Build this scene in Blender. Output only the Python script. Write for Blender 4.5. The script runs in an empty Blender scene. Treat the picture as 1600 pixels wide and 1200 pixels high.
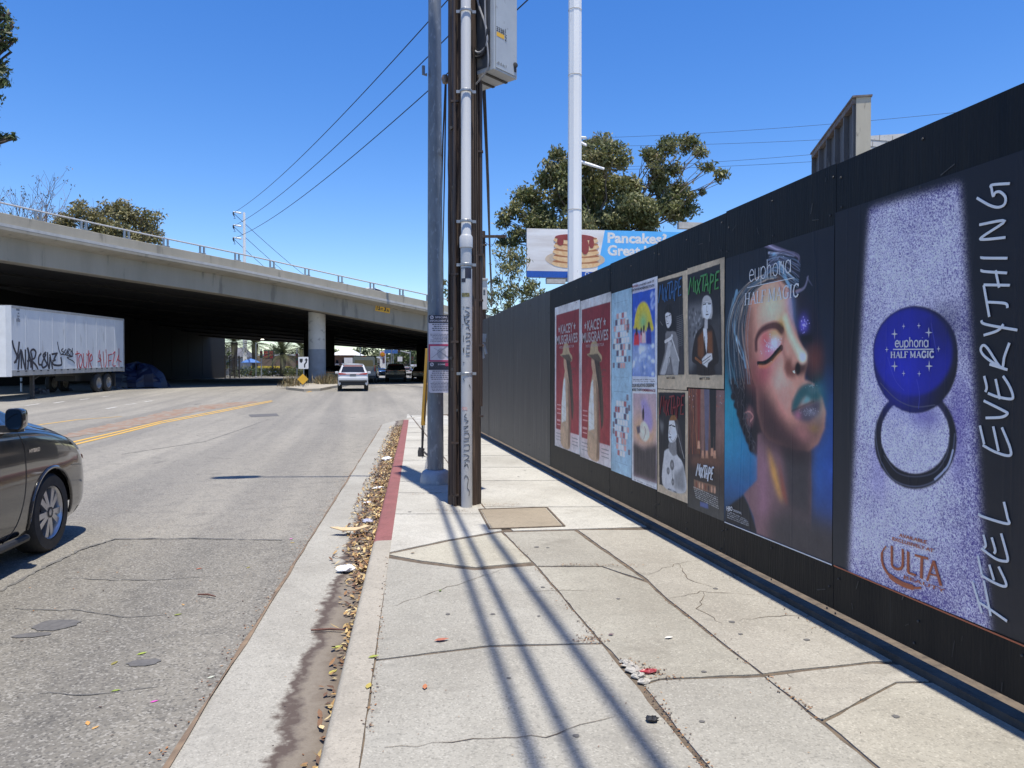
import bpy, bmesh, math, random
import numpy as np
from mathutils import Vector, Matrix, Euler
SC = bpy.context.scene; COL = SC.collection
random.seed(7); RNG = np.random.default_rng(7)
R = math.radians
# ---------------------------------------------------------------- camera, sky, sun, exposure
F = 1155.6; YAW = math.atan(235/F); PIT = math.atan(20/F); CZ = 1.51
cam = bpy.data.cameras.new('camera'); cam.sensor_width = 36; cam.lens = 36*F/1600; cam.clip_end = 5000; cam.clip_start = .05
co = bpy.data.objects.new('camera', cam); COL.objects.link(co)
co.location = (0, 0, CZ); co.rotation_euler = (R(90)-PIT, 0, -YAW); SC.camera = co
SUN_EL = R(78.0); SUN_AZ = R(169.5)            # azimuth clockwise from +Y
sdir = Vector((math.sin(SUN_AZ)*math.cos(SUN_EL), math.cos(SUN_AZ)*math.cos(SUN_EL), math.sin(SUN_EL)))
w = bpy.data.worlds.new('World'); SC.world = w; w.use_nodes = True
nt = w.node_tree; bg = nt.nodes['Background']
sky = nt.nodes.new('ShaderNodeTexSky'); sky.sky_type = 'NISHITA'; sky.sun_disc = False
sky.sun_elevation = SUN_EL; sky.sun_rotation = SUN_AZ; sky.air_density = 1.0; sky.dust_density = .3; sky.ozone_density = 2.5; sky.altitude = 50
hs = nt.nodes.new('ShaderNodeHueSaturation'); hs.inputs['Hue'].default_value = .512; hs.inputs['Saturation'].default_value = 1.35; nt.links.new(sky.outputs[0], hs.inputs['Color']); nt.links.new(hs.outputs[0], bg.inputs[0]); bg.inputs[1].default_value = .135
sl = bpy.data.lights.new('sun', 'SUN'); sl.energy = 4.5; sl.angle = R(.53); sl.color = (1, .94, .83)
so = bpy.data.objects.new('sun', sl); COL.objects.link(so); so.location = (0, 0, 40)
so.rotation_euler = sdir.to_track_quat('Z', 'Y').to_euler()
SC.view_settings.view_transform = 'Standard'; SC.view_settings.look = 'None'; SC.view_settings.exposure = .56; SC.view_settings.gamma = 1
SC.cycles.max_bounces = 6; SC.cycles.diffuse_bounces = 3; SC.cycles.glossy_bounces = 3; SC.cycles.transparent_max_bounces = 6
# ---------------------------------------------------------------- geometry helpers (pixel of the 1600x1200 photo -> place)
C = Vector((0, 0, CZ))
def ray(x, y):
    r, u = (x-800)/F, (600-y)/F
    f2 = math.cos(PIT)+u*math.sin(PIT); u2 = u*math.cos(PIT)-math.sin(PIT)
    return Vector((r*math.cos(YAW)+f2*math.sin(YAW), -r*math.sin(YAW)+f2*math.cos(YAW), u2))
def at(x, y, D): return C+ray(x, y)*D
def gz(Y):
    t = min(1, max(0, (Y-18)/40)); return .55*t*t*(3-2*t)
def ground(x, y, h=0.):
    d = ray(x, y); z = h
    for _ in range(40):
        p = C+d*((z-CZ)/d.z); z = .6*z+.4*(gz(p.y)+h)
    return p
def base(x, D, h=0.):                      # a point of the ground under pixel column x, D metres ahead
    p = at(x, 580, D); p.z = gz(p.y)+h; return p
XW = 2.48                                   # street face of the hoarding
def wp(x, y, X=None):
    X = XW if X is None else X
    d = ray(x, y); return C+d*(X/d.x)
RD = Vector((.0714, .9974, 0)); RN = Vector((.9974, -.0714, 0))     # along the street / to its right
def kx(Y): return -.343+.0714*Y             # street edge of the kerb
# ---------------------------------------------------------------- scene helpers
def tag(o, label=None, cat=None, group=None, kind=None):
    if label: o['label'] = label
    if cat: o['category'] = cat
    if group: o['group'] = group
    if kind: o['kind'] = kind
    return o
def thing(name, label, cat, loc=(0, 0, 0), rz=0, group=None):
    o = bpy.data.objects.new(name, None); COL.objects.link(o); o.location = loc; o.rotation_euler = (0, 0, rz)
    o.empty_display_size = .1
    return tag(o, label, cat, group)
def copy_tree(o, parent=None):
    c = o.copy(); COL.objects.link(c)
    if parent: c.parent = parent
    for ch in list(o.children): copy_tree(ch, c)
    return c
class MB:
    def __init__(s): s.v = []; s.f = []; s.m = []; s.mi = 0; s.M = None
    def add(s, vs, fs):
        n = len(s.v)
        s.v += [tuple(s.M @ Vector(q)) if s.M else tuple(q) for q in vs]
        s.f += [tuple(i+n for i in q) for q in fs]; s.m += [s.mi]*len(fs); return s
    def box(s, c, d, rz=0, M=None, taper=1.):
        a, b, h = d[0]/2, d[1]/2, d[2]/2
        vs = [Vector((x*(taper if z > 0 else 1), y*(taper if z > 0 else 1), z)) for z in (-h, h) for x, y in ((-a, -b), (a, -b), (a, b), (-a, b))]
        Q = M if M is not None else Matrix.Rotation(rz, 3, 'Z')
        return s.add([Q @ q+Vector(c) for q in vs], [(3, 2, 1, 0), (4, 5, 6, 7), (0, 1, 5, 4), (1, 2, 6, 5), (2, 3, 7, 6), (3, 0, 4, 7)])
    def tube(s, pts, r, n=8, cap=True, flat=None):
        pts = [Vector(p) for p in pts]; L = len(pts)
        rr = [r]*L if not hasattr(r, '__len__') else list(r)
        vs = []; fs = []; N0 = None
        for i, p in enumerate(pts):
            t = (pts[min(i+1, L-1)]-pts[max(i-1, 0)])
            if t.length < 1e-9: t = Vector((0, 0, 1))
            t.normalize()
            if flat is not None: a = Vector(flat); a = (a-t*a.dot(t)).normalized()
            else:
                a = (N0-t*N0.dot(t)) if N0 is not None else t.orthogonal()
                a.normalize(); N0 = a
            b = t.cross(a)
            for k in range(n):
                an = 2*math.pi*k/n
                vs.append(p+a*math.cos(an)*rr[i]*(.25 if flat is not None else 1)+b*math.sin(an)*rr[i])
        for i in range(L-1):
            for k in range(n):
                fs.append((i*n+k, i*n+(k+1) % n, (i+1)*n+(k+1) % n, (i+1)*n+k))
        if cap: fs += [tuple(range(n-1, -1, -1)), tuple(range((L-1)*n, L*n))]
        return s.add(vs, fs)
    def lathe(s, prof, n=24, c=(0, 0, 0), axis='Z', cap=False):
        c = Vector(c); vs = []; fs = []
        for r, h in prof:
            for k in range(n):
                a = 2*math.pi*k/n; q = (r*math.cos(a), r*math.sin(a), h)
                if axis == 'Y': q = (q[0], q[2], -q[1])
                if axis == 'X': q = (q[2], q[0], q[1])
                vs.append(c+Vector(q))
        for i in range(len(prof)-1):
            for k in range(n): fs.append((i*n+k, i*n+(k+1) % n, (i+1)*n+(k+1) % n, (i+1)*n+k))
        if cap: fs += [tuple(range(n-1, -1, -1)), tuple(range((len(prof)-1)*n, len(prof)*n))]
        return s.add(vs, fs)
    def prism(s, poly, O, U, V, N, t):      # polygon in the plane (U,V) at O, from O to O+N*t
        O, U, V, N = Vector(O), Vector(U), Vector(V), Vector(N); n = len(poly)
        vs = [O+U*a+V*b for a, b in poly]+[O+U*a+V*b+N*t for a, b in poly]
        return s.add(vs, [tuple(range(n-1, -1, -1)), tuple(range(n, 2*n))]+[(i, (i+1) % n, n+(i+1) % n, n+i) for i in range(n)])
    def loft(s, rows, closed=False):
        n = len(rows[0]); vs = [q for r in rows for q in r]; fs = []
        for i in range(len(rows)-1):
            for k in range(n if closed else n-1): fs.append((i*n+k, i*n+(k+1) % n, (i+1)*n+(k+1) % n, (i+1)*n+k))
        return s.add(vs, fs)
    def build(s, name, mats, parent=None, smooth=False, bevel=0, fix=True):
        me = bpy.data.meshes.new(name); me.from_pydata(s.v, [], s.f)
        mats = mats if isinstance(mats, (list, tuple)) else [mats]
        for m in mats: me.materials.append(m)
        if len(mats) > 1: me.polygons.foreach_set('material_index', s.m)
        if fix:
            b = bmesh.new(); b.from_mesh(me); bmesh.ops.recalc_face_normals(b, faces=b.faces); b.to_mesh(me); b.free()
        o = bpy.data.objects.new(name, me); COL.objects.link(o)
        if parent: o.parent = parent
        if smooth:
            me.polygons.foreach_set('use_smooth', [True]*len(me.polygons))
            if smooth != 'all':
                try: me.set_sharp_from_angle(angle=R(40))
                except Exception: pass
        if bevel:
            md = o.modifiers.new('bevel', 'BEVEL'); md.width = bevel; md.segments = 2; md.limit_method = 'ANGLE'
        return o
def npmesh(name, V, Fq, mat, parent=None, col=None, smooth=False):
    V = np.asarray(V, np.float32); Fq = np.asarray(Fq, np.int32); k = Fq.shape[1]
    me = bpy.data.meshes.new(name); me.vertices.add(len(V)); me.vertices.foreach_set('co', V.ravel())
    me.loops.add(Fq.size); me.loops.foreach_set('vertex_index', Fq.ravel())
    me.polygons.add(len(Fq)); me.polygons.foreach_set('loop_start', np.arange(0, Fq.size, k, dtype=np.int32))
    me.update(calc_edges=True)
    if smooth: me.polygons.foreach_set('use_smooth', np.ones(len(Fq), bool))
    if col is not None:
        ca = me.color_attributes.new('print', 'FLOAT_COLOR', 'POINT')
        c4 = np.ones((len(V), 4), np.float32); c4[:, :3] = col; ca.data.foreach_set('color', c4.ravel())
    me.materials.append(mat); o = bpy.data.objects.new(name, me); COL.objects.link(o)
    if parent: o.parent = parent
    return o
def lin(c):
    c = np.asarray(c, float)/255.; return np.where(c <= .04045, c/12.92, ((c+.055)/1.055)**2.4)
def catmull(pts, n=8, closed=False):
    P = [np.array(p, float) for p in pts]; L = len(P); out = []
    rng = range(L) if closed else range(L-1)
    for i in rng:
        if closed: a, b, c, d = P[(i-1) % L], P[i], P[(i+1) % L], P[(i+2) % L]
        else: a, b, c, d = P[max(i-1, 0)], P[i], P[i+1], P[min(i+2, L-1)]
        for k in range(n):
            t = k/n
            out.append(.5*((2*b)+(c-a)*t+(2*a-5*b+4*c-d)*t*t+(3*b-a-3*c+d)*t**3))
    if not closed: out.append(P[-1])
    return out
# ---------------------------------------------------------------- materials
_M = {}
def pm(name, c1, c2=None, scale=6., rough=.6, metal=0., bump=.0, bscale=None, stretch=(1, 1, 1), spec=None, coat=0., detail=6, c3=None, s3=30., th3=.62, emit=None, obj=True):
    """noise mix of c1/c2 (+ spots of c3), linear colours, with bump"""
    if name in _M: return _M[name]
    m = bpy.data.materials.new(name); m.use_nodes = True; n = m.node_tree; b = n.nodes['Principled BSDF']; L = n.links
    b.inputs['Roughness'].default_value = rough; b.inputs['Metallic'].default_value = metal
    if spec is not None: b.inputs['Specular IOR Level'].default_value = spec
    if coat: b.inputs['Coat Weight'].default_value = coat; b.inputs['Coat Roughness'].default_value = .04
    tc = n.nodes.new('ShaderNodeTexCoord'); mp = n.nodes.new('ShaderNodeMapping'); mp.inputs['Scale'].default_value = stretch
    L.new(tc.outputs['Object'], mp.inputs[0])
    c2 = c2 or tuple(x*.8 for x in c1)
    nz = n.nodes.new('ShaderNodeTexNoise'); nz.inputs['Scale'].default_value = scale; nz.inputs['Detail'].default_value = detail; nz.inputs['Roughness'].default_value = .6
    L.new(mp.outputs[0], nz.inputs[0])
    rp = n.nodes.new('ShaderNodeMapRange'); rp.inputs[1].default_value = .35; rp.inputs[2].default_value = .65; L.new(nz.outputs[0], rp.inputs[0])
    mx = n.nodes.new('ShaderNodeMix'); mx.data_type = 'RGBA'; mx.inputs[6].default_value = (*c1, 1); mx.inputs[7].default_value = (*c2, 1)
    L.new(rp.outputs[0], mx.inputs[0]); out = mx.outputs[2]
    if c3:
        n3 = n.nodes.new('ShaderNodeTexNoise'); n3.inputs['Scale'].default_value = s3; n3.inputs['Detail'].default_value = 4; L.new(mp.outputs[0], n3.inputs[0])
        r3 = n.nodes.new('ShaderNodeMapRange'); r3.inputs[1].default_value = th3; r3.inputs[2].default_value = th3+.08; L.new(n3.outputs[0], r3.inputs[0])
        m3 = n.nodes.new('ShaderNodeMix'); m3.data_type = 'RGBA'; m3.inputs[7].default_value = (*c3, 1)
        L.new(out, m3.inputs[6]); L.new(r3.outputs[0], m3.inputs[0]); out = m3.outputs[2]
    L.new(out, b.inputs['Base Color'])
    if bump:
        nb = n.nodes.new('ShaderNodeTexNoise'); nb.inputs['Scale'].default_value = bscale or scale*4; nb.inputs['Detail'].default_value = 5; L.new(mp.outputs[0], nb.inputs[0])
        bp = n.nodes.new('ShaderNodeBump'); bp.inputs['Strength'].default_value = bump; bp.inputs['Distance'].default_value = .01
        L.new(nb.outputs[0], bp.inputs['Height']); L.new(bp.outputs[0], b.inputs['Normal'])
    if emit: b.inputs['Emission Color'].default_value = (*emit[0], 1); b.inputs['Emission Strength'].default_value = emit[1]
    _M[name] = m; return m
def attr_mat(name, rough=.55, bump=0., bscale=60, translucent=0., vary=0.):
    """colour printed on / carried by the mesh itself (attribute 'print')"""
    if name in _M: return _M[name]
    m = bpy.data.materials.new(name); m.use_nodes = True; n = m.node_tree; b = n.nodes['Principled BSDF']; L = n.links
    a = n.nodes.new('ShaderNodeAttribute'); a.attribute_name = 'print'
    b.inputs['Roughness'].default_value = rough
    tc = n.nodes.new('ShaderNodeTexCoord'); nz = n.nodes.new('ShaderNodeTexNoise'); nz.inputs['Scale'].default_value = bscale; nz.inputs['Detail'].default_value = 4
    L.new(tc.outputs['Object'], nz.inputs[0])
    mr = n.nodes.new('ShaderNodeMapRange'); mr.inputs[1].default_value = .3; mr.inputs[2].default_value = .7; mr.inputs[3].default_value = 1-vary; mr.inputs[4].default_value = 1+vary; L.new(nz.outputs[0], mr.inputs[0])
    vm = n.nodes.new('ShaderNodeVectorMath'); vm.operation = 'SCALE'; L.new(a.outputs['Color'], vm.inputs[0]); L.new(mr.outputs[0], vm.inputs['Scale'])
    L.new(vm.outputs[0], b.inputs['Base Color'])
    if bump:
        bp = n.nodes.new('ShaderNodeBump'); bp.inputs['Strength'].default_value = bump; bp.inputs['Distance'].default_value = .004
        L.new(nz.outputs[0], bp.inputs['Height']); L.new(bp.outputs[0], b.inputs['Normal'])
    if translucent:
        tr = n.nodes.new('ShaderNodeBsdfTranslucent'); ms = n.nodes.new('ShaderNodeMixShader'); ms.inputs[0].default_value = translucent
        L.new(vm.outputs[0], tr.inputs[0]); L.new(b.outputs[0], ms.inputs[1]); L.new(tr.outputs[0], ms.inputs[2]); L.new(ms.outputs[0], n.nodes['Material Output'].inputs[0])
    _M[name] = m; return m
def glass(name, c=(.02, .025, .03), rough=.03):
    return pm(name, c, c, rough=rough, spec=.8)
# ---------------------------------------------------------------- lettering
def text_geo(s, off=0., space=1.):
    cu = bpy.data.curves.new('t', 'FONT'); cu.body = s; cu.resolution_u = 3; cu.offset = off; cu.space_character = space; cu.fill_mode = 'FRONT'
    o = bpy.data.objects.new('t', cu); COL.objects.link(o); dg = bpy.context.evaluated_depsgraph_get(); dg.update()
    me = o.evaluated_get(dg).to_mesh(); V = [Vector(v.co) for v in me.vertices]; Fc = [tuple(p.vertices) for p in me.polygons]
    o.evaluated_get(dg).to_mesh_clear(); bpy.data.objects.remove(o); bpy.data.curves.remove(cu); return V, Fc
def letters(mb, s, O, U, V, w=None, h=None, off=0., N=None, lift=.002, align='l', space=1., shear=0.):
    """flat text whose inked box is w x h with lower left corner at O"""
    P, Fc = text_geo(s, off, space); O, U, V = Vector(O), Vector(U), Vector(V); N = Vector(N) if N is not None else U.cross(V)
    x0, x1 = min(p.x for p in P), max(p.x for p in P); y0, y1 = min(p.y for p in P), max(p.y for p in P)
    sx = w/(x1-x0) if w else None; sy = h/(y1-y0) if h else None; sx = sx or sy; sy = sy or sx
    sh = {'l': 0, 'c': -.5, 'r': -1}[align]*(x1-x0)*sx
    mb.add([O+U*((p.x-x0)*sx+sh+shear*(p.y-y0)*sy)+V*((p.y-y0)*sy)+N*lift for p in P], Fc)
def strokes(mb, lines, r, O, U, V, N, lift=.002, n=6):
    O, U, V, N = Vector(O), Vector(U), Vector(V), Vector(N)
    for l in lines: mb.tube([O+U*a+V*b+N*lift for a, b in l], r, n, True, flat=N)
# ================================================================ THE SETTING
def asphalt_mat(name='asphalt', k=1.):
    m = bpy.data.materials.new(name); m.use_nodes = True; n = m.node_tree; b = n.nodes['Principled BSDF']; L = n.links
    tc = n.nodes.new('ShaderNodeTexCoord'); b.inputs['Roughness'].default_value = .85; b.inputs['Specular IOR Level'].default_value = .25
    def noise(s, d=5, st=(1, 1, 1), ro=.6):
        mp = n.nodes.new('ShaderNodeMapping'); mp.inputs['Scale'].default_value = st; L.new(tc.outputs['Object'], mp.inputs[0])
        q = n.nodes.new('ShaderNodeTexNoise'); q.inputs['Scale'].default_value = s; q.inputs['Detail'].default_value = d; q.inputs['Roughness'].default_value = ro; L.new(mp.outputs[0], q.inputs[0]); return q.outputs[0]
    def rng(v, a, b_, c=0., d=1.):
        q = n.nodes.new('ShaderNodeMapRange'); q.inputs[1].default_value = a; q.inputs[2].default_value = b_; q.inputs[3].default_value = c; q.inputs[4].default_value = d; L.new(v, q.inputs[0]); return q.outputs[0]
    def mix(f, c1, c2):
        q = n.nodes.new('ShaderNodeMix'); q.data_type = 'RGBA'
        for k, c in ((6, c1), (7, c2)):
            if isinstance(c, tuple): q.inputs[k].default_value = (*c, 1)
            else: L.new(c, q.inputs[k])
        L.new(f, q.inputs[0]); return q.outputs[2]
    big = rng(noise(.35, 6, (1, .25, 1)), .38, .64)
    base_ = mix(big, (.31*k, .288*k, .242*k), (.215*k, .20*k, .17*k))
    lane = rng(noise(.55, 3, (1.6, .035, 1)), .45, .62, 0, .55); base_ = mix(lane, base_, (.15*k, .142*k, .128*k))
    base_ = mix(rng(noise(5, 7), .5, .72, 0, .6), base_, (.125*k, .118*k, .105*k)); base_ = mix(rng(noise(21, 4), .56, .72, 0, .5), base_, (.10*k, .096*k, .088*k))
    fine = n.nodes.new('ShaderNodeTexVoronoi'); fine.inputs['Scale'].default_value = 95; L.new(tc.outputs['Object'], fine.inputs[0])
    sep = n.nodes.new('ShaderNodeSeparateColor'); L.new(fine.outputs['Color'], sep.inputs[0])
    sp = rng(sep.outputs[0], .7, 1., 0, .6); c = mix(sp, base_, (.36, .345, .31))
    dk = rng(sep.outputs[1], .68, 1., 0, .65); c = mix(dk, c, (.06, .058, .056))
    st = rng(noise(1.3, 4, (1, .5, 1)), .66, .74, 0, .55); c = mix(st, c, (.07, .068, .066))
    # hair cracks
    vo = n.nodes.new('ShaderNodeTexVoronoi'); vo.feature = 'DISTANCE_TO_EDGE'; vo.inputs['Scale'].default_value = .42
    wob = n.nodes.new('ShaderNodeVectorMath'); wob.operation = 'ADD'; nz = n.nodes.new('ShaderNodeTexNoise'); nz.inputs['Scale'].default_value = 1.6; nz.inputs['Detail'].default_value = 6
    L.new(tc.outputs['Object'], nz.inputs[0]); L.new(tc.outputs['Object'], wob.inputs[0]); L.new(nz.outputs['Color'], wob.inputs[1]); L.new(wob.outputs[0], vo.inputs[0])
    mask = rng(noise(.3, 2), .5, .62); cr = rng(vo.outputs['Distance'], .002, .006, 1, 0)
    mm = n.nodes.new('ShaderNodeMath'); mm.operation = 'MULTIPLY'; L.new(mask, mm.inputs[0]); L.new(cr, mm.inputs[1])
    m2 = n.nodes.new('ShaderNodeMath'); m2.operation = 'MULTIPLY'; m2.inputs[1].default_value = .7; L.new(mm.outputs[0], m2.inputs[0])
    c = mix(m2.outputs[0], c, (.10, .092, .08)); L.new(c, b.inputs['Base Color'])
    bp = n.nodes.new('ShaderNodeBump'); bp.inputs['Strength'].default_value = .55; bp.inputs['Distance'].default_value = .006; L.new(fine.outputs['Distance'], bp.inputs['Height']); L.new(bp.outputs[0], b.inputs['Normal'])
    return m
def concrete_mat(name, c1, c2, dark, speck=.5, scale=.8, bump=.35, attr=False, grime=False):
    m = bpy.data.materials.new(name); m.use_nodes = True; n = m.node_tree; b = n.nodes['Principled BSDF']; L = n.links
    tc = n.nodes.new('ShaderNodeTexCoord'); b.inputs['Roughness'].default_value = .85; b.inputs['Specular IOR Level'].default_value = .25
    def noise(s, d=6): q = n.nodes.new('ShaderNodeTexNoise'); q.inputs['Scale'].default_value = s; q.inputs['Detail'].default_value = d; q.inputs['Roughness'].default_value = .65; L.new(tc.outputs['Object'], q.inputs[0]); return q.outputs[0]
    def rng(v, a, b_, c=0., d=1.): q = n.nodes.new('ShaderNodeMapRange'); q.inputs[1].default_value = a; q.inputs[2].default_value = b_; q.inputs[3].default_value = c; q.inputs[4].default_value = d; L.new(v, q.inputs[0]); return q.outputs[0]
    def mix(f, a, c2_):
        q = n.nodes.new('ShaderNodeMix'); q.data_type = 'RGBA'
        for k, c in ((6, a), (7, c2_)):
            if isinstance(c, tuple): q.inputs[k].default_value = (*c, 1)
            else: L.new(c, q.inputs[k])
        L.new(f, q.inputs[0]); return q.outputs[2]
    c = mix(rng(noise(scale), .36, .64), c1, c2)
    vo = n.nodes.new('ShaderNodeTexVoronoi'); vo.inputs['Scale'].default_value = 150; L.new(tc.outputs['Object'], vo.inputs[0])
    sp = n.nodes.new('ShaderNodeSeparateColor'); L.new(vo.outputs['Color'], sp.inputs[0])
    c = mix(rng(sp.outputs[0], .7, 1., 0, speck), c, tuple(x*.45 for x in c1)); c = mix(rng(sp.outputs[1], .8, 1., 0, speck*.8), c, tuple(min(.7, x*1.5) for x in c1))
    c = mix(rng(noise(9, 5), .62, .78, 0, .5), c, dark)
    c = mix(rng(noise(2.3, 8), .6, .72, 0, .45), c, dark)
    c = mix(rng(noise(6, 7), .52, .70, 0, .45), c, tuple(x*.66 for x in c1)); c = mix(rng(noise(13, 5), .60, .74, 0, .5), c, tuple(min(.7, x*1.22) for x in c1)); c = mix(rng(noise(48, 3), .57, .70, 0, .65), c, tuple(x*.52 for x in c1)); c = mix(rng(noise(24, 6), .62, .78, 0, .4), c, tuple(x*.62 for x in c1))
    if grime:                                # damp dirt gathered along the kerb, its edge broken up by noise
        sx = n.nodes.new('ShaderNodeSeparateXYZ'); L.new(tc.outputs['Object'], sx.inputs[0])
        def mth(op, a_, b_):
            q = n.nodes.new('ShaderNodeMath'); q.operation = op
            for k, v in ((0, a_), (1, b_)):
                if isinstance(v, (int, float)): q.inputs[k].default_value = v
                else: L.new(v, q.inputs[k])
            return q.outputs[0]
        dk = mth('SUBTRACT', mth('ADD', mth('MULTIPLY', sx.outputs[1], .0714), -.343), sx.outputs[0])
        dn = mth('ADD', dk, mth('MULTIPLY', mth('SUBTRACT', noise(2.2, 3), .5), .22)); dn2 = mth('ADD', dn, mth('MULTIPLY', mth('SUBTRACT', noise(16, 6), .5), .16))
        c = mix(rng(dn2, .27, .16, 0, .8), c, (.155, .125, .095)); c = mix(mth('MULTIPLY', rng(dn2, .26, .22), rng(dn2, .15, .20)), c, (.085, .065, .055)); c = mix(rng(dn2, .12, .04, 0, .6), c, (.10, .075, .055))
    if attr:
        a = n.nodes.new('ShaderNodeAttribute'); a.attribute_name = 'print'
        q = n.nodes.new('ShaderNodeMix'); q.data_type = 'RGBA'; q.blend_type = 'MULTIPLY'; q.inputs[0].default_value = 1; L.new(c, q.inputs[6]); L.new(a.outputs['Color'], q.inputs[7]); c = q.outputs[2]
    L.new(c, b.inputs['Base Color'])
    bp = n.nodes.new('ShaderNodeBump'); bp.inputs['Strength'].default_value = bump; bp.inputs['Distance'].default_value = .007; L.new(noise(70, 6), bp.inputs['Height']); L.new(bp.outputs[0], b.inputs['Normal'])
    return m
M_ASPH = asphalt_mat()
M_SIDE = concrete_mat('sidewalk_concrete', (.365, .350, .308), (.265, .250, .216), (.14, .127, .108), attr=True)
M_GUT = concrete_mat('gutter_concrete', (.345, .33, .288), (.275, .26, .225), (.16, .145, .12), speck=.5, grime=True)
M_KERB = concrete_mat('kerb_concrete', (.36, .33, .275), (.30, .275, .23), (.2, .18, .15), speck=.35)
M_RED = concrete_mat('kerb_red_paint', (.25, .10, .095), (.20, .085, .08), (.16, .10, .09), speck=.25, scale=3)
M_DIRT = pm('joint_dirt', (.15, .115, .08), (.075, .058, .042), 14, .95, bump=.6, bscale=60)
M_GND = pm('bare_ground', (.24, .22, .19), (.17, .155, .135), .05, .95)
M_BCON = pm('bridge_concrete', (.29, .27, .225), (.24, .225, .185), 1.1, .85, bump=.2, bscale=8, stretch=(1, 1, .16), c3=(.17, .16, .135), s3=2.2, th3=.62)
M_SHADEC = pm('shaded_underdeck_concrete', (.018, .017, .016), (.012, .011, .010), .3, .9)  # near-black copy of the bridge concrete, the shade put into its colour
def sheet(name, xs, ys, zoff, mat, kind='structure', smooth=True):
    V = [(x, y, gz(y)+zoff) for y in ys for x in xs]; n = len(xs)
    Fq = [(j*n+i, j*n+i+1, (j+1)*n+i+1, (j+1)*n+i) for j in range(len(ys)-1) for i in range(n-1)]
    return tag(npmesh(name, V, Fq, mat, smooth=smooth), kind=kind)
ysg = [-3000, -60, -10, 0, 18]+[18+2*i for i in range(1, 22)]+[100, 200, 500, 4000]
sheet('ground', [-3000, -60, -30, 0, 30, 3000], ysg, -.02, M_GND)
# asphalt: its right edge follows the gutter, widening past the corner
ys = [-30, -10]+[-2+i for i in range(0, 64)]+[64, 70, 80, 100, 140]
V = []; Fq = []
def gedge(Y):
    b_ = kx(Y)-.60
    if Y > 16.5: b_ += .012*(Y-16.5)**2
    return b_
XL = [-34, -28, -22, -16, -12, -8, -5, -3]
for y in ys:
    e = gedge(y) if y < 23 else 60.
    row = XL+[e+.004+(-3-e)*(1-t) if True else 0 for t in (.25, .5, .75, 1.)]
    V += [(x, y, gz(y)+0) for x in row]
nr = len(XL)+4
Fq = [(j*nr+i, j*nr+i+1, (j+1)*nr+i+1, (j+1)*nr+i) for j in range(len(ys)-1) for i in range(nr-1)]
tag(npmesh('road', V, Fq, M_ASPH, smooth=True), kind='structure')
# gutter, kerb (with red length), along the straight and round the corner
def corner_path(off, Y0=-8., Yc=20.4, rad=3.4, n=16):
    P = []; y = Y0
    while y < Yc: P.append(Vector((kx(y)+off, y, 0))); y += .35
    c = Vector((kx(Yc)+rad, Yc, 0)); rr = rad-off
    for i in range(n+1):
        a = math.pi-math.pi/2*i/n; P.append(c+Vector((math.cos(a)*rr, math.sin(a)*rr, 0)))
    P.append(P[-1]+Vector((3, 0, 0))); P.append(P[-1]+Vector((15, 0, 0))); return P
def strip(name, prof, mat, i0=0, i1=None, jit=0., kind='structure'):
    """prof: list of (offset from the kerb line, height); lofted along the kerb"""
    rows = []
    for o, h in prof:
        P = corner_path(o); P = P[i0:i1]; random.seed(int(o*100)+5)
        rows.append([(p.x+random.uniform(-jit, jit), p.y, gz(p.y)+h) for p in P])
    mb = MB(); mb.loft(rows); o = mb.build(name, mat, smooth=True); return tag(o, kind=kind)
gr = [[], [], []]
strip('gutter', [(-.60, .006), (-.58, .012), (-.3, .008), (.01, .004)], M_GUT)
NR = 41                                      # kerb index where the red paint begins
strip('kerb', [(0, -.02), (0, .125), (.012, .145), (.03, .152), (.145, .152), (.15, .10)], M_KERB, 0, NR)
strip('kerb', [(0, -.02), (0, .125), (.012, .145), (.03, .152), (.145, .152), (.15, .10)], M_RED, NR-1, 84)
strip('kerb', [(0, -.02), (0, .125), (.012, .145), (.03, .152), (.145, .152), (.15, .10)], M_KERB, 83, None)
strip('gutter_edge_dirt', [(-.612, .005), (-.60, .0135), (-.590, .016)], pm('edge_dirt', (.24, .17, .11), (.14, .10, .07), 9, .95), 0, 84, .009)
# sidewalk: dirt bed and slabs with open joints
rows = []
Pk = corner_path(.14)
bed = MB(); bed.loft([[(p.x, p.y, gz(p.y)+.1435) for p in Pk if p.y < 23.9 and p.x < 9], [(max(p.x, 3.6), p.y, gz(p.y)+.1435) for p in Pk if p.y < 23.9 and p.x < 9]])
tag(bed.build('sidewalk_bed', M_DIRT), kind='structure')
slabs = []
def S(*px, tint=(1, 1, 1)): slabs.append(([ground(x, y, .15) for x, y in px], tint))
lt = (1.24, 1.25, 1.26); gy = (.92, .92, .91); wn = (1., .98, .95)
def kb(y):                                   # photo x of the kerb back edge at row y
    return float(np.interp(y, [640, 700, 815, 900, 976, 1100, 1200, 1500], [634, 627, 610, 600, 592, 576, 560, 515]))+3
Af = lambda y: float(np.interp(y, [832, 850, 915, 990, 1074, 1130, 1200, 1500], [792, 806, 862, 924, 1003, 1052, 1108, 1345]))
Bf = lambda y: float(np.interp(y, [826, 905, 935, 1055, 1195, 1500], [899, 1008, 1040, 1190, 1362, 1735]))
Wf = lambda y: 565+(y-580)/.536+4
S((kb(868), 866), (700, 846), (783, 832), (800, 848), (Af(878), 878), (742, 886), (660, 876), tint=(1.1, 1.08, 1.0))
S((kb(872), 872), (660, 881), (742, 891), (Af(884), 884), (Af(1004), 1004), (765, 1008), (kb(1031), 1030), tint=gy)
S((kb(1034), 1033), (765, 1011), (Af(1007), 1007), (Af(1500), 1500), (kb(1500), 1500), tint=gy)
S((787, 832), (897, 829), (1006, 906), (940, 884), (Af(884)+4, 884), tint=(.9, .89, .86))
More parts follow.
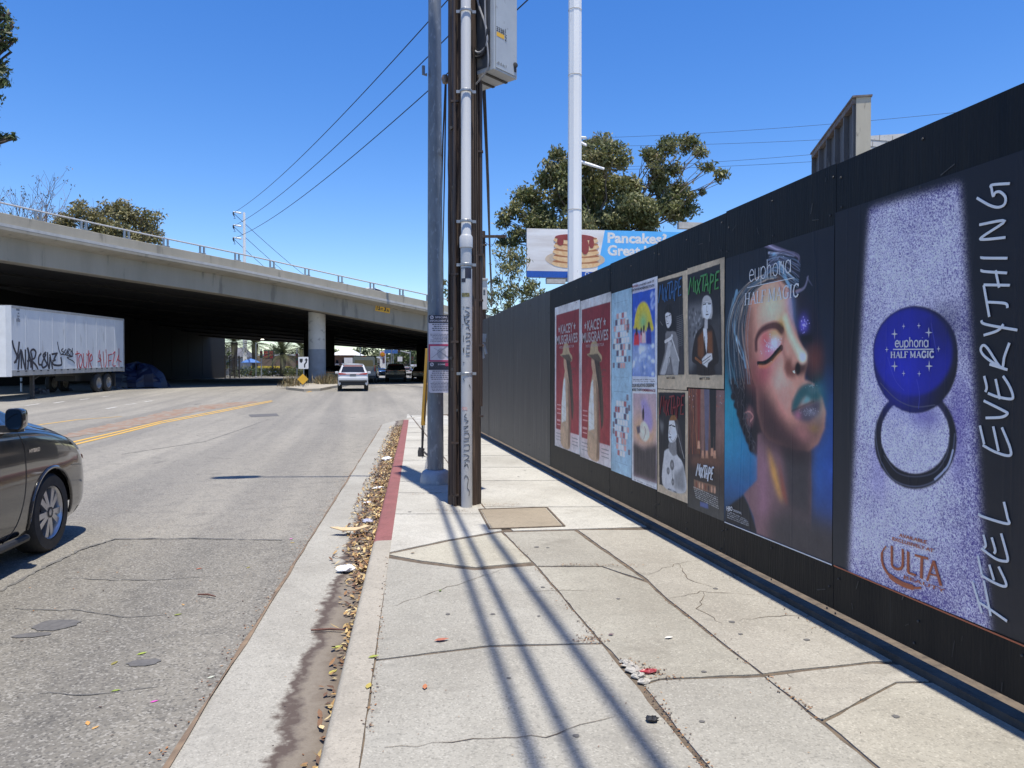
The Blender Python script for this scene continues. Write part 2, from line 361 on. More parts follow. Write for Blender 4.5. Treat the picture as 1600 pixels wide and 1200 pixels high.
S((Af(886)+4, 886), (940, 886), (1012, 911), (1040, 938), (Bf(1053), 1053), (1032, 1060), (1003, 1067), (Af(996)+5, 996), tint=(.93, .92, .88))
S((1006, 1071), (1032, 1063), (Bf(1058), 1058), (Bf(1500), 1500), (Af(1500)+8, 1500), tint=gy)
S((903, 828), (Wf(828), 828), (Wf(1032), 1032), (1362, 1033), (1192, 1052), (1044, 936), (1012, 905), tint=wn)
S((1196, 1057), (1363, 1037), (Wf(1040), 1040), (Wf(1063), 1063), (1400, 1065), (1285, 1124), (1278, 1121), tint=wn)
S((1290, 1128), (1402, 1068), (Wf(1066), 1066), (Wf(1500), 1500), (Bf(1500)+8, 1500), tint=(1, .98, .93))
# older, paler concrete round the pole
yl = [829, 803, 770, 752, 736, 719, 700, 688, 676, 668, 660, 653, 647]
for a, b_ in zip(yl[:-1], yl[1:]):
    g = .45*(a-580)/140; jt = random.uniform(.95, 1.03)
    mid = lambda y: 565+(y-580)*.80+20
    S((kb(a), a-g*.5) if a < 829 else (kb(863), 863), *([(700, 843), (783, 829)] if a == 829 else []), (mid(a), a-g*.5), (mid(b_), b_+g*.4), (kb(b_), b_+g*.4), tint=tuple(t*jt for t in lt))
yl = [823, 792, 751, 730, 712, 695, 683, 672, 664, 656, 649]
for a, b_ in zip(yl[:-1], yl[1:]):
    g = .45*(a-580)/140; jt = random.uniform(.95, 1.03)
    S((mid(a)+2, a-g*.5) if a < 823 else (802, 829), (Wf(a), a-g*.5), (Wf(b_), b_+g*.4), (mid(b_)+2, b_+g*.4), tint=tuple(t*jt for t in lt))
bm = bmesh.new(); cl = bm.verts.layers.float_color.new('print')
for poly, tint in slabs:
    # ragged edges: subdivide the outline a little
    Q = []
    for i, p in enumerate(poly):
        q = poly[(i+1) % len(poly)]; d = (q-p); k = max(1, int(d.length/.09)); nn = Vector((-d.y, d.x, 0)).normalized()
        for t in range(k): Q.append(p.lerp(q, t/k)+(nn*random.uniform(-.004, .004) if t else Vector()))
    vs = [bm.verts.new((p.x, p.y, gz(p.y)+.15)) for p in Q]
    lo = [bm.verts.new((p.x, p.y, gz(p.y)+.12)) for p in Q]
    for v in vs+lo: v[cl] = (*tint, 1)
    try:
        bm.faces.new(vs)
        for i in range(len(vs)): bm.faces.new((vs[i], lo[i], lo[(i+1) % len(vs)], vs[(i+1) % len(vs)]))
    except ValueError: pass
bmesh.ops.recalc_face_normals(bm, faces=bm.faces)
for f in bm.faces:
    if abs(f.normal.z) > .9 and f.normal.z < 0: f.normal_flip()
bmesh.ops.triangulate(bm, faces=[f for f in bm.faces if len(f.verts) > 4])
me = bpy.data.meshes.new('sidewalk'); bm.to_mesh(me); bm.free(); me.materials.append(M_SIDE)
o = bpy.data.objects.new('sidewalk', me); COL.objects.link(o); tag(o, kind='structure')
# cracks in the slabs and in the asphalt: thin irregular filled ribbons
def ribbon(mb, pts, wd, h, jit=.5, taper=True, side=True):
    P = [ground(x, y, .15 if side else 0.) for x, y in pts]; Q = []
    for a, b_ in zip(P[:-1], P[1:]):
        k = max(2, int((b_-a).length/.05))
        for t in range(k): Q.append(a.lerp(b_, t/k)+Vector((random.gauss(0, .008), random.gauss(0, .008), 0)))
    Q.append(P[-1]); L_ = []; Rr = []
    for i, q in enumerate(Q):
        t = (Q[min(i+1, len(Q)-1)]-Q[max(i-1, 0)]).normalized(); nn = Vector((-t.y, t.x, 0)); ww = wd*random.uniform(1-jit, 1+jit)*(.35+.65*math.sin(math.pi*min(1, max(0, i/(len(Q)-1)))) if taper else 1)
        z = gz(q.y)+(.15 if side else 0)+h
        L_.append((q.x+nn.x*ww, q.y+nn.y*ww, z)); Rr.append((q.x-nn.x*ww, q.y-nn.y*ww, z))
    mb.loft([L_, Rr])
cr = MB()
for pts in ([(610, 948), (690, 921), (742, 905), (790, 889)], [(862, 884), (900, 884), (970, 886), (1010, 898)], [(1010, 898), (1060, 880), (1120, 873)], [(1060, 880), (1075, 905), (1120, 920)],
            [(1120, 873), (1150, 905), (1200, 920)], [(1045, 935), (1100, 925), (1180, 930)], [(1100, 925), (1090, 950), (1130, 975)], [(600, 1170), (700, 1160), (850, 1150), (960, 1120)],
            [(1150, 970), (1230, 962), (1320, 965)], [(1190, 1055), (1225, 1050), (1240, 1060)], [(815, 925), (880, 922), (950, 924)]):
    ribbon(cr, pts, .0022, .003)
tag(cr.build('sidewalk_cracks', M_DIRT), kind='structure')
tar = pm('crack_filler', (.10, .096, .09), (.15, .143, .13), 20, .85)
ac = MB()
ribbon(ac, [(0, 925), (60, 892), (130, 858), (180, 843), (300, 842), (440, 845)], .013, .008, .6, False, False)
ribbon(ac, [(0, 953), (120, 955), (200, 966), (260, 962)], .006, .008, .6, True, False)
ribbon(ac, [(100, 905), (220, 908), (330, 902)], .006, .008, .6, True, False)
ribbon(ac, [(190, 710), (320, 690), (420, 655)], .012, .004, .6, False, False)
ribbon(ac, [(60, 1085), (140, 1088), (250, 1075)], .004, .008, .6, True, False)
tag(ac.build('asphalt_cracks', tar), kind='structure')
# older, darker patch of asphalt nearest the camera, its edge follows the sealed seam
pt_p = [ground(x, y) for x, y in ((-420, 1010), (-200, 985), (0, 926), (60, 893), (130, 859), (180, 844), (240, 843.5), (300, 843), (380, 844))]; ye = ground(450, 846).y
pl = [(p.x+random.uniform(-.015, .015), p.y, .004) for p in pt_p]+[(gedge(Y)-.012, Y, .004) for Y in np.linspace(ye, -2, 20)]+[(-6, -2, .004)]
pm_ = MB(); pm_.add(pl, [tuple(range(len(pl)))]); tag(pm_.build('asphalt_patch', asphalt_mat('old_asphalt', .80)), kind='structure')
# painted markings
YEL = pm('yellow_paint', (.62, .36, .045), (.52, .31, .06), 9, .7, c3=(.24, .21, .16), s3=40, th3=.6)
WHT = pm('white_road_paint', (.55, .54, .5), (.4, .39, .36), 6, .7, c3=(.24, .22, .2), s3=30, th3=.55)
def stripe(name, pts, wd, mat, h=.006):
    P = [ground(x, y) for x, y in pts]; A = []; B_ = []
    Q = []
    for a, b_ in zip(P[:-1], P[1:]):
        k = max(2, int((b_-a).length/.8)); Q += [a.lerp(b_, t/k) for t in range(k)]
    Q.append(P[-1])
    for i, q in enumerate(Q):
        t = (Q[min(i+1, len(Q)-1)]-Q[max(i-1, 0)]).normalized(); nn = Vector((-t.y, t.x, 0))*wd/2
        A.append((q.x+nn.x, q.y+nn.y, gz(q.y)+h)); B_.append((q.x-nn.x, q.y-nn.y, gz(q.y)+h))
    mb = MB(); mb.loft([A, B_]); return tag(mb.build(name, mat), kind='structure')
stripe('yellow_line', [(-60, 741), (118, 690), (250, 659), (392, 632), (425, 626)], .11, YEL)
stripe('yellow_line', [(-60, 746), (118, 694.5), (250, 661.5), (392, 634), (425, 627.5)], .11, YEL)
stripe('yellow_line', [(60, 664), (120, 656), (190, 651)], .10, YEL, .005)
stripe('yellow_line', [(480, 613), (505, 607), (526, 603)], .12, YEL)
for a, b_ in (((166, 639), (182, 636)), ((124, 625), (139, 623)), ((196, 632.5), (213, 630.5)), ((226, 628), (238, 626.3)), ((84, 630), (100, 627.5)), ((40, 634), (62, 631)), ((160, 620), (170, 618.8)), ((580, 605.5), (596, 604))):
    stripe('white_dash', [a, b_], .12, WHT)
# strip of reddish dirt in the middle of the road
d = MB(); up = [(95, 682), (150, 668), (200, 655), (280, 640), (340, 631), (400, 627)]; dn = [(105, 684), (160, 675), (220, 664), (290, 648), (350, 637), (405, 628)]
ribs = []
for seg in (up, dn):
    ribs.append([ground(x, y) for x, y in seg])
rowsd = [[(p.x+random.uniform(-.1, .1), p.y, gz(p.y)+.005) for p in r] for r in ribs]
rowsd = [[tuple(q) for q in catmull(r, 12)] for r in rowsd]
rowsd = [[(x+random.gauss(0, .07), y, z) for x, y, z in r] for r in rowsd]
d.loft(rowsd); tag(d.build('dirt_strip', pm('red_dirt', (.22, .125, .08), (.24, .18, .13), 3.5, .95, c3=(.23, .21, .175), s3=4, th3=.5)), kind='structure')
# old patches and oil stains lying in the asphalt
st = MB()
for (x, y, a, b_) in ((87, 978, .13, .10), (225, 1037, .08, .05), (50, 994, .10, .04)):
    p = ground(x, y); random.seed(x)
    q = [(p.x+math.cos(k*.35)*a*random.uniform(.85, 1.12), p.y+math.sin(k*.35)*b_*random.uniform(.85, 1.12), .008) for k in range(18)]
    st.add(q, [tuple(range(18))])
q = [ground(x, y) for x, y in ((388, 648), (432, 646), (436, 650), (392, 652))]; st.add([(p.x, p.y, gz(p.y)+.005) for p in q], [(0, 1, 2, 3)])
tag(st.build('asphalt_stain', pm('oil_stain', (.085, .082, .08), (.12, .115, .11), 30, .8)), kind='structure')
# ================================================================ HOARDING (plywood wall)
M_PLY = pm('black_painted_plywood', (.009, .010, .012), (.019, .018, .017), 2.2, .5, bump=.35, bscale=26, spec=.16, stretch=(1, 3, .22), c3=(.03, .029, .028), s3=9, th3=.66)
M_PLY2 = pm('lighter_painted_plywood', (.060, .057, .052), (.034, .033, .031), 3, .5, bump=.3, bscale=26, stretch=(1, 4, .2), c3=(.10, .096, .09), s3=5, th3=.6)  # lighter colour for the far panels
hw = thing('hoarding', 'long black painted plywood hoarding covered in posters beside the sidewalk', 'hoarding', (XW, 10, .15))
ZT = 2.59; y0 = 18.6; k = 0; yj = wp(1306, 400).y
edges = []
y = yj
while y > -3: edges.append(y); y -= 1.22
edges = edges[::-1]; y = yj+1.22
while y < y0: edges.append(y); y += 1.22
edges.append(y0)
for a, b_ in zip(edges[:-1], edges[1:]):
    top = 2.468 if a >= yj-.01 else 2.462
    top -= .024*min(1, max(0, (a-yj)/3.6))
    if a > 13: top -= .015
    m = MB(); m.box((.01+random.uniform(-.003, .003), (a+b_)/2-10, top/2+.04), (.02, b_-a-.003, top-.08))
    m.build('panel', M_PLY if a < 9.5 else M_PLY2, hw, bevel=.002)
m = MB()
for a in edges: m.box((.07, a-10, 1.25), (.09, .09, 2.3))
m.box((.055, 8-10, 2.2), (.06, 20, .09)); m.box((.055, 8-10, .5), (.06, 20, .09)); m.build('framing', pm('lumber', (.3, .22, .14), (.22, .16, .1), 4, .8), hw)
m = MB(); m.box((-.005, 7.8-10, .005), (.075, 21.5, .06)); m.build('footing', pm('footing_concrete', (.07, .068, .064), (.035, .034, .032), 5, .9, bump=.5, bscale=30), hw)

SCR = pm('screw_head', (.04, .04, .04), rough=.6); SCF = pm('scuffed_paint', (.075, .072, .068), (.03, .03, .03), 18, .7)
m = MB(); rr = random.Random(12)
for a_, b_ in zip(edges[:-1], edges[1:]):
    for y_ in (a_+.04, (a_+b_)/2, b_-.04):
        for z_ in (.10, .22, 2.18, 2.36): m.lathe([(0, -.0045), (.006, -.003), (.007, 0)], 6, (-.003, y_-10+rr.uniform(-.02, .02), z_+rr.uniform(-.05, .05)), 'X')
m.build('screw_heads', SCR, hw)['kind'] = 'stuff'
m = MB()
for _ in range(150):
    y_ = rr.uniform(1.2, 18.4); z_ = rr.choice([rr.uniform(.05, .45), rr.uniform(.05, .45), rr.uniform(2.1, 2.4)]); l = rr.uniform(.01, .09); a_ = rr.choice([rr.gauss(1.57, .15), rr.uniform(0, 3)]); m.tube([(-.0035, y_-10, z_), (-.0035, y_-10+math.cos(a_)*l, z_+math.sin(a_)*l)], rr.uniform(.0008, .003), 4, True, flat=(-1, 0, 0))
m.build('scuffs', SCF, hw)['kind'] = 'stuff'
# ================================================================ OVERPASS
nb = [(-330, 352, 29), (-150, 380.5, 32.5), (0, 406, 36.3), (200, 437, 42.3), (400, 468, 49), (587, 503, 53.8), (668, 518, 56.5), (775, 538, 61), (950, 562, 72), (1200, 572, 96)]
NP = [Vector(p) for p in catmull([tuple(at(*q)) for q in nb], 8)]
fb = [(-900, 430, 88), (-400, 470, 90), (100, 508, 95), (350, 529, 98), (480, 537, 101), (580, 544, 104), (660, 549, 107), (800, 560, 113), (1000, 568, 125), (1300, 574, 150)]
FP = [Vector(p) for p in catmull([tuple(at(*q)) for q in fb], 8)]
n_ = len(NP)
OUT = []
for i in range(n_):
    t = NP[min(i+1, n_-1)]-NP[max(i-1, 0)]; t.z = 0; t.normalize(); OUT.append(Vector((t.y, -t.x, 0)))
    if OUT[-1].dot(-NP[i]) < 0: OUT[-1] = -OUT[-1]
br = thing('overpass', 'grey concrete freeway overpass curving across the street with steel railing', 'overpass', (NP[20].x, NP[20].y, 0))
bo = Vector(br.location)
def row(o, h): return [NP[i]+OUT[i]*o+Vector((0, 0, h))-bo for i in range(n_)]
m = MB(); m.loft([row(-1.0, .02), row(-.02, 0), row(0, .02), row(0, 1.17)]); m.build('girder', M_BCON, br, smooth=True)
m = MB(); m.loft([row(0, 1.171), row(.78, 1.32), row(.82, 1.36)]); m.loft([row(.822, 1.36), row(.822, 1.50)])
m.build('overhang', M_BCON, br, smooth=True)
m = MB(); m.loft([row(.826, 1.51), row(.826, 1.66), row(.70, 1.665)]); m.build('conduit_ledge', pm('lit_ledge', (.42, .42, .41), (.33, .33, .32), 2, .6), br, smooth=True)  # ledge strip in a lighter colour, sunlight painted in
m = MB(); m.loft([row(.70, 1.66), row(.66, 2.17), row(.64, 2.19), row(.42, 2.19), row(.40, 1.5)]); m.build('parapet', M_BCON, br, smooth=True)
# deck and soffit
m = MB(); NS = [p+Vector((0, 0, .0))-bo for p in row(-1., .02)]; NS = [NP[i]-OUT[i]*1.0+Vector((0, 0, .02))-bo for i in range(n_)]
FF = [FP[i]-bo for i in range(n_)]
rows = [[a.lerp(b, t) for a, b in zip(NS, FF)] for t in np.linspace(0, 1, 12)]
m.loft(rows); top = [[p+Vector((0, 0, 1.5)) for p in r] for r in rows]; m.loft(top); m.loft([rows[-1], top[-1], [p+Vector((0, 0, 1)) for p in top[-1]]])
m.build('deck', M_SHADEC, br)
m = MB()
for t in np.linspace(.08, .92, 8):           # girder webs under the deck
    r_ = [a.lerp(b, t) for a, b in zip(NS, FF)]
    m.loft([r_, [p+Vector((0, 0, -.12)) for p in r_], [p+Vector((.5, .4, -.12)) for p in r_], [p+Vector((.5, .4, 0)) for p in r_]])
m.build('underside_rib', M_SHADEC, br)
STL = pm('galvanised_steel', (.36, .37, .38), (.25, .26, .27), 12, .45, .6, c3=(.2, .2, .21), s3=25)
m = MB(); m.tube(row(.55, 2.68), .045, 8); m.build('rail', pm('rail_steel', (.5, .5, .5), (.4, .4, .4), 9, .5, .2), br, smooth=True)
# rail posts, evenly along the edge
acc = 0; m = None; P = row(.55, 2.19); i = 0; d0 = .6
fine = []
for a, b in zip(P[:-1], P[1:]):
    for t in np.linspace(0, 1, 12, endpoint=False): fine.append((a.lerp(b, t), (b-a).normalized()))
last = -9; s_ = 0; prev = fine[0][0]; npst = 0
for p, t in fine:
    s_ += (p-prev).length; prev = p
    if s_-last > 2.35 and npst < 60:
        last = s_; npst += 1; b = MB(); ang = math.atan2(t.y, t.x)
        b.box(p+t*.13+Vector((0, 0, .22)), (.07, .13, .46), ang); b.box(p-t*.13+Vector((0, 0, .22)), (.07, .13, .46), ang); b.box(p+Vector((0, 0, .03)), (.42, .2, .05), ang)
        b.build('rail_post', STL, br)
# joints and stains on the fascia are in the material; abutment wall on the far left
def slab_wall(name, a, b, h, th, mat, label, cat):
    d = (b-a); d.z = 0; L = d.length; rz = math.atan2(d.y, d.x); o = MB(); o.box((L/2, th/2, h/2), (L, th, h)); o.box((L/2, -.05, .25), (L, .1, .5)); 
    for k in range(1, int(L/6)): o.box((k*6., -.008, h/2), (.04, .02, h))
    ob = o.build(name, mat); ob.location = (a.x, a.y, min(gz(a.y), gz(b.y))-.1); ob.rotation_euler.z = rz; return tag(ob, label, cat)
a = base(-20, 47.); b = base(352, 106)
slab_wall('abutment_wall', a, b, 6.5, 1.0, pm('shaded_abutment_concrete', (.005, .005, .0045), (.003, .003, .003), .6, .9, stretch=(1, 1, .3)), 'tall dark shaded concrete abutment wall under the overpass behind the trailer', 'wall')  # concrete coloured almost black, underdeck shade included in the colour
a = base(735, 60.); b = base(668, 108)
slab_wall('abutment_wall', a, b, 5.2, 1.0, _M['shaded_abutment_concrete'], 'dark shaded concrete abutment wall on the right side under the overpass', 'wall')
# columns
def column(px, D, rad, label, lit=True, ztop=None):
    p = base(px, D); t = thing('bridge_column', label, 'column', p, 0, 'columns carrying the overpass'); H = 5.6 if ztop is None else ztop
    m = MB(); m.lathe([(rad, 2.55), (rad, H)], 32); m.build('shaft', pm('lit_column_concrete', (.52, .50, .45), (.44, .42, .38), 1.2, .85, c3=(.3, .29, .27), s3=3, th3=.62) if lit else M_SHADEC, t, smooth=True)  # front column coloured brighter as if sunlit, the others with shade painted in
    m = MB(); m.lathe([(rad+.012, -.1), (rad+.012, 2.55), (rad, 2.552)], 32); m.build('painted_base', pm('grey_base_paint', (.22, .245, .275), (.18, .20, .225), 2, .7, c3=(.2, .2, .2), s3=4) if lit else M_SHADEC, t, smooth=True)
    return t
column(495.5, 53.6, .605, 'round concrete bridge column with its lower half painted blue grey, front one in the median')
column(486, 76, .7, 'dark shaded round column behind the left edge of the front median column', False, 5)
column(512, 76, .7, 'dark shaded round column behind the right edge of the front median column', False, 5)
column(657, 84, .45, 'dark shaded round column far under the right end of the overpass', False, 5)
# clearance sign on the girder
i = min(range(n_), key=lambda k: abs((co.matrix_world.inverted() if False else Matrix()).to_3x3()[0][0]*0+((NP[k]-at(587, 503, 55)).length)))
SY = pm('sign_yellow', (.72, .40, .03), (.66, .37, .03), 4, .5); BLK = pm('sign_black', (.015, .015, .016), (.02, .02, .02), 5, .5)
def plaque(name, label, cat, c, U, V, w, h, mat, th=.02, group=None, r=0.):
    """flat sign panel centred on c, as a thing"""
    t = thing(name, label, cat, c, 0, group); N = U.cross(V)
    m = MB(); m.prism(rrect(w, h, r), (0, 0, 0), U, V, N, th); m.build('panel', mat, t); return t, N
def rrect(w, h, r=0.):
    if r <= 0: return [(-w/2, -h/2), (w/2, -h/2), (w/2, h/2), (-w/2, h/2)]
    P = []
    for cx, cy, a0 in ((w/2-r, -h/2+r, -90), (w/2-r, h/2-r, 0), (-w/2+r, h/2-r, 90), (-w/2+r, -h/2+r, 180)):
        for k in range(5): P.append((cx+r*math.cos(R(a0+k*22.5)), cy+r*math.sin(R(a0+k*22.5))))
    return P
tg = (NP[i+1]-NP[i-1]); tg.normalize(); U = tg if tg.dot(RN) > 0 else -tg; V = Vector((0, 0, 1)); V = (V-U*V.dot(U)).normalized()
cs = at(587.5, 484, 55); k = (NP[i]-cs).dot(OUT[i]); cs = cs+OUT[i]*(k+.03)
t, N = plaque('clearance_sign', 'yellow height clearance sign fixed on the overpass girder', 'sign', cs, U, V, 1.15, .48, SY)
m = MB(); letters(m, '15', U*-.50+V*-.17, U, V, .30, .34, .045, N, .024); letters(m, 'FT', U*-.16+V*-.17, U, V, .17, .20, .04, N, .024)
letters(m, '3', U*.09+V*-.17, U, V, .17, .34, .045, N, .024); letters(m, 'IN', U*.32+V*-.17, U, V, .17, .20, .04, N, .024); m.build('lettering', BLK, t)
# lamps under the deck
LAMP = pm('lamp_lens', (.9, .9, .85), rough=.4, emit=((1, .95, .8), 5.))
for px, py, D in ((267, 473.5, 70), (360, 512, 80), (410, 530, 92), (633, 517.5, 72), (623.5, 536, 90)):
    t = thing('ceiling_lamp', f'small lit lamp under the dark overpass deck, {"leftmost of the row" if px == 267 else "second from the left" if px == 360 else "lowest of the left three" if px == 410 else "higher one of the right pair" if px == 633 else "lower one of the right pair"}', 'lamp', at(px, py, D), 0, 'lamps under the overpass')
    m = MB(); m.lathe([(.02, .06), (.22, .05), (.26, .0)], 16); m.build('housing', STL, t); m = MB(); m.lathe([(.0, -.06), (.15, -.04), (.21, 0.)], 16); m.build('lens', LAMP, t)
# median island
ip = [(447, 609), (470, 604), (500, 600), (530, 599.5), (560, 599), (540, 604), (520, 607), (500, 611), (475, 612)]
m = MB(); Pp = [ground(x, y) for x, y in ip]; zz = min(p.z for p in Pp)
m.add([(p.x, p.y, p.z-.05) for p in Pp]+[(p.x, p.y, p.z+.15) for p in Pp], [tuple(range(9, 18))]+[(q, (q+1) % 9, 9+(q+1) % 9, 9+q) for q in range(9)])
tag(m.build('median_island', M_KERB), kind='structure')
# signs on the island
def post_sign(px, D, name, label, build):
    p = base(px, D, .1); t = thing(name, label, 'sign', p, -YAW); build(t); return t
WS = pm('sign_white', (.74, .74, .73), (.66, .66, .65), 5, .45)
D1 = 47.
def kr(t):
    s = D1/F
    m = MB(); m.tube([(0, 0, 0), (0, 0, 1.6)], .03, 8); m.build('post', STL, t)
    zc = (D1*(580-568.5+0)/F+CZ-gz(45)-.1); U, V, N = Vector((1, 0, 0)), Vector((0, 0, 1)), Vector((0, -1, 0)); O = Vector((0, -.05, zc))
    m = MB(); m.prism(rrect(.64, .76, .04), O, U, V, N, .012); m.build('panel', WS, t)
    m = MB()
    for poly in ([(-.24, .26), (-.04, .26), (-.04, .10), (-.14, -.02), (-.24, .10)], [(.04, -.30), (.12, -.30), (.13, -.1), (.23, .03), (.23, .16), (.29, .16), (.19, .31), (.07, .16), (.14, .16), (.14, .05), (.04, -.08)]):
        m.prism(poly, O, U, V, N, .016)
    m.build('symbol', BLK, t)
post_sign(474.5, D1, 'keep_right_sign', 'white keep right sign with black curved arrow on the median island', kr)
def dm(t):
    m = MB(); m.tube([(0, 0, 0), (0, 0, .5)], .035, 8); m.box((0, 0, .02), (.5, .3, .06)); m.build('post', STL, t)
    zc = (44.5*(580-594)/F+CZ-gz(43)-.1); m = MB(); m.prism([(0, -.33), (.33, 0), (0, .33), (-.33, 0)], (0, -.05, zc), Vector((1, 0, 0)), Vector((0, 0, 1)), Vector((0, -1, 0)), .012); m.build('panel', SY, t)
post_sign(473.5, 44.5, 'diamond_marker', 'small yellow diamond marker standing low on the tip of the median island', dm)
# ================================================================ SEMI TRAILER
A = base(13.5, 31.2); B = base(194, 42.8); dv = B-A; dv.z = 0; L = dv.length; rz = math.atan2(dv.y, dv.x)
tr = thing('semi_trailer', 'white box trailer with black and red graffiti parked beside the overpass', 'trailer', (A.x, A.y, gz(A.y)), rz)
# local x: front->rear, y: away from street (left of travel); street side is y=0 (facing -y)
WT = pm('trailer_white', (.60, .62, .64), (.53, .55, .58), 1.2, .4, c3=(.45, .46, .47), s3=3, th3=.6, stretch=(1, 1, .25)); ALU = pm('trailer_aluminium', (.42, .42, .42), (.32, .32, .32), 4, .45, .3); RUB = pm('tyre_rubber', (.018, .018, .019), (.03, .029, .028), 20, .8); DST = pm('dark_steel', (.03, .03, .032), (.05, .045, .04), 8, .7)
zb, ztp = 1.16, 4.02; sl_ = (gz(B.y)-gz(A.y))/L
Mx = Matrix.Shear('XZ', 4, (0, 0)); 
def T3(x, y, z): return (x, y, z+sl_*x)
m = MB(); m.add([T3(*q) for q in ((.25, .012, zb), (L-.06, .012, zb), (L-.06, .012, ztp), (.25, .012, ztp), (.25, 2.58, zb), (L-.06, 2.58, zb), (L-.06, 2.58, ztp), (.25, 2.58, ztp))], [(0, 1, 2, 3), (4, 7, 6, 5), (3, 2, 6, 7), (0, 4, 5, 1), (1, 5, 6, 2), (0, 3, 7, 4)]); m.build('box', WT, tr)
m = MB()
m.add([T3(*q) for q in ((0, .1, zb-.1), (.25, 0, zb-.1), (.25, 0, ztp+.03), (0, .1, ztp+.03), (-.02, 2.5, zb-.1), (.2, 2.6, zb-.1), (.2, 2.6, ztp+.03), (-.02, 2.5, ztp+.03))], [(0, 1, 2, 3), (0, 3, 7, 4), (3, 2, 6, 7), (0, 4, 5, 1), (5, 4, 7, 6)]); m.build('front_wall', pm('trailer_front_white', (.72, .72, .70), (.64, .64, .62), 2, .45), tr)
m = MB()
for z0, hh in ((zb-.07, .24), (ztp-.03, .11)):
    m.add([T3(x, y, z) for x in (.24, L) for y, z in ((-.012, z0), (2.61, z0), (2.61, z0+hh), (-.012, z0+hh))], [(0, 1, 2, 3), (7, 6, 5, 4), (0, 3, 7, 4), (3, 2, 6, 7), (0, 4, 5, 1), (1, 5, 6, 2)])
m.box(T3(L-.04, 1.3, 2.55), (.09, 2.64, 3.0)); m.build('rail', ALU, tr)
xx = .7
while xx < L-.2: m = MB(); m.box(T3(xx, -.016, zb+.12), (.16, .012, .05)); m.build('marker_strip', DST, tr); xx += .62
for k in range(1, 10):
    m = MB(); m.box(T3(.25+(L-.3)*k/10, .008, (zb+ztp)/2+.05), (.05, .012, ztp-zb-.18)); m.build('panel_seam', WT, tr)
for y in (.25, 2.3):
    m = MB(); m.box((2.3, y, .62), (.14, .14, 1.1)); m.box((2.3, y, .06), (.3, .3, .06)); m.tube([(2.3, y, .9), (2.9, y, 1.1)], .04, 6); m.build('landing_leg', DST, tr)
m = MB(); m.box(T3(L/2, 1.3, 1.02), (L-.6, .9, .16)); m.box(T3(L-2.6, 1.3, .75), (3, 1., .3)); m.build('underframe', DST, tr)
def truck_wheel(x, y):
    m = MB(); m.lathe([(.28, .14), (.44, .13), (.5, .07), (.5, -.07), (.44, -.13), (.28, -.13)], 28, (x, y, .5+sl_*x), 'Y'); w_ = m.build('wheel', RUB, tr, smooth=True)
    m = MB(); m.lathe([(.0, -.03), (.10, -.03), (.12, -.0), (.2, .02), (.24, -.09), (.285, -.135), (.30, -.128)], 28, (x, y, .5+sl_*x), 'Y'); m.build('rim', pm('dusty_rim', (.34, .32, .29), (.24, .22, .2), 10, .6, .3), w_, smooth=True)
for x in (L-3.15, L-1.95):
    for y in (.17, 2.42): truck_wheel(x, y)
m = MB(); m.box(T3(L-1.2, .3, .62), (.03, .6, .75)); m.build('mud_flap', RUB, tr)
# graffiti and markings, sprayed on the street side; traced in metres on the panel (u along, v up)
SPB = pm('black_spray_paint', (.02, .02, .03), (.035, .035, .05), 6, .6); SPR = pm('red_spray_paint', (.38, .045, .05), (.30, .04, .05), 6, .6)
def tu(px, py):                              # photo pixel -> (u, z) on the trailer side
    o = Vector((A.x, A.y, gz(A.y))); nrm = Vector((math.sin(rz), -math.cos(rz), 0)); d = ray(px, py); q = C+d*((o-C).dot(nrm)/d.dot(nrm)); return ((q-o).dot(Vector((math.cos(rz), math.sin(rz), 0))), q.z-o.z)
c4 = lambda x, y: tu(x/6.667, 450+y/6.667)
def spray(lines, mat, r, name):
    m = MB(); strokes(m, [[tuple(q) for q in catmull([c4(*p) for p in l], 5)] for l in lines], r, (0, .008, 0), (1, 0, 0), (0, 0, 1), (0, -1, 0), .004, 6); return m.build(name, mat, tr, smooth=True)
blk = [[(128, 545), (145, 620), (178, 700)], [(202, 560), (190, 660), (165, 780)], [(205, 690), (190, 850)], [(222, 640), (225, 840)], [(228, 660), (250, 780), (268, 850)], [(265, 640), (270, 860)], [(290, 850), (300, 700), (288, 620)], [(290, 625), (318, 740), (325, 830)], [(285, 760), (330, 750)],
       [(340, 860), (335, 720), (322, 660), (350, 640), (375, 670), (360, 730), (330, 750), (380, 810), (400, 860)], [(430, 680), (405, 720), (405, 790), (430, 800)], [(480, 670), (450, 700), (470, 750), (490, 800), (450, 830), (440, 780), (480, 690)], [(497, 670), (500, 780), (515, 840), (520, 720)], [(520, 690), (545, 820), (548, 860)], [(540, 690), (600, 680)], [(548, 760), (580, 750)], [(590, 690), (550, 790), (640, 800), (635, 720)], [(150, 780), (200, 700), (218, 640)]]
spray(blk, SPB, .055, 'graffiti')
blk2 = [[(600, 560), (615, 640), (640, 700)], [(660, 630), (640, 650), (665, 670), (650, 690)], [(690, 640), (672, 660), (690, 690), (700, 650)], [(705, 700), (708, 640), (728, 640), (712, 670), (730, 700)], [(740, 640), (740, 710)], [(755, 625), (758, 715)], [(735, 640), (765, 690)], [(640, 690), (755, 712), (700, 725), (760, 760), (778, 785)]]
spray(blk2, SPB, .03, 'graffiti')
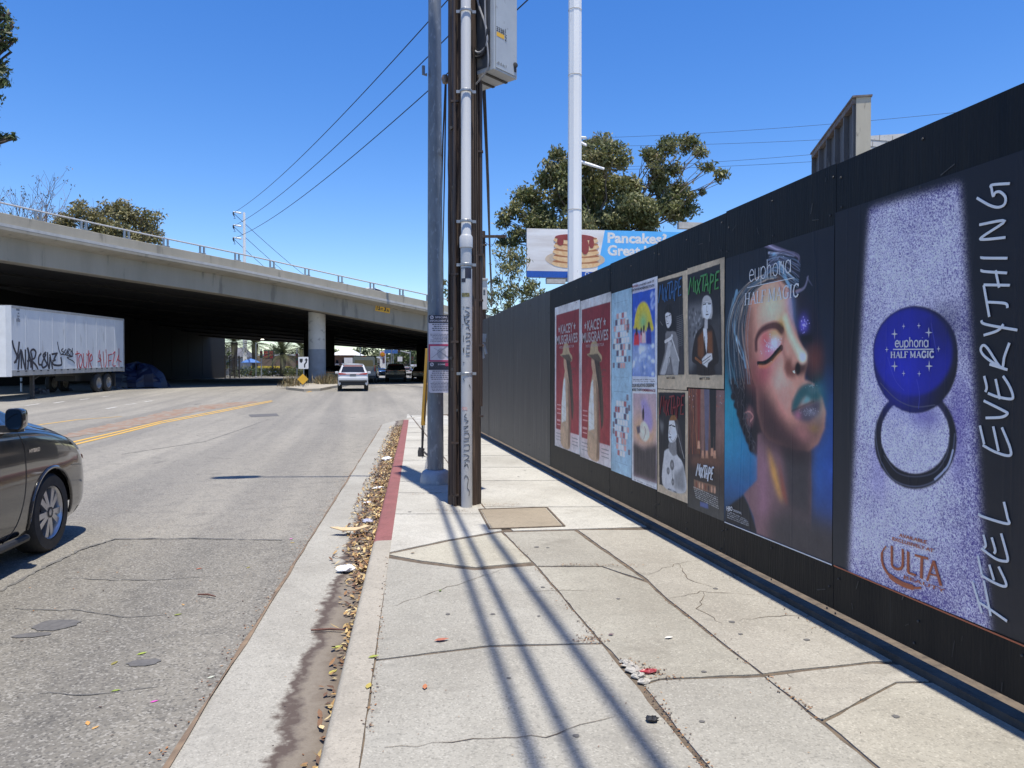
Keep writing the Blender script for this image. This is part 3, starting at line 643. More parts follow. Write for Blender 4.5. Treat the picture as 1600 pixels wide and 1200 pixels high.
red = [[(785, 690), (830, 680)], [(805, 655), (805, 800), (815, 850)], [(840, 690), (822, 740), (835, 830), (860, 760), (845, 690)], [(870, 680), (872, 800), (890, 835), (905, 790), (905, 680)], [(925, 650), (925, 830)], [(912, 700), (935, 680)], [(950, 690), (935, 760), (965, 740), (950, 690), (935, 760), (965, 850)], [(815, 850), (850, 835), (890, 855), (965, 850)],
       [(1040, 650), (1030, 720), (1055, 750), (1020, 770)], [(1045, 690), (1060, 830), (1090, 840), (1110, 760), (1105, 640)], [(1075, 660), (1085, 820)], [(1130, 690), (1135, 830)], [(1130, 700), (1165, 690)], [(1130, 760), (1160, 755)], [(1175, 690), (1200, 670), (1175, 800), (1205, 810)], [(1240, 630), (1240, 830)], [(1225, 745), (1265, 770)], [(1240, 690), (1215, 770)], [(1080, 860), (1180, 830), (1225, 850)]]
spray(red, SPR, .035, 'graffiti')
m = MB()
for (x, y, w_, h_) in ((172, 235, .26, .19), (188, 270, .1, .06), (182, 300, .18, .06), (186, 318, .12, .035), (172, 350, .32, .13)):
    u, z = c4(x, y)
    m = MB()
    for k in range(3): m.box((u+w_*k/3+w_/8, .006, z+h_/2), (w_/4.5, .006, h_))
    m.build('registration_mark', pm('faded_mark', (.2, .21, .24), rough=.6), tr)
# pole stub by the trailer and blue tarpaulin heap
p = base(33, 40); t = thing('pipe_bollard', 'thin white pipe post with dark bands standing behind the trailer front', 'bollard', p)
m = MB(); m.tube([(0, 0, 0), (0, 0, 2.2)], .05, 10); m.build('pipe', WS, t)
for z in (.45, .75, 1.05): m = MB(); m.lathe([(.053, z), (.053, z+.12)], 12); m.build('band', BLK, t)
m = MB(); p = base(214, 46); n1, n2 = 22, 10; vs = []; random.seed(5)
rows = []
for j in range(n2+1):
    v = j/n2; rw = []
    for i_ in range(n1+1):
        u = i_/n1; a = 2*math.pi*u; h = 1.35*(math.sin(v*math.pi/2)**.8)*(1+.18*math.sin(5*a)); rr = (1-v**1.6)*(1+.1*math.sin(7*a+v*3)+random.uniform(-.05, .05))
        rw.append((1.75*rr*math.cos(a), 1.1*rr*math.sin(a), h+random.uniform(-.06, .06)))
    rw[-1] = rw[0]; rows.append(rw)
m.loft(rows); o = m.build('tarpaulin_heap', pm('blue_tarpaulin', (.003, .006, .028), (.005, .010, .038), 3, .45, bump=.4, bscale=9)); o.location = p; tag(o, 'crumpled blue tarpaulin shelter in shade behind the trailer rear', 'tarpaulin')
for px, D, s_ in ((60, 38, 1.), (70, 37.5, .8), (108, 41, .5), (185, 44, .6), (196, 43.5, .4)):
    p = base(px, D); m = MB(); random.seed(px); m.lathe([(.0, .28), (.18, .24), (.32, .1), (.36, 0)], 9); m.v = [(x*s_*random.uniform(.7, 1.3), y*s_*random.uniform(.7, 1.3), z*s_*random.uniform(.7, 1.4)) for x, y, z in m.v]
    o = m.build('rubbish_bag', pm('rubbish_bag', (.03, .032, .05), (.09, .09, .1), 4, .5)); o.location = p; tag(o, f'dark rubbish heap lying under the trailer {"front end, larger of two" if px == 60 else "front end, smaller of two" if px == 70 else "middle" if px == 108 else "rear end, nearer the wheels" if px == 185 else "rear end, beside the blue tarpaulin"}', 'rubbish bag', 'rubbish heaps by the trailer')
# ================================================================ POLES AND WIRES
def cx(D, px): return (px-800)/F*D
# steel street light pole -------------------------------------------------------------
GALV = pm('galvanised_pole', (.18, .20, .225), (.135, .15, .17), 10, .5, .35, stretch=(1, 1, .35), c3=(.24, .26, .285), s3=26, th3=.58)
SB = ground(680.5, 755, .15); Dp = 8.95
sp = thing('street_light', 'tall galvanised steel street light pole with flared base at the kerb', 'street light', (SB.x, SB.y, SB.z))
m = MB(); m.lathe([(.100, .12), (.090, 3.0), (.078, 5.5), (.066, 8.2), (.05, 8.25)], 24); m.build('pole', GALV, sp, smooth=True)
m = MB(); m.lathe([(.19, 0), (.19, .03), (.175, .12), (.15, .155), (.118, .17), (.105, .17)], 12); m.build('base_cover', pm('cast_base', (.34, .37, .40), (.26, .28, .31), 7, .5, .3, c3=(.42, .44, .46), s3=18, th3=.6), sp, smooth=True)
m = MB(); m.tube([(0, 0, 8.0), (-.8, .10, 8.3), (-2.0, .3, 8.35)], [.04, .034, .03], 10); m.build('arm', GALV, sp, smooth=True)
m = MB(); m.lathe([(.0, -.35), (.12, -.3), (.16, 0), (.12, .3), (0, .35)], 12, (-2.3, .34, 8.3), 'X'); m.build('lamp_head', GALV, sp, smooth=True)
m = MB(); m.tube([(-.097, -.05, 4.9), (-.14, -.05, 4.9), (-.14, -.05, 5.0)], .02, 6); m.build('bracket', GALV, sp)
# enforcement sign strapped to it
U = Vector((math.cos(YAW+.05), -math.sin(YAW+.05), 0)); V = Vector((0, 0, 1)); N = U.cross(V)
sc = at(690, 553, Dp-.14); es = thing('enforcement_sign', 'narrow white parking enforcement sign with black header and red box on the steel pole', 'sign', sc)
PL = pm('sign_lilac_white', (.60, .57, .62), (.53, .50, .55), 9, .5, c3=(.46, .45, .5), s3=30, th3=.6); NAVY = pm('sign_navy', (.018, .018, .035), (.03, .03, .045), 6, .5); SRED = pm('sign_red', (.42, .03, .10), (.36, .03, .09), 8, .5)
hw_, hh_ = .155, .463
m = MB(); m.prism(rrect(2*hw_, 2*hh_, .03), (0, 0, 0), U, V, N, .006); m.build('panel', PL, es)
m = MB(); m.prism(rrect(2*hw_, .095, .01), V*(hh_-.048), U, V, N, .008); m.prism(rrect(2*hw_, .035), V*-.173, U, V, N, .0079); m.prism(rrect(2*hw_, .06, .0), V*-.125, U, V, N, .008); m.build('header', NAVY, es)
m = MB()
for b in ((0, .105, .31, .022), (0, -.083, .31, .018), (-.146, .01, .018, .17), (.146, .01, .018, .17)): m.prism(rrect(b[2], b[3]), U*b[0]+V*b[1], U, V, N, .009)
m.prism(rrect(.09, .04), U*.09+V*-.125, U, V, N, .0092); m.build('red_border', SRED, es)
m = MB(); letters(m, 'SPECIAL', V*.424, U, V, .15, .022, .02, N, .0095, 'c'); letters(m, 'ENFORCEMENT ZONE', V*.383, U, V, .28, .022, .02, N, .0095, 'c'); letters(m, 'ZONE', V*-.133, U, V, .09, .018, .01, N, .0098, 'c')
for x, y in ((-.115, .435), (.115, .435), (-.115, -.125), (.115, -.125)):
    m.lathe([(.012, .009), (.022, .009), (.022, .0092)], 14); q = len(m.v)-14*3
    for j in range(q, len(m.v)): a, b, c = m.v[j]; m.v[j] = tuple(U*(x+a)+V*(y+b)+N*c)
    m.tube([U*(x-.012)+V*(y-.012)+N*.0095, U*(x+.012)+V*(y+.012)+N*.0095], .003, 4)
m.build('lettering', PL, es)
m = MB(); random.seed(11)
def smalltext(y0, y1, step, hgt, wmin=.18, wmax=.27):
    y = y0
    while y > y1:
        wd = random.uniform(wmin, wmax); x = -wd/2
        while x < wd/2-.01:
            l = random.uniform(.012, .035); l = min(l, wd/2-x); m.prism(rrect(l, hgt*random.uniform(.75, 1.)), U*(x+l/2)+V*y, U, V, N, .0075); x += l+.006
        y -= step
smalltext(.352, .26, .024, .012); smalltext(.235, .135, .017, .007); smalltext(-.205, -.31, .024, .011); smalltext(-.335, -.44, .017, .007)
m.tube([U*-.09+V*.07+N*.008, U*.12+V*-.06+N*.008], .002, 4); m.tube([U*.06+V*.09+N*.008, U*-.12+V*-.05+N*.008], .002, 4)
m.build('small_print', pm('sign_ink', (.10, .095, .12), rough=.6), es)
m = MB(); m.lathe([(.0, .006), (.055, .006), (.055, .0075), (0, .0076)], 20)
m.v = [tuple(U*a+V*(b*1.2+.005)+N*c) for a, b, c in m.v]; m.build('emblem', pm('sign_grey', (.42, .41, .45), rough=.6), es)
# wooden utility pole -----------------------------------------------------------------
WB = ground(726, 786, .15)
WOOD = pm('creosoted_wood', (.070, .042, .028), (.032, .020, .014), 3.5, .85, bump=1., bscale=14, stretch=(5, 5, .22), c3=(.125, .085, .058), s3=5, th3=.56)
wpole = thing('utility_pole', 'dark brown wooden utility pole standing in the sidewalk', 'utility pole', (WB.x, WB.y, WB.z), -YAW)
m = MB(); random.seed(8); rows = []
for z in np.linspace(-.05, 11.5, 60):
    r_ = .168-.0033*z; rows.append([((r_+(.006*math.sin(k*3.1+z*.7)+random.uniform(-.003, .003)))*math.cos(2*math.pi*k/40)-.0018*z, (r_+random.uniform(-.003, .003))*math.sin(2*math.pi*k/40), z) for k in range(40)])
m.loft(rows, True); m.build('pole', WOOD, wpole, smooth='all')
m = MB()                                     # drying cracks, standing slightly proud as dark splits with light lips
for k in range(9):
    a = R(200+k*17+random.uniform(-6, 6)); z0 = random.uniform(0, 3.5); m.tube([((.168-.0033*z)*math.cos(a+.02*math.sin(z*3))-.0018*z, (.168-.0033*z)*math.sin(a+.02*math.sin(z*3)), z) for z in np.linspace(z0, z0+random.uniform(1.2, 3), 14)], .006, 5)
m.build('drying_crack', pm('crack_black', (.006, .005, .004), rough=.95), wpole)
def wz(py): return CZ+(580-py)/F*7.6-WB.z
PVC = pm('white_pipe_scuffed', (.47, .47, .465), (.39, .39, .385), 3, .35, c3=(.25, .24, .24), s3=16, th3=.7, stretch=(1, 1, .4)); PVC2 = pm('grey_pipe', (.46, .47, .48), (.39, .40, .415), 2, .35, stretch=(1, 1, .2))
cxp, cyp = .035, -.215
m = MB(); m.lathe([(.0565, 0), (.0565, wz(425))], 20, (cxp, cyp, 0)); pc = m.build('conduit', PVC, wpole, smooth=True)
m = MB(); m.lathe([(.054, wz(424)), (.056, wz(394)), (.066, wz(393)), (.066, wz(377)), (.054, wz(374)), (.0505, wz(373)), (.0505, 10)], 20, (cxp-.004, cyp, 0)); m.build('conduit', PVC2, wpole, smooth=True)
for py in (160, 355.5, 421, 586, 40):
    m = MB(); m.lathe([(.059, wz(py)), (.063, wz(py)+.005), (.063, wz(py)+.025), (.059, wz(py)+.03)], 18, (cxp-.003, cyp, 0)); m.box((cxp-.075, cyp+.01, wz(py)+.015), (.05, .02, .028)); m.box((cxp+.075, cyp+.02, wz(py)+.015), (.04, .02, .028))
    m.build('strap', STL, wpole)
BRN = pm('brown_conduit', (.075, .05, .037), (.05, .033, .025), 4, .5, .3, stretch=(1, 1, .2))
m = MB(); m.lathe([(.020, 0), (.020, wz(120)), (.02, 9.)], 10, (-.085, -.165, 0))
for py in (170, 432, 535, 690, 770): m.box((-.085, -.17, wz(py)), (.075, .03, .02))
m.build('thin_conduit', BRN, wpole, smooth=True)
m = MB(); m.lathe([(.022, 1.0), (.022, wz(130))], 10, (.165, -.02, 0))
for py in (240, 400, 470, 540, 650): m.box((.17, -.03, wz(py)), (.05, .04, .02))
m.build('thin_conduit', BRN, wpole, smooth=True)
for py, x in ((515, -.12), (560, -.125), (577, -.11), (488, -.09), (640, -.07), (300, -.1), (210, -.12)): m = MB(); m.lathe([(0, -.03), (.016, -.03), (.016, .02)], 8, (x, -.15, wz(py)), 'Y'); m.build('bolt', DST, wpole)
INK = pm('marker_ink', (.03, .03, .035), rough=.6)
# pen scribbles wrapped on the conduit, traced in (across, up) and rolled round the pipe
def scribble(lines, rad, mat, name, parent, rr=.0028):
    m = MB()
    for l in lines:
        P = []
        for px, py in [tuple(q) for q in catmull(l, 4)]:
            a = (px-731)/9.*1.15; a = max(-1.4, min(1.4, a)); P.append((cxp+math.sin(a)*rad, cyp-math.cos(a)*rad, wz(py)))
        m.tube(P, rr, 5)
    return m.build(name, mat, parent, smooth=True)
sc1 = []
g = lambda x, y: (620+x/8., 460+y/8.)
for l in ([(885, 185), (925, 190)], [(875, 225), (925, 260), (890, 275)], [(870, 300), (925, 285), (880, 330)], [(865, 330), (880, 380), (900, 390)], [(890, 350), (925, 345), (890, 390), (925, 400)], [(885, 440), (925, 415)], [(905, 430), (930, 465)], [(885, 500), (930, 505), (930, 540), (885, 560)], [(900, 530), (880, 570)], [(885, 600), (925, 590), (930, 640), (890, 650)], [(885, 680), (930, 680)], [(890, 710), (890, 740), (930, 730)], [(885, 770), (905, 770), (925, 770)], [(855, 530), (858, 610)], [(850, 680), (860, 740), (862, 670)], [(860, 280), (880, 370)], [(850, 180), (866, 190)], [(840, 400), (856, 396)], [(850, 850), (868, 855)], [(855, 1050), (870, 1080)], [(920, 1120), (935, 1160)]): sc1.append([g(*p) for p in l])
g2 = lambda x, y: (620+x/5.455, 600+y/5.455)
for l in ([(605, 240), (590, 265), (610, 275)], [(590, 290), (620, 300), (600, 320)], [(585, 350), (620, 340), (590, 370)], [(590, 385), (620, 380)], [(585, 410), (620, 400), (625, 440), (585, 440)], [(585, 470), (625, 460)], [(585, 500), (625, 495), (625, 540), (585, 540)], [(585, 575), (610, 580), (625, 600), (590, 630)], [(600, 640), (590, 680), (610, 655), (620, 690)], [(590, 780), (600, 750), (620, 780), (612, 850), (628, 880), (625, 920)], [(600, 620), (632, 632)]): sc1.append([g2(*p) for p in l])
scribble(sc1, .0575, INK, 'graffiti', pc)
m = MB()
for px, py, w_, h_ in ((728.5, 432, 5, 15), (737, 432, 5, 15)):
    pass
def sticker(py0, py1, a0, a1, mat, name, rad=.0575):
    m = MB(); m.loft([[(cxp+math.sin(a)*rad, cyp-math.cos(a)*rad, wz(p)) for a in np.linspace(a0, a1, 8)] for p in (py0, py1)]); return m.build(name, mat, pc)
sticker(424, 440, -.2, 1.0, NAVY, 'sticker'); sticker(462, 468, -.9, .6, pm('sticker_olive', (.28, .25, .08), (.05, .05, .04), 60, .5), 'sticker'); sticker(440, 446, -1, -.1, NAVY, 'sticker'); sticker(634, 639, -.9, .2, pm('sticker_red', (.5, .15, .13), (.6, .55, .5), 80, .5), 'sticker')
# equipment cabinet on the pole --------------------------------------------------------
K = [at(772, 107.5, 7.35), at(808, 121.5, 7.62), at(745, 136, 7.98)]; zb_ = K[0].z
e1 = (K[1]-K[0]); e1.z = 0; w1 = e1.length; e1.normalize(); e2 = Vector((-e1.y, e1.x, 0)); w2 = .50
if e2.dot(K[2]-K[0]) < 0: e2 = -e2
cb = thing('equipment_cabinet', 'grey metal equipment cabinet mounted high on the wooden utility pole', 'cabinet', K[0])
CG = pm('cabinet_grey', (.40, .43, .45), (.34, .365, .39), 3, .45, c3=(.26, .27, .28), s3=14, th3=.66); CD = pm('cabinet_side_shade', (.045, .05, .06), (.07, .075, .085), 4, .5)
m = MB(); m.prism([(0, 0), (w1, 0), (w1, w2), (0, w2)], (0, 0, 0), e1, e2, Vector((0, 0, 1)), 1.35); m.build('case', CG, cb, bevel=.006)
Zu = Vector((0, 0, 1)); n1_ = -e2; n2_ = -e1
m = MB(); m.prism([(.02, .02), (w1-.015, .02), (w1-.015, 1.3), (.02, 1.3)], n1_*.001, e1, Zu, n1_, .008); m.build('door', CG, cb, bevel=.003)
m = MB(); m.prism([(.05, .04), (w2-.04, .04), (w2-.04, 1.3), (.05, 1.3)], n2_*.001, e2, Zu, n2_, .005); m.build('shaded_side', CD, cb)  # flat dark plate over the side face, its shade painted as colour
m = MB()
for o_ in (.12, .3): m.prism([(o_*w2*2, -.012), (o_*w2*2+.03, -.012), (o_*w2*2+.03, .0), (o_*w2*2, 0)], e1*.01, e2, Zu, e1, w1-.02)
m.build('bottom_rib', DST, cb)
m = MB(); m.prism(rrect(.115, .042), e1*.085+Zu*.355, e1, Zu, n1_, .011); m.build('number_strip', SY, cb)
m = MB(); letters(m, '3338', e1*.022+Zu*.378, e1, Zu, .12, .05, .015, n1_, .012); letters(m, '1', e1*.155+Zu*.40, e1, Zu, None, .045, .012, n1_, .012); letters(m, '2', e1*.15+Zu*.325, e1, Zu, None, .045, .012, n1_, .012); m.box(e1*.163+Zu*.385+n1_*.012, (.03, .002, .005), math.atan2(e1.y, e1.x))
m.build('number', BLK, cb)
m = MB(); random.seed(2)
for k in range(9): a = .03+k*.017; m.tube([e1*a+Zu*(.05+random.uniform(0, .01))+n1_*.011, e1*(a+random.uniform(-.006, .012))+Zu*(.085+random.uniform(-.01, .008))+n1_*.011], .002, 4)
m.build('graffiti', INK, cb)
m = MB(); m.lathe([(0, -.02), (.022, -.018), (.03, 0)], 12, e1*(w1-.045)+Zu*.13+n1_*.01, 'Y'); m.box(e1*(w1-.045)+Zu*.09+n1_*.012, (.03, .01, .06), math.atan2(e1.y, e1.x)); m.build('lock', DST, cb)
CAB = pm('grey_cable', (.10, .105, .115), (.07, .07, .08), 5, .5); BCAB = pm('black_cable', (.012, .012, .016), (.02, .02, .025), 5, .6)
def q2(u, z, o=.03): return n2_*o+e2*u+Zu*z
m = MB(); m.tube([Vector(p) for p in catmull([q2(.30, 1.2), q2(.31, .6), q2(.29, .32), q2(.18, .20), q2(.07, .26), q2(.09, .45), q2(.2, .75), q2(.23, 1.2)], 6)], .011, 7)
m.tube([Vector(p) for p in catmull([q2(.10, 1.2), q2(.09, .5), q2(.05, .1), q2(.10, -.02, .02), q2(.3, -.16, .02), q2(.33, -.35, .0)], 6)], .009, 7); m.build('cable', pm('silver_cable', (.30, .30, .31), (.2, .2, .21), 5, .5), cb, smooth=True)
m = MB(); m.tube([Vector(p) for p in catmull([q2(.33, 1.3), q2(.34, .6), q2(.31, .27), q2(.2, .16), q2(.1, .2), q2(.06, .4)], 6)], .013, 7); m.tube([q2(.16, 1.3), q2(.16, .8)], .03, 8); m.build('cable', BCAB, cb, smooth=True)
m = MB(); m.box(at(741, 112, 7.85)-K[0], (.10, .10, .06)); m.box(at(741, 20, 7.85)-K[0], (.1, .1, .06)); m.build('bracket', STL, cb)
# cables hanging by the pole -----------------------------------------------------------
def wire(name, pts, r, mat, label, cat='cable', group=None, sag=0., n=24):
    pts = [Vector(p) for p in pts]
    if len(pts) == 2: a, b = pts; pts = [a.lerp(b, t/n)-Vector((0, 0, 4*sag*(t/n)*(1-t/n))) for t in range(n+1)]
    c = pts[len(pts)//2]; m = MB(); m.tube([p-c for p in pts], r, 6); o = m.build(name, mat, smooth='all'); o.location = c; return tag(o, label, cat, group)
wire('cable', [at(755, 120, 7.9), at(761, 250, 9.5), at(765, 380, 15), at(768, 480, 30)], .020, BCAB, 'thick black cable hanging from below the grey cabinet beside the wooden pole')
wire('cable', [at(757, 130, 7.9), at(763.5, 290, 10.5), at(766, 400, 16), at(770, 470, 30)], .012, BCAB, 'thin black cable hanging close beside the thicker one right of the wooden pole')
wire('cable', [at(697, 118, 7.8), at(695, 250, 9.), at(692, 400, 12), at(693, 520, 20)], .009, BCAB, 'thin dark cable in the gap between steel and wooden poles')
wire('cable', [at(696, 128, 7.8), at(692, 220, 8.5), at(688, 400, 13)], .009, BCAB, 'second dark cable leaning left between steel and wooden poles')
m = MB(); m.lathe([(.0, -.05), (.03, -.04), (.04, 0), (.03, .04), (0, .05)], 12); o = m.build('insulator', pm('brown_porcelain', (.2, .15, .1), (.15, .11, .08), 8, .3), smooth=True); o.location = at(695.5, 124, 7.7); tag(o, 'small brown insulator in the gap between the two near poles', 'insulator')
# overhead cable bundles above the sidewalk (their shadows cross the slabs)
for i_, (a, b, h) in enumerate((((688, 788), (836, 1200), 7.6), ((714, 804), (908, 1200), 7.2), ((768, 836), (1032, 1200), 8.6))):
    sh = Vector((-sdir.x, -sdir.y, 0))/sdir.z*(h-.15)
    A_ = ground(*a, .15)-sh; B_ = ground(*b, .15)-sh; dd = (B_-A_); A_.z = B_.z = h
    wire('overhead_cable', [A_-dd*.12, A_+dd*3.0], .025 if i_ < 2 else .032, BCAB, ('left of three', 'middle one of three', 'right and highest of three')[i_]+' overhead cable bundles above the sidewalk', 'cable', 'cable bundles over the sidewalk', .05)
# guy wire with its yellow guard
ga = ground(660, 712, .15); gb = at(676, 430, 11.); 
gt = thing('guy_wire', 'guy wire with long yellow guard anchored beside the steel pole', 'guy wire', ga)
dirg = (gb-ga).normalized(); m = MB(); m.tube([(0, 0, 0), gb-ga], .008, 6); m.build('wire', DST, gt)
ds = lambda py: (ga.z*0+((580-py)/F*11.8+CZ-ga.z))/dirg.z
for k, (x0, x1) in enumerate(((668, 661), (669, 664))):
    a_ = at(x0, 545 if k == 0 else 600, 11.6)-ga; b_ = at(x1, 664 if k == 0 else 632, 11.75)-ga
    m = MB(); m.tube([b_, a_], .035 if k == 0 else .025, 10); m.build('guard', pm('guard_yellow', (.55, .30, .03), (.46, .25, .03), 4, .5), gt, smooth=True)
m = MB(); m.tube([at(660, 664, 11.75)-ga, at(659.5, 700, 11.8)-ga], .014, 6); m.tube([at(659, 700, 11.8)-ga, at(657.5, 706, 11.8)-ga, at(658, 716, 11.8)-ga], .05, 8); m.tube([at(660, 704, 11.8)-ga, at(668, 711, 11.7)-ga], .016, 6); m.build('anchor', DST, gt)
# tall white steel pole right of the utility pole ---------------------------------------
PW = pm('white_steel_pole', (.84, .84, .82), (.76, .76, .74), 1.5, .45, stretch=(1, 1, .12), c3=(.40, .39, .38), s3=4, th3=.68)
Dw = 30.; b = base(897.5, Dw); hp = thing('transmission_pole', 'tall white octagonal steel pole rising behind the hoarding', 'pole', b, .35)
m = MB(); m.lathe([(.34, 0), (.285, 5), (.265, 16.8), (.22, 34)], 8); m.build('shaft', PW, hp)
for z in (7.9, 13.3, 15.9, 21): m = MB(); m.lathe([(.300-.0016*z, z), (.310-.0016*z, z+.015), (.300-.0016*z, z+.03)], 8); m.build('joint', pm('pole_joint', (.42, .41, .4), rough=.6), hp)
for py in (15, 45, 74, 103, 118, 132, 161, 190, 219, 248, 257, 279, 289, 293, 308, 337, 366, 395, 424): 
    q = at(901.5, py, Dw-.29)-b; q = Matrix.Rotation(-.35, 3, 'Z') @ q; m = MB(); m.box(q, (.045, .06, .09), -.35-YAW); m.build('step_socket', DST, hp)
# far transmission pole with three arms, left
D2 = 130.; b = base(383, D2); b.z = .5; fp = thing('transmission_pole', 'slender white transmission pole with three short arms above the overpass', 'pole', b, -YAW)
top = at(377.5, 333, D2).z-b.z
m = MB(); m.lathe([(.36, 2.6), (.33, 8), (.22, top)], 10); m.build('shaft', PW, fp); m = MB(); m.lathe([(.40, 0), (.38, 2.6)], 10); m.build('painted_base', _M['grey_base_paint'], fp)
tips = []
for k, py in enumerate((331, 351.5, 371)):
    p = at(364.5, py, D2); q = Matrix.Rotation(YAW, 3, 'Z') @ (p-b); j = Matrix.Rotation(YAW, 3, 'Z') @ (at(377, py+2, D2)-b)
    m = MB(); m.tube([j, q], [.18, .10], 8); a_ = m.build('arm', PW, fp); m = MB(); m.tube([q, q+Vector((0, 0, -.35)), q+Vector((.15, 0, -.75))], [.12, .14, .09], 8); m.tube([q+Vector((.1, 0, -.6)), q+Vector((.35, 0, -1.2)), q+Vector((0, .2, -1.1))], .05, 5); m.build('insulator', DST, a_); tips.append(p-Vector((0, 0, .2)))
for k, ((x, y), nm) in enumerate(zip(((905, -235), (905, -155), (905, -75)), ('topmost', 'middle', 'lowest'))):
    wire('power_line', [tips[k], at(x, y, Dw)], .035, BCAB, nm+' of three power lines rising from the far white pole to the upper right', 'power line', 'power lines crossing the street', 1.6, 40)
for k, ((x, y), nm) in enumerate(zip(((470, 424), (446, 424), (420, 420)), ('topmost', 'middle', 'lowest'))):
    wire('power_line', [tips[k], at(x+110, y+68, 330)], .045, BCAB, nm+' of three faint power lines descending right behind the overpass', 'power line', 'power lines behind the overpass', 3.)
# pole behind it with white arms, lines to the right
D3 = 62.; b = base(905, D3); t = thing('transmission_pole', 'white pole hidden behind the tall one with an arm reaching right', 'pole', b, -YAW)
m = MB(); m.lathe([(.22, 0), (.16, 20.6)], 10); m.build('shaft', PW, t)
for (x, y), (x2, y2) in (((905, 252), (944, 264)), ((905, 215), (916, 215)), ((905, 221), (916, 227))):
    m = MB(); m.tube([Matrix.Rotation(YAW, 3, 'Z') @ (at(x, y, D3)-b), Matrix.Rotation(YAW, 3, 'Z') @ (at(x2, y2, D3-.5)-b)], [.15, .10], 8); m.build('arm', PW, t)
for (x, y), (x2, y2), nm in (((912, 216), (1640, 160), 'topmost'), ((914, 228), (1640, 194), 'second highest'), ((940, 262), (1640, 202), 'third highest'), ((944, 265), (1640, 222), 'lowest')):
    wire('power_line', [at(x, y, D3), at(x2, y2, 45)], .012, BCAB, nm+' of four thin power lines above the hoarding at right', 'power line', 'power lines at right', .35)
# small utility pole beyond the end of the hoarding
D4 = 30.; b = base(755, D4); t = thing('utility_pole', 'thin distant wooden pole with crossarm beyond the end of the hoarding', 'utility pole', b, -YAW)
fz = lambda py: CZ+(580-py)/F*D4-b.z
m = MB(); m.tube([(0, 0, 0), (.0, 0, fz(362))], [.15, .09], 10); m.build('pole', WOOD, t, smooth=True)
m = MB(); m.box((cx(D4, 770)-cx(D4, 755), -.12, fz(371)), (1.1, .1, .1)); m.box((0, -.1, fz(384)), (.3, .1, .07)); m.build('crossarm', WOOD, t)
m = MB(); m.prism(rrect(.30, 1.22, .03), (.02, -.1, fz(461)), (1, 0, 0), (0, 0, 1), (0, -1, 0), .25); m.box((.02, -.25, fz(438)), (.37, .32, .06)); bx_ = m.build('meter_box', pm('meter_box', (.5, .5, .48), (.43, .43, .41), 4, .5), t)
m = MB()
for k in range(4): m.box((.06, -.353, fz(455+k*2.2)), (.08, .004, .035))
m.build('decal', BLK, bx_)
m = MB(); m.tube([Vector(p) for p in catmull([(-.1, -.1, fz(372)), (.1, -.1, fz(380)), (.35, -.12, fz(386)), (.52, -.12, fz(374))], 5)], .012, 5); m.build('jumper_wire', BCAB, t)
# electrical service stubs on the right of the near pole
sv = thing('service_weatherhead', 'small grey conduit fittings at the right side of the wooden pole', 'conduit fitting', at(755, 530, 8.2))
m = MB(); o_ = at(755, 530, 8.2); m.box(at(754.5, 525, 8.2)-o_, (.07, .06, .05)); m.box(at(754, 531, 8.2)-o_, (.06, .06, .05)); m.tube([at(756, 541, 8.2)-o_, at(759.5, 553, 8.2)-o_], .018, 8); m.tube([at(753, 540, 8.2)-o_, at(755.5, 560, 8.2)-o_], .016, 8); m.tube([at(750, 536, 8.1)-o_, at(756, 540, 8.2)-o_], .02, 8); m.build('fitting', pm('grey_fitting', (.42, .43, .41), rough=.5), sv)
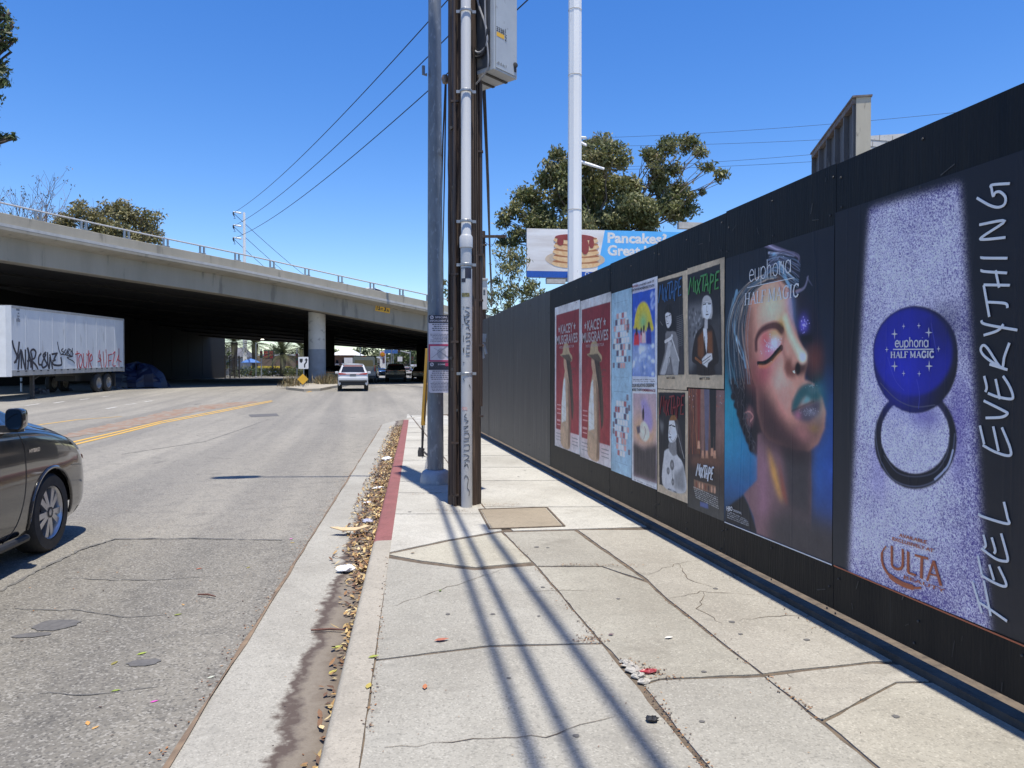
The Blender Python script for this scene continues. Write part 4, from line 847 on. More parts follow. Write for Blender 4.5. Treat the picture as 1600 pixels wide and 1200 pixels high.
# ================================================================ POSTERS (flat prints pasted on the hoarding)
M_PRINT = attr_mat('printed_paper', .6, .25, 14., vary=.06)
POSTU, POSTV, POSTN = Vector((0, -1, 0)), Vector((0, 0, 1)), Vector((-1, 0, 0))
G = 1.45
class Canvas:
    """a print: rectangle of the wall given by photo pixels; painted in photo pixels or in its own u,v"""
    def __init__(s, xl, xr, ytop, ybot, W, H, bg):
        """xl,xr photo columns of the edges; ytop/ybot: (x,y) pixels on the top and bottom edges"""
        s.y0 = wp(xl, 600).y; s.y1 = wp(xr, 600).y; s.z1 = wp(*ytop).z; s.z0 = wp(*ybot).z
        s.W, s.H = W, H; s.w = s.y0-s.y1; s.h = s.z1-s.z0
        s.U, s.Vv = np.meshgrid(np.linspace(0, 1, W), np.linspace(0, 1, H)); s.img = np.zeros((H, W, 3)); s.img[:] = lin(bg)
    def p(s, x, y): q = wp(x, y); return ((s.y0-q.y)/s.w, (s.z1-q.z)/s.h)
    def pts(s, P, uv): return np.array([q if uv else s.p(*q) for q in P], float)
    def blend(s, mask, col, a=1.):
        m = np.clip(mask*a, 0, 1)[..., None]; c = lin(col) if not isinstance(col, np.ndarray) or col.ndim == 1 else col
        s.img = s.img*(1-m)+c*m
    def blur(s, m, r):                       # r in fractions of the height
        if r <= 0: return m
        H, W = m.shape; px = 24; q = np.pad(m, px, mode='edge'); fy = np.fft.fftfreq(q.shape[0])[:, None]; fx = np.fft.rfftfreq(q.shape[1])[None]
        sy = r*H; sx = r*s.h/s.w*W
        g = np.exp(-2*(np.pi**2)*((fy*sy)**2+(fx*sx)**2)); return np.fft.irfft2(np.fft.rfft2(q)*g, q.shape)[px:-px, px:-px]
    def polymask(s, P):
        m = np.zeros((s.H, s.W), bool); U, V = s.U, s.Vv
        for i in range(len(P)):
            (x0, y0), (x1, y1) = P[i], P[(i+1) % len(P)]
            if y0 == y1: continue
            c = (y0 > V) != (y1 > V); m ^= c & (U < (x1-x0)*(V-y0)/(y1-y0)+x0)
        return m.astype(float)
    def poly(s, P, col, blur=.002, a=1., uv=False, smooth=False):
        P = s.pts(P, uv)
        if smooth: P = np.array(catmull(P, 6, True))
        s.blend(s.blur(s.polymask(P), blur), col, a)
    def ell(s, c, r, col, blur=.004, a=1., uv=False, rot=0.):
        """r: (rx, ry) in fractions of the height (true lengths on the sheet)"""
        u, v = c if uv else s.p(*c); dx = (s.U-u)*s.w/s.h; dy = s.Vv-v; cr, sr = math.cos(rot), math.sin(rot)
        d = ((dx*cr+dy*sr)/r[0])**2+((-dx*sr+dy*cr)/r[1])**2; s.blend(s.blur((d < 1).astype(float), blur), col, a)
    def glow(s, c, r, col, a=1., uv=False):
        u, v = c if uv else s.p(*c); dx = (s.U-u)*s.w/s.h; dy = s.Vv-v; s.blend(np.exp(-((dx/r[0])**2+(dy/r[1])**2)), col, a)
    def line(s, P, wd, col, a=1., uv=False, smooth=True, soft=.0012):
        """wd: width as a fraction of the height, may be a pair (start, end)"""
        P = s.pts(P, uv)
        if smooth and len(P) > 2: P = np.array(catmull(P, 5))
        k = s.w/s.h; X, Y = s.U*k, s.Vv; best = np.full(X.shape, -9.); L = len(P)-1
        w0, w1 = wd if isinstance(wd, (tuple, list)) else (wd, wd)
        lo = P.min(0)-.06; hi = P.max(0)+.06
        sel = (s.U > lo[0]) & (s.U < hi[0]) & (s.Vv > lo[1]) & (s.Vv < hi[1])
        if not sel.any(): return
        xs, ys = X[sel], Y[sel]; b = np.full(xs.shape, -9.)
        for i in range(L):
            ax, ay, bx, by = P[i, 0]*k, P[i, 1], P[i+1, 0]*k, P[i+1, 1]; dx, dy = bx-ax, by-ay; l2 = dx*dx+dy*dy+1e-12
            t = np.clip(((xs-ax)*dx+(ys-ay)*dy)/l2, 0, 1); d = np.hypot(xs-ax-t*dx, ys-ay-t*dy); ww = (w0+(w1-w0)*(i+t)/L)/2; b = np.maximum(b, (ww-d)/soft+.5)
        m = np.zeros(X.shape); m[sel] = np.clip(b, 0, 1); s.blend(m, col, a)
    def grad(s, stops):
        """stops: list of (v, left colour, right colour)"""
        v = [q[0] for q in stops]; l = np.array([lin(q[1]) for q in stops]); r = np.array([lin(q[2]) for q in stops])
        for c in range(3): s.img[..., c] = np.interp(s.Vv, v, l[:, c])*(1-s.U)+np.interp(s.Vv, v, r[:, c])*s.U
    def noise(s, n, amt, col=None, seed=1):
        """smooth blotches, n cells over the height; multiplies or blends towards col"""
        g = np.random.default_rng(seed).random((s.H, s.W)); g = s.blur(g, .35/n); g = (g-g.mean())/(g.std()+1e-9)
        if col is None: s.img *= np.clip(1+amt*g, .2, 2)[..., None]
        else: s.blend(np.clip(g*.5+.2, 0, 1), col, amt)
    def build(s, name, label, wrinkle=.0016, lift=.004, group=None, seed=3, worn=.1):
        r = np.random.default_rng(seed); gx_ = s.U*s.w; gy_ = s.Vv*s.h
        d = np.zeros_like(gx_)
        for _ in range(int(5+s.w*9)):        # vertical pasting creases
            x0 = r.random()*s.w; a = r.random()*s.h; l = (.2+.8*r.random())*s.h; bend = .02*r.standard_normal()
            xx = gx_-x0-bend*np.sin(gy_*3+x0*9); d += (.4+r.random())*np.exp(-(xx/(.004+.004*r.random()))**2)*np.clip(1-np.abs(gy_-a)/l, 0, 1)
        z = lift+wrinkle*d
        if worn: s.noise(30, worn*.35, seed=seed); s.noise(140, worn*.3, seed=seed+1)
        X = XW-z; Yy = s.y0-gx_; Z = s.z1-gy_
        oy, oz = (s.y0+s.y1)/2, (s.z0+s.z1)/2
        V = np.stack([X-XW, Yy-oy, Z-oz], -1).reshape(-1, 3); W, H = s.W, s.H
        idx = np.arange(W*H).reshape(H, W); Fq = np.stack([idx[:-1, :-1], idx[1:, :-1], idx[1:, 1:], idx[:-1, 1:]], -1).reshape(-1, 4)
        o = npmesh(name, V, Fq, M_PRINT, None, np.clip(s.img*G, 0, .85).reshape(-1, 3), True); o.location = (XW, oy, oz); s.o = o
        return tag(o, label, 'poster', group)
    def L(s, x, y):                          # photo pixel -> local point on the sheet
        q = wp(x, y); return Vector((-.009, q.y-(s.y0+s.y1)/2, q.z-(s.z0+s.z1)/2))
    def text(s, lines, mat, name='lettering'):
        """lines: (text, lower-left px, lower-right px, upper-left px, bold[, shear])"""
        m = MB()
        for ln in lines:
            t, ll, lr, ul, off = ln[:5]; a, b, c = s.L(*ll), s.L(*lr), s.L(*ul); letters(m, t, a, (b-a).normalized(), (c-a).normalized(), (b-a).length, (c-a).length, off, POSTN, 0)
        return m.build(name, mat, s.o)
    def greek(s, rows, col, a=1., seed=5):
        """unreadable small print: (x0,y0,x1,y1,height px) rows drawn as broken word strokes"""
        r = random.Random(seed)
        for x0, y0, x1, y1, hh in rows:
            t = 0
            while t < 1:
                l = r.uniform(.05, .15); t2 = min(1, t+l); xa, ya = x0+(x1-x0)*t, y0+(y1-y0)*t; xb, yb = x0+(x1-x0)*t2, y0+(y1-y0)*t2
                s.poly([(xa, ya), (xb, yb), (xb, yb+hh), (xa, ya+hh)], col, .0008, a*r.uniform(.6, 1)); t = t2+.025
# serif capitals as strokes: (polyline, thick?) in a unit box
SERIF = {'H': [((.15, 0), (.15, 1), 1), ((.75, 0), (.75, 1), 1), ((.15, .52), (.75, .52), 0), ((0, 0), (.3, 0), 0), ((.6, 0), (.9, 0), 0), ((0, 1), (.3, 1), 0), ((.6, 1), (.9, 1), 0)],
 'A': [((.1, 0), (.45, 1), 0), ((.45, 1), (.82, 0), 1), ((.22, .35), (.66, .35), 0), ((0, 0), (.22, 0), 0), ((.68, 0), (.95, 0), 0)],
 'L': [((.15, 0), (.15, 1), 1), ((0, 1), (.3, 1), 0), ((0, 0), (.65, 0), 0), ((.65, 0), (.68, .22), 0)],
 'F': [((.15, 0), (.15, 1), 1), ((0, 1), (.65, 1), 0), ((.65, 1), (.66, .8), 0), ((.15, .52), (.5, .52), 0), ((0, 0), (.32, 0), 0)],
 'M': [((.12, 0), (.12, 1), 0), ((.12, 1), (.5, .1), 1), ((.5, .1), (.88, 1), 0), ((.9, 1), (.9, 0), 1), ((0, 0), (.25, 0), 0), ((.78, 0), (1.04, 0), 0), ((0, 1), (.15, 1), 0), ((.88, 1), (1.04, 1), 0)],
 'G': [((.78, .82), (.6, .98), (.42, 1), (.2, .88), (.1, .5), (.2, .12), (.42, 0), (.62, .03), (.78, .12), 1), ((.78, .12), (.78, .42), 1), ((.6, .42), (.9, .42), 0), ((.78, .82), (.78, 1), 0)],
 'I': [((.15, 0), (.15, 1), 1), ((0, 0), (.3, 0), 0), ((0, 1), (.3, 1), 0)],
 'C': [((.75, .82), (.6, .98), (.42, 1), (.2, .88), (.1, .5), (.2, .12), (.42, 0), (.62, .04), (.76, .2), 1), ((.75, .78), (.75, 1), 0)],
 'U': [((.15, 1), (.15, .3), (.25, .05), (.47, 0), (.68, .08), (.75, .3), (.75, 1), 1), ((0, 1), (.3, 1), 0), ((.62, 1), (.88, 1), 0)],
 'T': [((.42, 0), (.42, 1), 1), ((0, 1), (.84, 1), 0), ((0, 1), (.02, .78), 0), ((.84, 1), (.82, .78), 0), ((.27, 0), (.57, 0), 0)]}
ADV = {'H': 1.0, 'A': .98, 'L': .76, 'F': .74, 'M': 1.16, 'G': 1.0, 'I': .42, 'C': .9, 'U': 1., 'T': .92, ' ': .35}
def serif(m, txt, a, b, c, thick, thin):
    """a lower-left, b lower-right, c upper-left (local points)"""
    tot = sum(ADV[q] for q in txt)-.1; U = (b-a)/tot; V = c-a; x = 0
    for ch in txt:
        for st in SERIF.get(ch, []): m.tube([a+U*(x+p[0])+V*p[1] for p in st[:-1]], thick if st[-1] else thin, 6, True, flat=POSTN)
        x += ADV[ch]
INKW = pm('ink_white', (.80, .80, .80), (.74, .74, .74), 6, .5); INKG = pm('ink_silver', (.72, .70, .73), (.64, .62, .66), 9, .5); INKB = pm('ink_black', (.02, .02, .022), rough=.5); INKO = pm('ink_copper', (.50, .14, .06), (.44, .12, .055), 9, .5); INKR = pm('ink_dark_red', (.30, .035, .05), (.26, .03, .045), 9, .5)
# ---- face poster -------------------------------------------------------------------
A5 = lambda x, y: (1130+x/5., 370+y/5.); B5 = lambda x, y: (1130+x/4.615, 600+y/4.615)
A_ = lambda *P: [A5(*p) for p in P]; B_ = lambda *P: [B5(*p) for p in P]
c = Canvas(1133.5, 1303, (1304, 352), (1133.5, 815), 260, 620, (20, 26, 38))
c.grad([(0, (18, 26, 38), (14, 20, 36)), (.22, (26, 46, 60), (18, 26, 42)), (.40, (34, 92, 106), (24, 36, 58)), (.55, (44, 132, 144), (38, 72, 120)), (.72, (52, 128, 150), (52, 84, 140)), (.86, (52, 96, 130), (62, 80, 120)), (1, (46, 54, 66), (70, 68, 70))])
c.poly(A_((150, 360), (60, 480), (30, 700), (40, 1000), (90, 1190), (250, 1190), (230, 600)), (46, 56, 66), .02, .9)
c.poly(B_((40, -40), (90, 150), (120, 280), (165, 400), (200, 480), (250, 530), (280, 400), (330, 200), (250, -40)), (34, 32, 40), .006)
for k in range(7): c.ell(B5(75+22*k, 90+62*k), (.018, .014), (30, 29, 38), .003)
# neck, shoulder, dress
c.poly(B_((250, 360), (250, 690), (150, 795), (225, 960), (245, 1080), (450, 1180), (640, 1240), (640, 470), (560, 420), (330, 330)), (126, 98, 98), .004)
c.poly(B_((430, 420), (450, 700), (470, 900), (640, 980), (650, 480)), (72, 66, 66), .018)
c.poly(B_((460, 860), (800, 1000), (800, 1330), (330, 1200), (330, 960)), (76, 70, 68), .03)
c.poly(B_((320, 440), (380, 600), (440, 860), (400, 800), (350, 640)), (198, 150, 74), .012, .9); c.poly(B_((400, 530), (450, 760), (470, 880), (430, 800)), (150, 84, 62), .008, .8)
c.poly(B_((250, 420), (320, 560), (330, 900), (260, 1000)), (150, 112, 122), .02, .7)
c.poly(B_((20, 900), (80, 850), (150, 800), (190, 880), (245, 1070), (20, 990)), (44, 44, 46), .004)
# face
face = A_((205, 545), (230, 420), (300, 335), (420, 310), (520, 410), (545, 520), (556, 640), (590, 760), (640, 880), (668, 985), (650, 1060), (640, 1110), (680, 1130))+B_((720, 100), (745, 200), (735, 320), (690, 430), (620, 485), (520, 470), (420, 440), (330, 400), (280, 330), (250, 200), (240, 20))+A_((190, 1050), (170, 800), (185, 660))
c.poly(face, (186, 138, 118), .004)
c.poly(A_((545, 470), (640, 440), (740, 560), (790, 800), (790, 1100), (700, 1180), (640, 1080), (668, 985), (640, 880), (590, 760), (556, 640)), (28, 28, 46), .008)
c.poly(A_((650, 860), (770, 850), (780, 1040), (700, 1090), (665, 1000)), (112, 66, 56), .02, .85)
c.poly(A_((170, 560), (250, 540), (240, 800), (270, 1050), (330, 1190), (190, 1190), (165, 800)), (118, 80, 68), .02, .85)
c.glow(A5(390, 560), (.085, .075), (222, 186, 160), .75); c.glow(A5(330, 1060), (.06, .05), (166, 84, 92), .8); c.glow(A5(450, 1120), (.06, .045), (214, 168, 150), .8)
c.poly(A_((500, 430), (545, 430), (560, 620), (585, 740), (530, 640)), (96, 130, 172), .015, .8); c.poly(A_((420, 660), (500, 640), (500, 760), (440, 740)), (176, 150, 60), .02, .75)
# jaw shading, chin
c.poly(B_((240, 20), (330, 120), (450, 300), (560, 440), (640, 480), (420, 450), (320, 400), (250, 250)), (96, 66, 64), .02, .85); c.poly(B_((520, 300), (740, 230), (730, 330), (690, 430), (600, 470), (470, 420)), (88, 66, 64), .02, .8)
c.glow(B5(565, 365), (.05, .035), (176, 122, 112), .85); c.glow(B5(660, 320), (.03, .014), (150, 116, 70), .6)
c.glow(B5(440, 130), (.05, .07), (206, 140, 128), .6)
c.poly(B_((230, -20), (330, 60), (430, 240), (540, 400), (640, 478), (560, 470), (420, 448), (330, 410), (262, 330)), (70, 48, 50), .025, .75); c.poly(A_((200, 900), (260, 980), (330, 1100), (400, 1190), (240, 1190)), (120, 66, 66), .03, .6)
c.poly(B_((400, 430), (560, 430), (640, 470), (640, 560), (500, 560), (440, 520)), (48, 42, 44), .02, .8); c.glow(A5(470, 1000), (.03, .06), (206, 160, 138), .45)
c.poly(B_((255, 290), (330, 260), (440, 350), (560, 420), (650, 470), (600, 500), (480, 480), (330, 420)), (64, 48, 50), .03, .85)
# brow, lid, lashes
c.glow(A5(370, 850), (.055, .045), (196, 112, 138), .9); c.glow(A5(400, 770), (.035, .022), (196, 150, 60), .7); c.glow(A5(405, 830), (.03, .025), (232, 196, 206), .75); c.glow(A5(330, 800), (.03, .03), (176, 88, 84), .7); c.glow(A5(455, 700), (.02, .02), (150, 128, 56), .6)
rs = random.Random(4)
for _ in range(60): c.ell(A5(rs.gauss(380, 40), rs.gauss(850, 35)), (.0022, .0022), (244, 220, 226), .0005, .6)
c.line(A_((262, 880), (264, 800), (300, 735), (360, 700), (420, 695), (462, 730)), (.016, .03), (70, 38, 40), .9, soft=.012)
c.line(A_((275, 985), (325, 985), (375, 955), (425, 900), (458, 868)), (.012, .022), (16, 12, 18), soft=.002)
for k in range(9): c.line(A_((285+k*16, 985-k*6), (272+k*14, 1003-k*4)), .003, (14, 10, 16))
c.line(A_((290, 1010), (345, 1010), (400, 960), (450, 900)), .012, (196, 130, 70), .45, soft=.012)
# nose
c.poly(A_((488, 950), (478, 1030), (500, 1092), (560, 1104), (575, 1050), (545, 1000), (535, 950)), (116, 70, 58), .008, .9); c.poly(A_((560, 1000), (640, 960), (665, 1000), (645, 1060), (600, 1085), (560, 1060)), (66, 40, 38), .008, .95); c.ell(A5(588, 1030), (.014, .02), (28, 14, 16), .003)
c.line(A_((490, 640), (530, 760), (580, 860), (625, 935)), (.02, .034), (240, 206, 176), .7, soft=.025); c.glow(A5(628, 938), (.018, .016), (250, 226, 200), .9); c.line(A_((552, 1052), (562, 1062), (560, 1048)), .005, (222, 210, 170))
c.line(A_((480, 760), (470, 860), (490, 940)), .02, (140, 96, 84), .6, soft=.02)
# far eye
c.glow(A5(632, 690), (.024, .03), (104, 92, 170), .95)
for _ in range(30): c.ell(A5(rs.gauss(632, 18), rs.gauss(690, 28)), (.002, .002), (178, 170, 226), .0005, .7)
c.poly(A_((590, 770), (640, 750), (715, 770), (700, 820), (620, 830)), (12, 12, 20), .008)
# lips
c.glow(B5(690, 110), (.04, .06), (52, 116, 106), .6)
c.poly(B_((498, 195), (505, 120), (550, 30), (612, -8), (690, 28), (704, 110), (645, 128), (600, 100), (560, 150), (530, 205)), (54, 94, 94), .007, smooth=True); c.poly(B_((560, 146), (606, 92), (642, 110), (610, 140)), (92, 150, 148), .006)
c.poly(B_((500, 200), (540, 182), (590, 150), (650, 130), (704, 128), (690, 215), (620, 275), (545, 252)), (90, 80, 88), .007, smooth=True); c.glow(B5(640, 205), (.035, .012), (128, 126, 130), .6); c.glow(B5(655, 40), (.03, .012), (92, 116, 114), .6); c.glow(B5(545, 225), (.018, .014), (166, 110, 122), .8)
for _ in range(40): c.ell(B5(rs.gauss(625, 34), rs.gauss(195, 16)), (.0016, .0013), (176, 168, 172), .0007, .5)
for _ in range(16): c.ell(B5(rs.gauss(640, 22), rs.gauss(15, 8)), (.0014, .0014), (176, 190, 186), .0007, .5)
c.line(B_((500, 195), (545, 175), (600, 150), (660, 125)), .006, (24, 36, 38), .4, soft=.006); c.line(B_((500, 110), (545, 22), (608, -14), (660, 5)), .006, (190, 146, 128), .45, soft=.008)
# ear and hair
c.ell(B5(195, 232), (.028, .036), (128, 92, 90), .008, .9); c.line(B_((160, 210), (195, 200), (220, 235), (200, 270)), .007, (170, 124, 116), .8)
for P, w_, col, al in (([(110, 430), (75, 600), (90, 740), (150, 880), (180, 1020)], .02, (126, 156, 172), .7), ([(100, 520), (95, 700), (120, 860), (160, 960)], .008, (186, 204, 212), .7), ([(205, 370), (165, 480), (150, 650), (165, 850), (205, 1020)], .014, (170, 148, 132), .75), ([(60, 700), (50, 900), (80, 1050), (120, 1180)], .012, (90, 130, 140), .5), ([(190, 480), (170, 640), (175, 800), (200, 980), (240, 1150)], .008, (70, 48, 46), .8),
                     ([(325, 55), (400, 85), (500, 120), (590, 150), (590, 200)], .02, (122, 112, 130), .8), ([(360, 125), (450, 130), (560, 150)], .008, (190, 190, 204), .7), ([(350, 60), (430, 100), (560, 125)], .006, (176, 168, 184), .7), ([(400, 150), (460, 250), (500, 340), (530, 400)], .022, (130, 166, 184), .8), ([(420, 150), (490, 260), (560, 330)], .008, (210, 222, 230), .8), ([(370, 130), (440, 230), (490, 330)], .007, (84, 104, 122), .8), ([(580, 430), (640, 395), (668, 310)], .012, (136, 130, 144), .7), ([(440, 360), (470, 410), (540, 430), (610, 410)], .008, (150, 120, 116), .6), ([(660, 320), (700, 380)], .006, (110, 108, 124), .6), ([(300, 330), (240, 400), (205, 520)], .012, (96, 72, 66), .8)):
    c.line(A_(*P), (w_, w_*.4), col, al, soft=.005)
HA = np.array(catmull([(420, 300), (330, 315), (180, 390), (70, 560), (28, 800), (40, 1050), (95, 1230)], 6)); HB = np.array(catmull([(430, 330), (330, 350), (245, 430), (190, 560), (172, 760), (188, 980), (222, 1190)], 6))
for k in range(120):
    t = rs.random(); q = HA*(1-t)+HB*t; i0 = rs.randint(0, 14); i1 = min(len(q), i0+rs.randint(10, 24)); q = q[i0:i1]+np.array([rs.gauss(0, 7), rs.gauss(0, 12)]); tone = rs.choice([(30, 34, 40), (44, 46, 50), (64, 74, 84), (96, 116, 128), (150, 152, 150), (176, 158, 140), (58, 44, 42), (36, 30, 34)])
    c.line([A5(*p) for p in q[::3]], (rs.uniform(.003, .008), .0015), tone, rs.uniform(.45, .8), soft=.003)
for k in range(46):
    t = rs.random(); P = [(310+60*t+rs.gauss(0, 8), 330-230*rs.random()*t), (400+70*t, 120+150*(1-t)+rs.gauss(0, 12)), (520+60*t, 150+200*(1-t)+rs.gauss(0, 16)), (590+20*t, 190+210*(1-t))]
    c.line(A_(*P), (rs.uniform(.002, .006), .001), rs.choice([(40, 44, 54), (86, 92, 108), (140, 140, 156), (60, 54, 60), (120, 140, 156)]), rs.uniform(.35, .7), soft=.003)
for k in range(70):
    y = rs.uniform(-40, 470); x = rs.uniform(45+.36*(y+40), 150+.16*(y+40)); c.line(B_((x, y), (x+rs.gauss(0, 10), y+22), (x+rs.gauss(4, 14), y+46)), (.005, .002), rs.choice([(24, 24, 30), (60, 62, 70), (96, 92, 92), (40, 36, 40)]), .6, soft=.003)
pass
for k in range(14):
    x = rs.uniform(30, 200); c.line(A_((x+40, 480+rs.uniform(-60, 60)), (x, 760), (x+rs.uniform(0, 50), 1150)), .003, rs.choice([(120, 150, 160), (60, 70, 80), (150, 140, 134)]), .5)
c.greek([(1137+0, 797.5+k*3.4, 1168+k*1.5, 812+k*3.1, 1.3) for k in range(4)], (170, 170, 170), .7)
c.img = np.clip(c.img*1.4, 0, 1)**1.25
fo = c.build('poster', 'dark teal beauty poster of a face with closed eyes and glossy lips', .0022, worn=.08)
TH = .0045
def curve_word(m, glyphs, a, b, cc, r):
    x = 0; tot = sum(w_ for _, w_ in glyphs); U = (b-a)/tot; V = cc-a
    for ls, w_ in glyphs:
        for l in ls: m.tube([a+U*(x+p[0])+V*p[1] for p in [tuple(q) for q in catmull(l, 5)]], r, 5, True, flat=POSTN)
        x += w_
O_ = lambda cx_, r=.26: [(cx_+r*math.cos(t), .33+.33*math.sin(t)) for t in np.linspace(0, 2*math.pi, 13)]
EUPH = [([[(.08, .36), (.55, .36), (.52, .55), (.32, .66), (.12, .52), (.06, .3), (.15, .06), (.34, 0), (.54, .1)]], .68), ([[(.06, .66), (.06, .2), (.2, .0), (.4, .06), (.5, .22)], [(.5, .66), (.5, 0)]], .66), ([[(.08, .66), (.08, -.32)], O_(.34)], .72), ([[(.08, 1.), (.08, 0)], [(.08, .4), (.2, .62), (.38, .64), (.48, .45), (.48, 0)]], .66), ([O_(.32)], .70), ([[(.08, .66), (.08, 0)], [(.08, .4), (.2, .6), (.32, .66)]], .40), ([[(.08, .66), (.08, 0)], [(.08, .9), (.09, .93)]], .22), ([O_(.32), [(.58, .66), (.58, 0)]], .68)]
m = MB(); curve_word(m, EUPH, c.L(*A5(212, 352)), c.L(*A5(545, 275)), c.L(*A5(212, 215)), .0036); m.tube([c.L(*A5(198, 398)), c.L(*A5(566, 320))], .0025, 5, True, flat=POSTN)
serif(m, 'HALF MAGIC', c.L(*A5(176, 534)), c.L(*A5(598, 466)), c.L(*A5(180, 445)), .0055, .0026); m.build('lettering', INKW, fo)
c.text([('HBO', B5(33, 912), B5(75, 916), B5(33, 880), .03), ('ORIGINAL', B5(80, 918), B5(142, 940), B5(80, 902), 0.)], INKW)
m = MB(); m.tube([c.L(1134, 815.5), c.L(1302, 882.5)], .0035, 5, True, flat=POSTN); m.build('white_edge', INKW, fo)
# ---- compact poster ---------------------------------------------------------------
c = Canvas(1304, 1660, (1500, 268), (1304, 883), 640, 1060, (20, 22, 28))
c.grad([(0, (10, 12, 24), (12, 12, 22)), (.4, (12, 16, 26), (16, 15, 22)), (1, (44, 44, 46), (34, 32, 34))])
lav = c.blur(c.polymask(c.pts([(1360, 327), (1500, 288), (1515, 500), (1530, 750), (1548, 990), (1328, 896), (1338, 700), (1350, 480)], False)), .009)
r_ = np.random.default_rng(9); n1 = c.blur(r_.random((c.H, c.W)), .0008); n1 = (n1-n1.mean())/n1.std(); n2 = c.blur(r_.random((c.H, c.W)), .04); n2 = (n2-n2.mean())/n2.std()
uL = c.p(1345, 600)[0]; uR = c.p(1530, 600)[0]; edge = np.clip((c.U-uL)/(uR-uL), 0, 1); t_ = np.clip(.70+.30*n1+.12*n2-.38*edge**4, 0, 1)[..., None]
sp = lin((84, 72, 130))*(1-t_)+lin((214, 206, 216))*t_; c.img = c.img*(1-lav[..., None])+sp*lav[..., None]
C7 = lambda x, y: (1340+x/3.528, 440+y/3.529); Q = lambda *P: [C7(*p) for p in P]
c.ell(C7(420, 740), (.055, .04), (86, 70, 140), .02, .8); c.ell(C7(560, 820), (.02, .13), (92, 76, 146), .015, .7); c.ell(C7(120, 1050), (.03, .08), (120, 106, 166), .02, .5)
def oval(cx_, cy_, rx, ry, n=40): return [C7(cx_+rx*math.cos(k*2*math.pi/n), cy_+ry*math.sin(k*2*math.pi/n)) for k in range(n)]
outer = oval(324, 868, 228, 278); c.poly(outer, (22, 22, 30), .002); inner = oval(322, 846, 188, 212)
msk = c.blur(c.polymask(c.pts(inner, False)), .0015)[..., None]; t2 = np.clip(.74+.26*n1, 0, 1)[..., None]; c.img = c.img*(1-msk)+(lin((98, 88, 140))*(1-t2)+lin((212, 205, 214))*t2)*msk
c.ell(C7(380, 745), (.05, .025), (92, 78, 150), .014, .75)
c.line(Q((110, 760), (105, 860), (130, 980), (200, 1090), (320, 1130), (440, 1090), (520, 970), (540, 840)), .004, (90, 92, 108), .6); c.line(Q((150, 960), (220, 1050), (320, 1075), (430, 1050), (495, 960), (510, 860)), .0035, (70, 72, 86), .7); c.line(Q((430, 1090), (500, 1020), (530, 930)), .005, (190, 194, 214), .6)
c.poly(oval(324, 430, 234, 296)[0:21]+Q((92, 380), (200, 300), (450, 300), (556, 380)), (18, 17, 24), .0015)
c.poly(oval(323, 382, 234, 248), (22, 22, 34), .0015); c.poly(oval(310, 388, 216, 240), (26, 30, 132), .004); c.glow(C7(250, 470), (.08, .10), (34, 40, 168), .8); c.glow(C7(480, 250), (.06, .06), (20, 20, 66), .7)
c.line(Q((130, 560), (220, 650), (320, 690), (430, 680)), .003, (88, 88, 104), .5)
for pts in ([(170, 420), (210, 540), (260, 600)], [(330, 540), (345, 620), (340, 700)], [(410, 230), (440, 400)]): c.line(Q(*pts), .0022, (70, 74, 170), .5)
co_ = c.build('poster', 'purple glitter poster of an open blue powder compact with white handwriting', .0022, worn=.05)
m = MB(); EU = [EUPH]
curve_word(m, EUPH, c.L(*C7(215, 360)), c.L(*C7(402, 360)), c.L(*C7(215, 308)), .0032); m.tube([c.L(*C7(205, 374)), c.L(*C7(428, 373))], .003, 5, True, flat=POSTN)
serif(m, 'HALF MAGIC', c.L(*C7(192, 420)), c.L(*C7(430, 418)), c.L(*C7(192, 388)), .0045, .0018)
def star(cx_, cy_, rx, ry):
    P = []
    for k in range(8):
        a = k*math.pi/4; f = 1 if k % 2 == 0 else .22; P.append(c.L(*C7(cx_+rx*f*math.cos(a), cy_+ry*f*math.sin(a))))
    m.add(P, [tuple(range(8))])
for q in ((213, 289, 19, 31), (402, 281, 21, 31), (263, 246, 10, 18), (347, 243, 11, 18), (170, 375, 11, 18), (456, 371, 11, 18), (213, 466, 20, 31), (404, 466, 21, 32), (263, 506, 11, 18), (349, 508, 11, 19)): star(*q)
m.build('lettering', INKG, co_)
c6 = lambda x, y: (1000+x/2.667, 780+y/2.667)
UL = lambda x, y: c.L(1360+x/10., 820+y/10.); m = MB()
for l, r_u in (([(358, 325), (360, 590), (385, 660), (455, 690), (510, 670), (530, 600), (530, 375)], .0075), ([(615, 415), (615, 745)], .0085), ([(615, 745), (735, 785)], .006), ([(720, 470), (925, 525)], .006), ([(830, 510), (820, 835)], .0085), ([(910, 870), (1015, 560)], .006), ([(1015, 560), (1130, 950)], .0085), ([(950, 765), (1060, 790)], .0045)):
    m.tube([UL(*p) for p in ([tuple(q) for q in catmull(l, 5)] if len(l) > 2 else l)], r_u, 6, True, flat=POSTN)
m.tube([c.L(*c6(*p)) for p in [tuple(q) for q in catmull([(1032, 195), (1015, 225), (1020, 275), (1050, 320), (1100, 352), (1150, 368), (1178, 368)], 6)]], [.004]*6+[.008]*12+[.014]*12+[.006]*7, 6, True, flat=POSTN)
m.build('lettering', INKO, co_)
c.text([('AVAILABLE', c6(1085, 155), c6(1200, 186), c6(1087, 141), .03), ('EXCLUSIVELY AT', c6(1057, 170), c6(1230, 222), c6(1058, 156), .03), ('BEAUTY', c6(1105, 330), c6(1278, 390), c6(1107, 316), .01)], INKO)
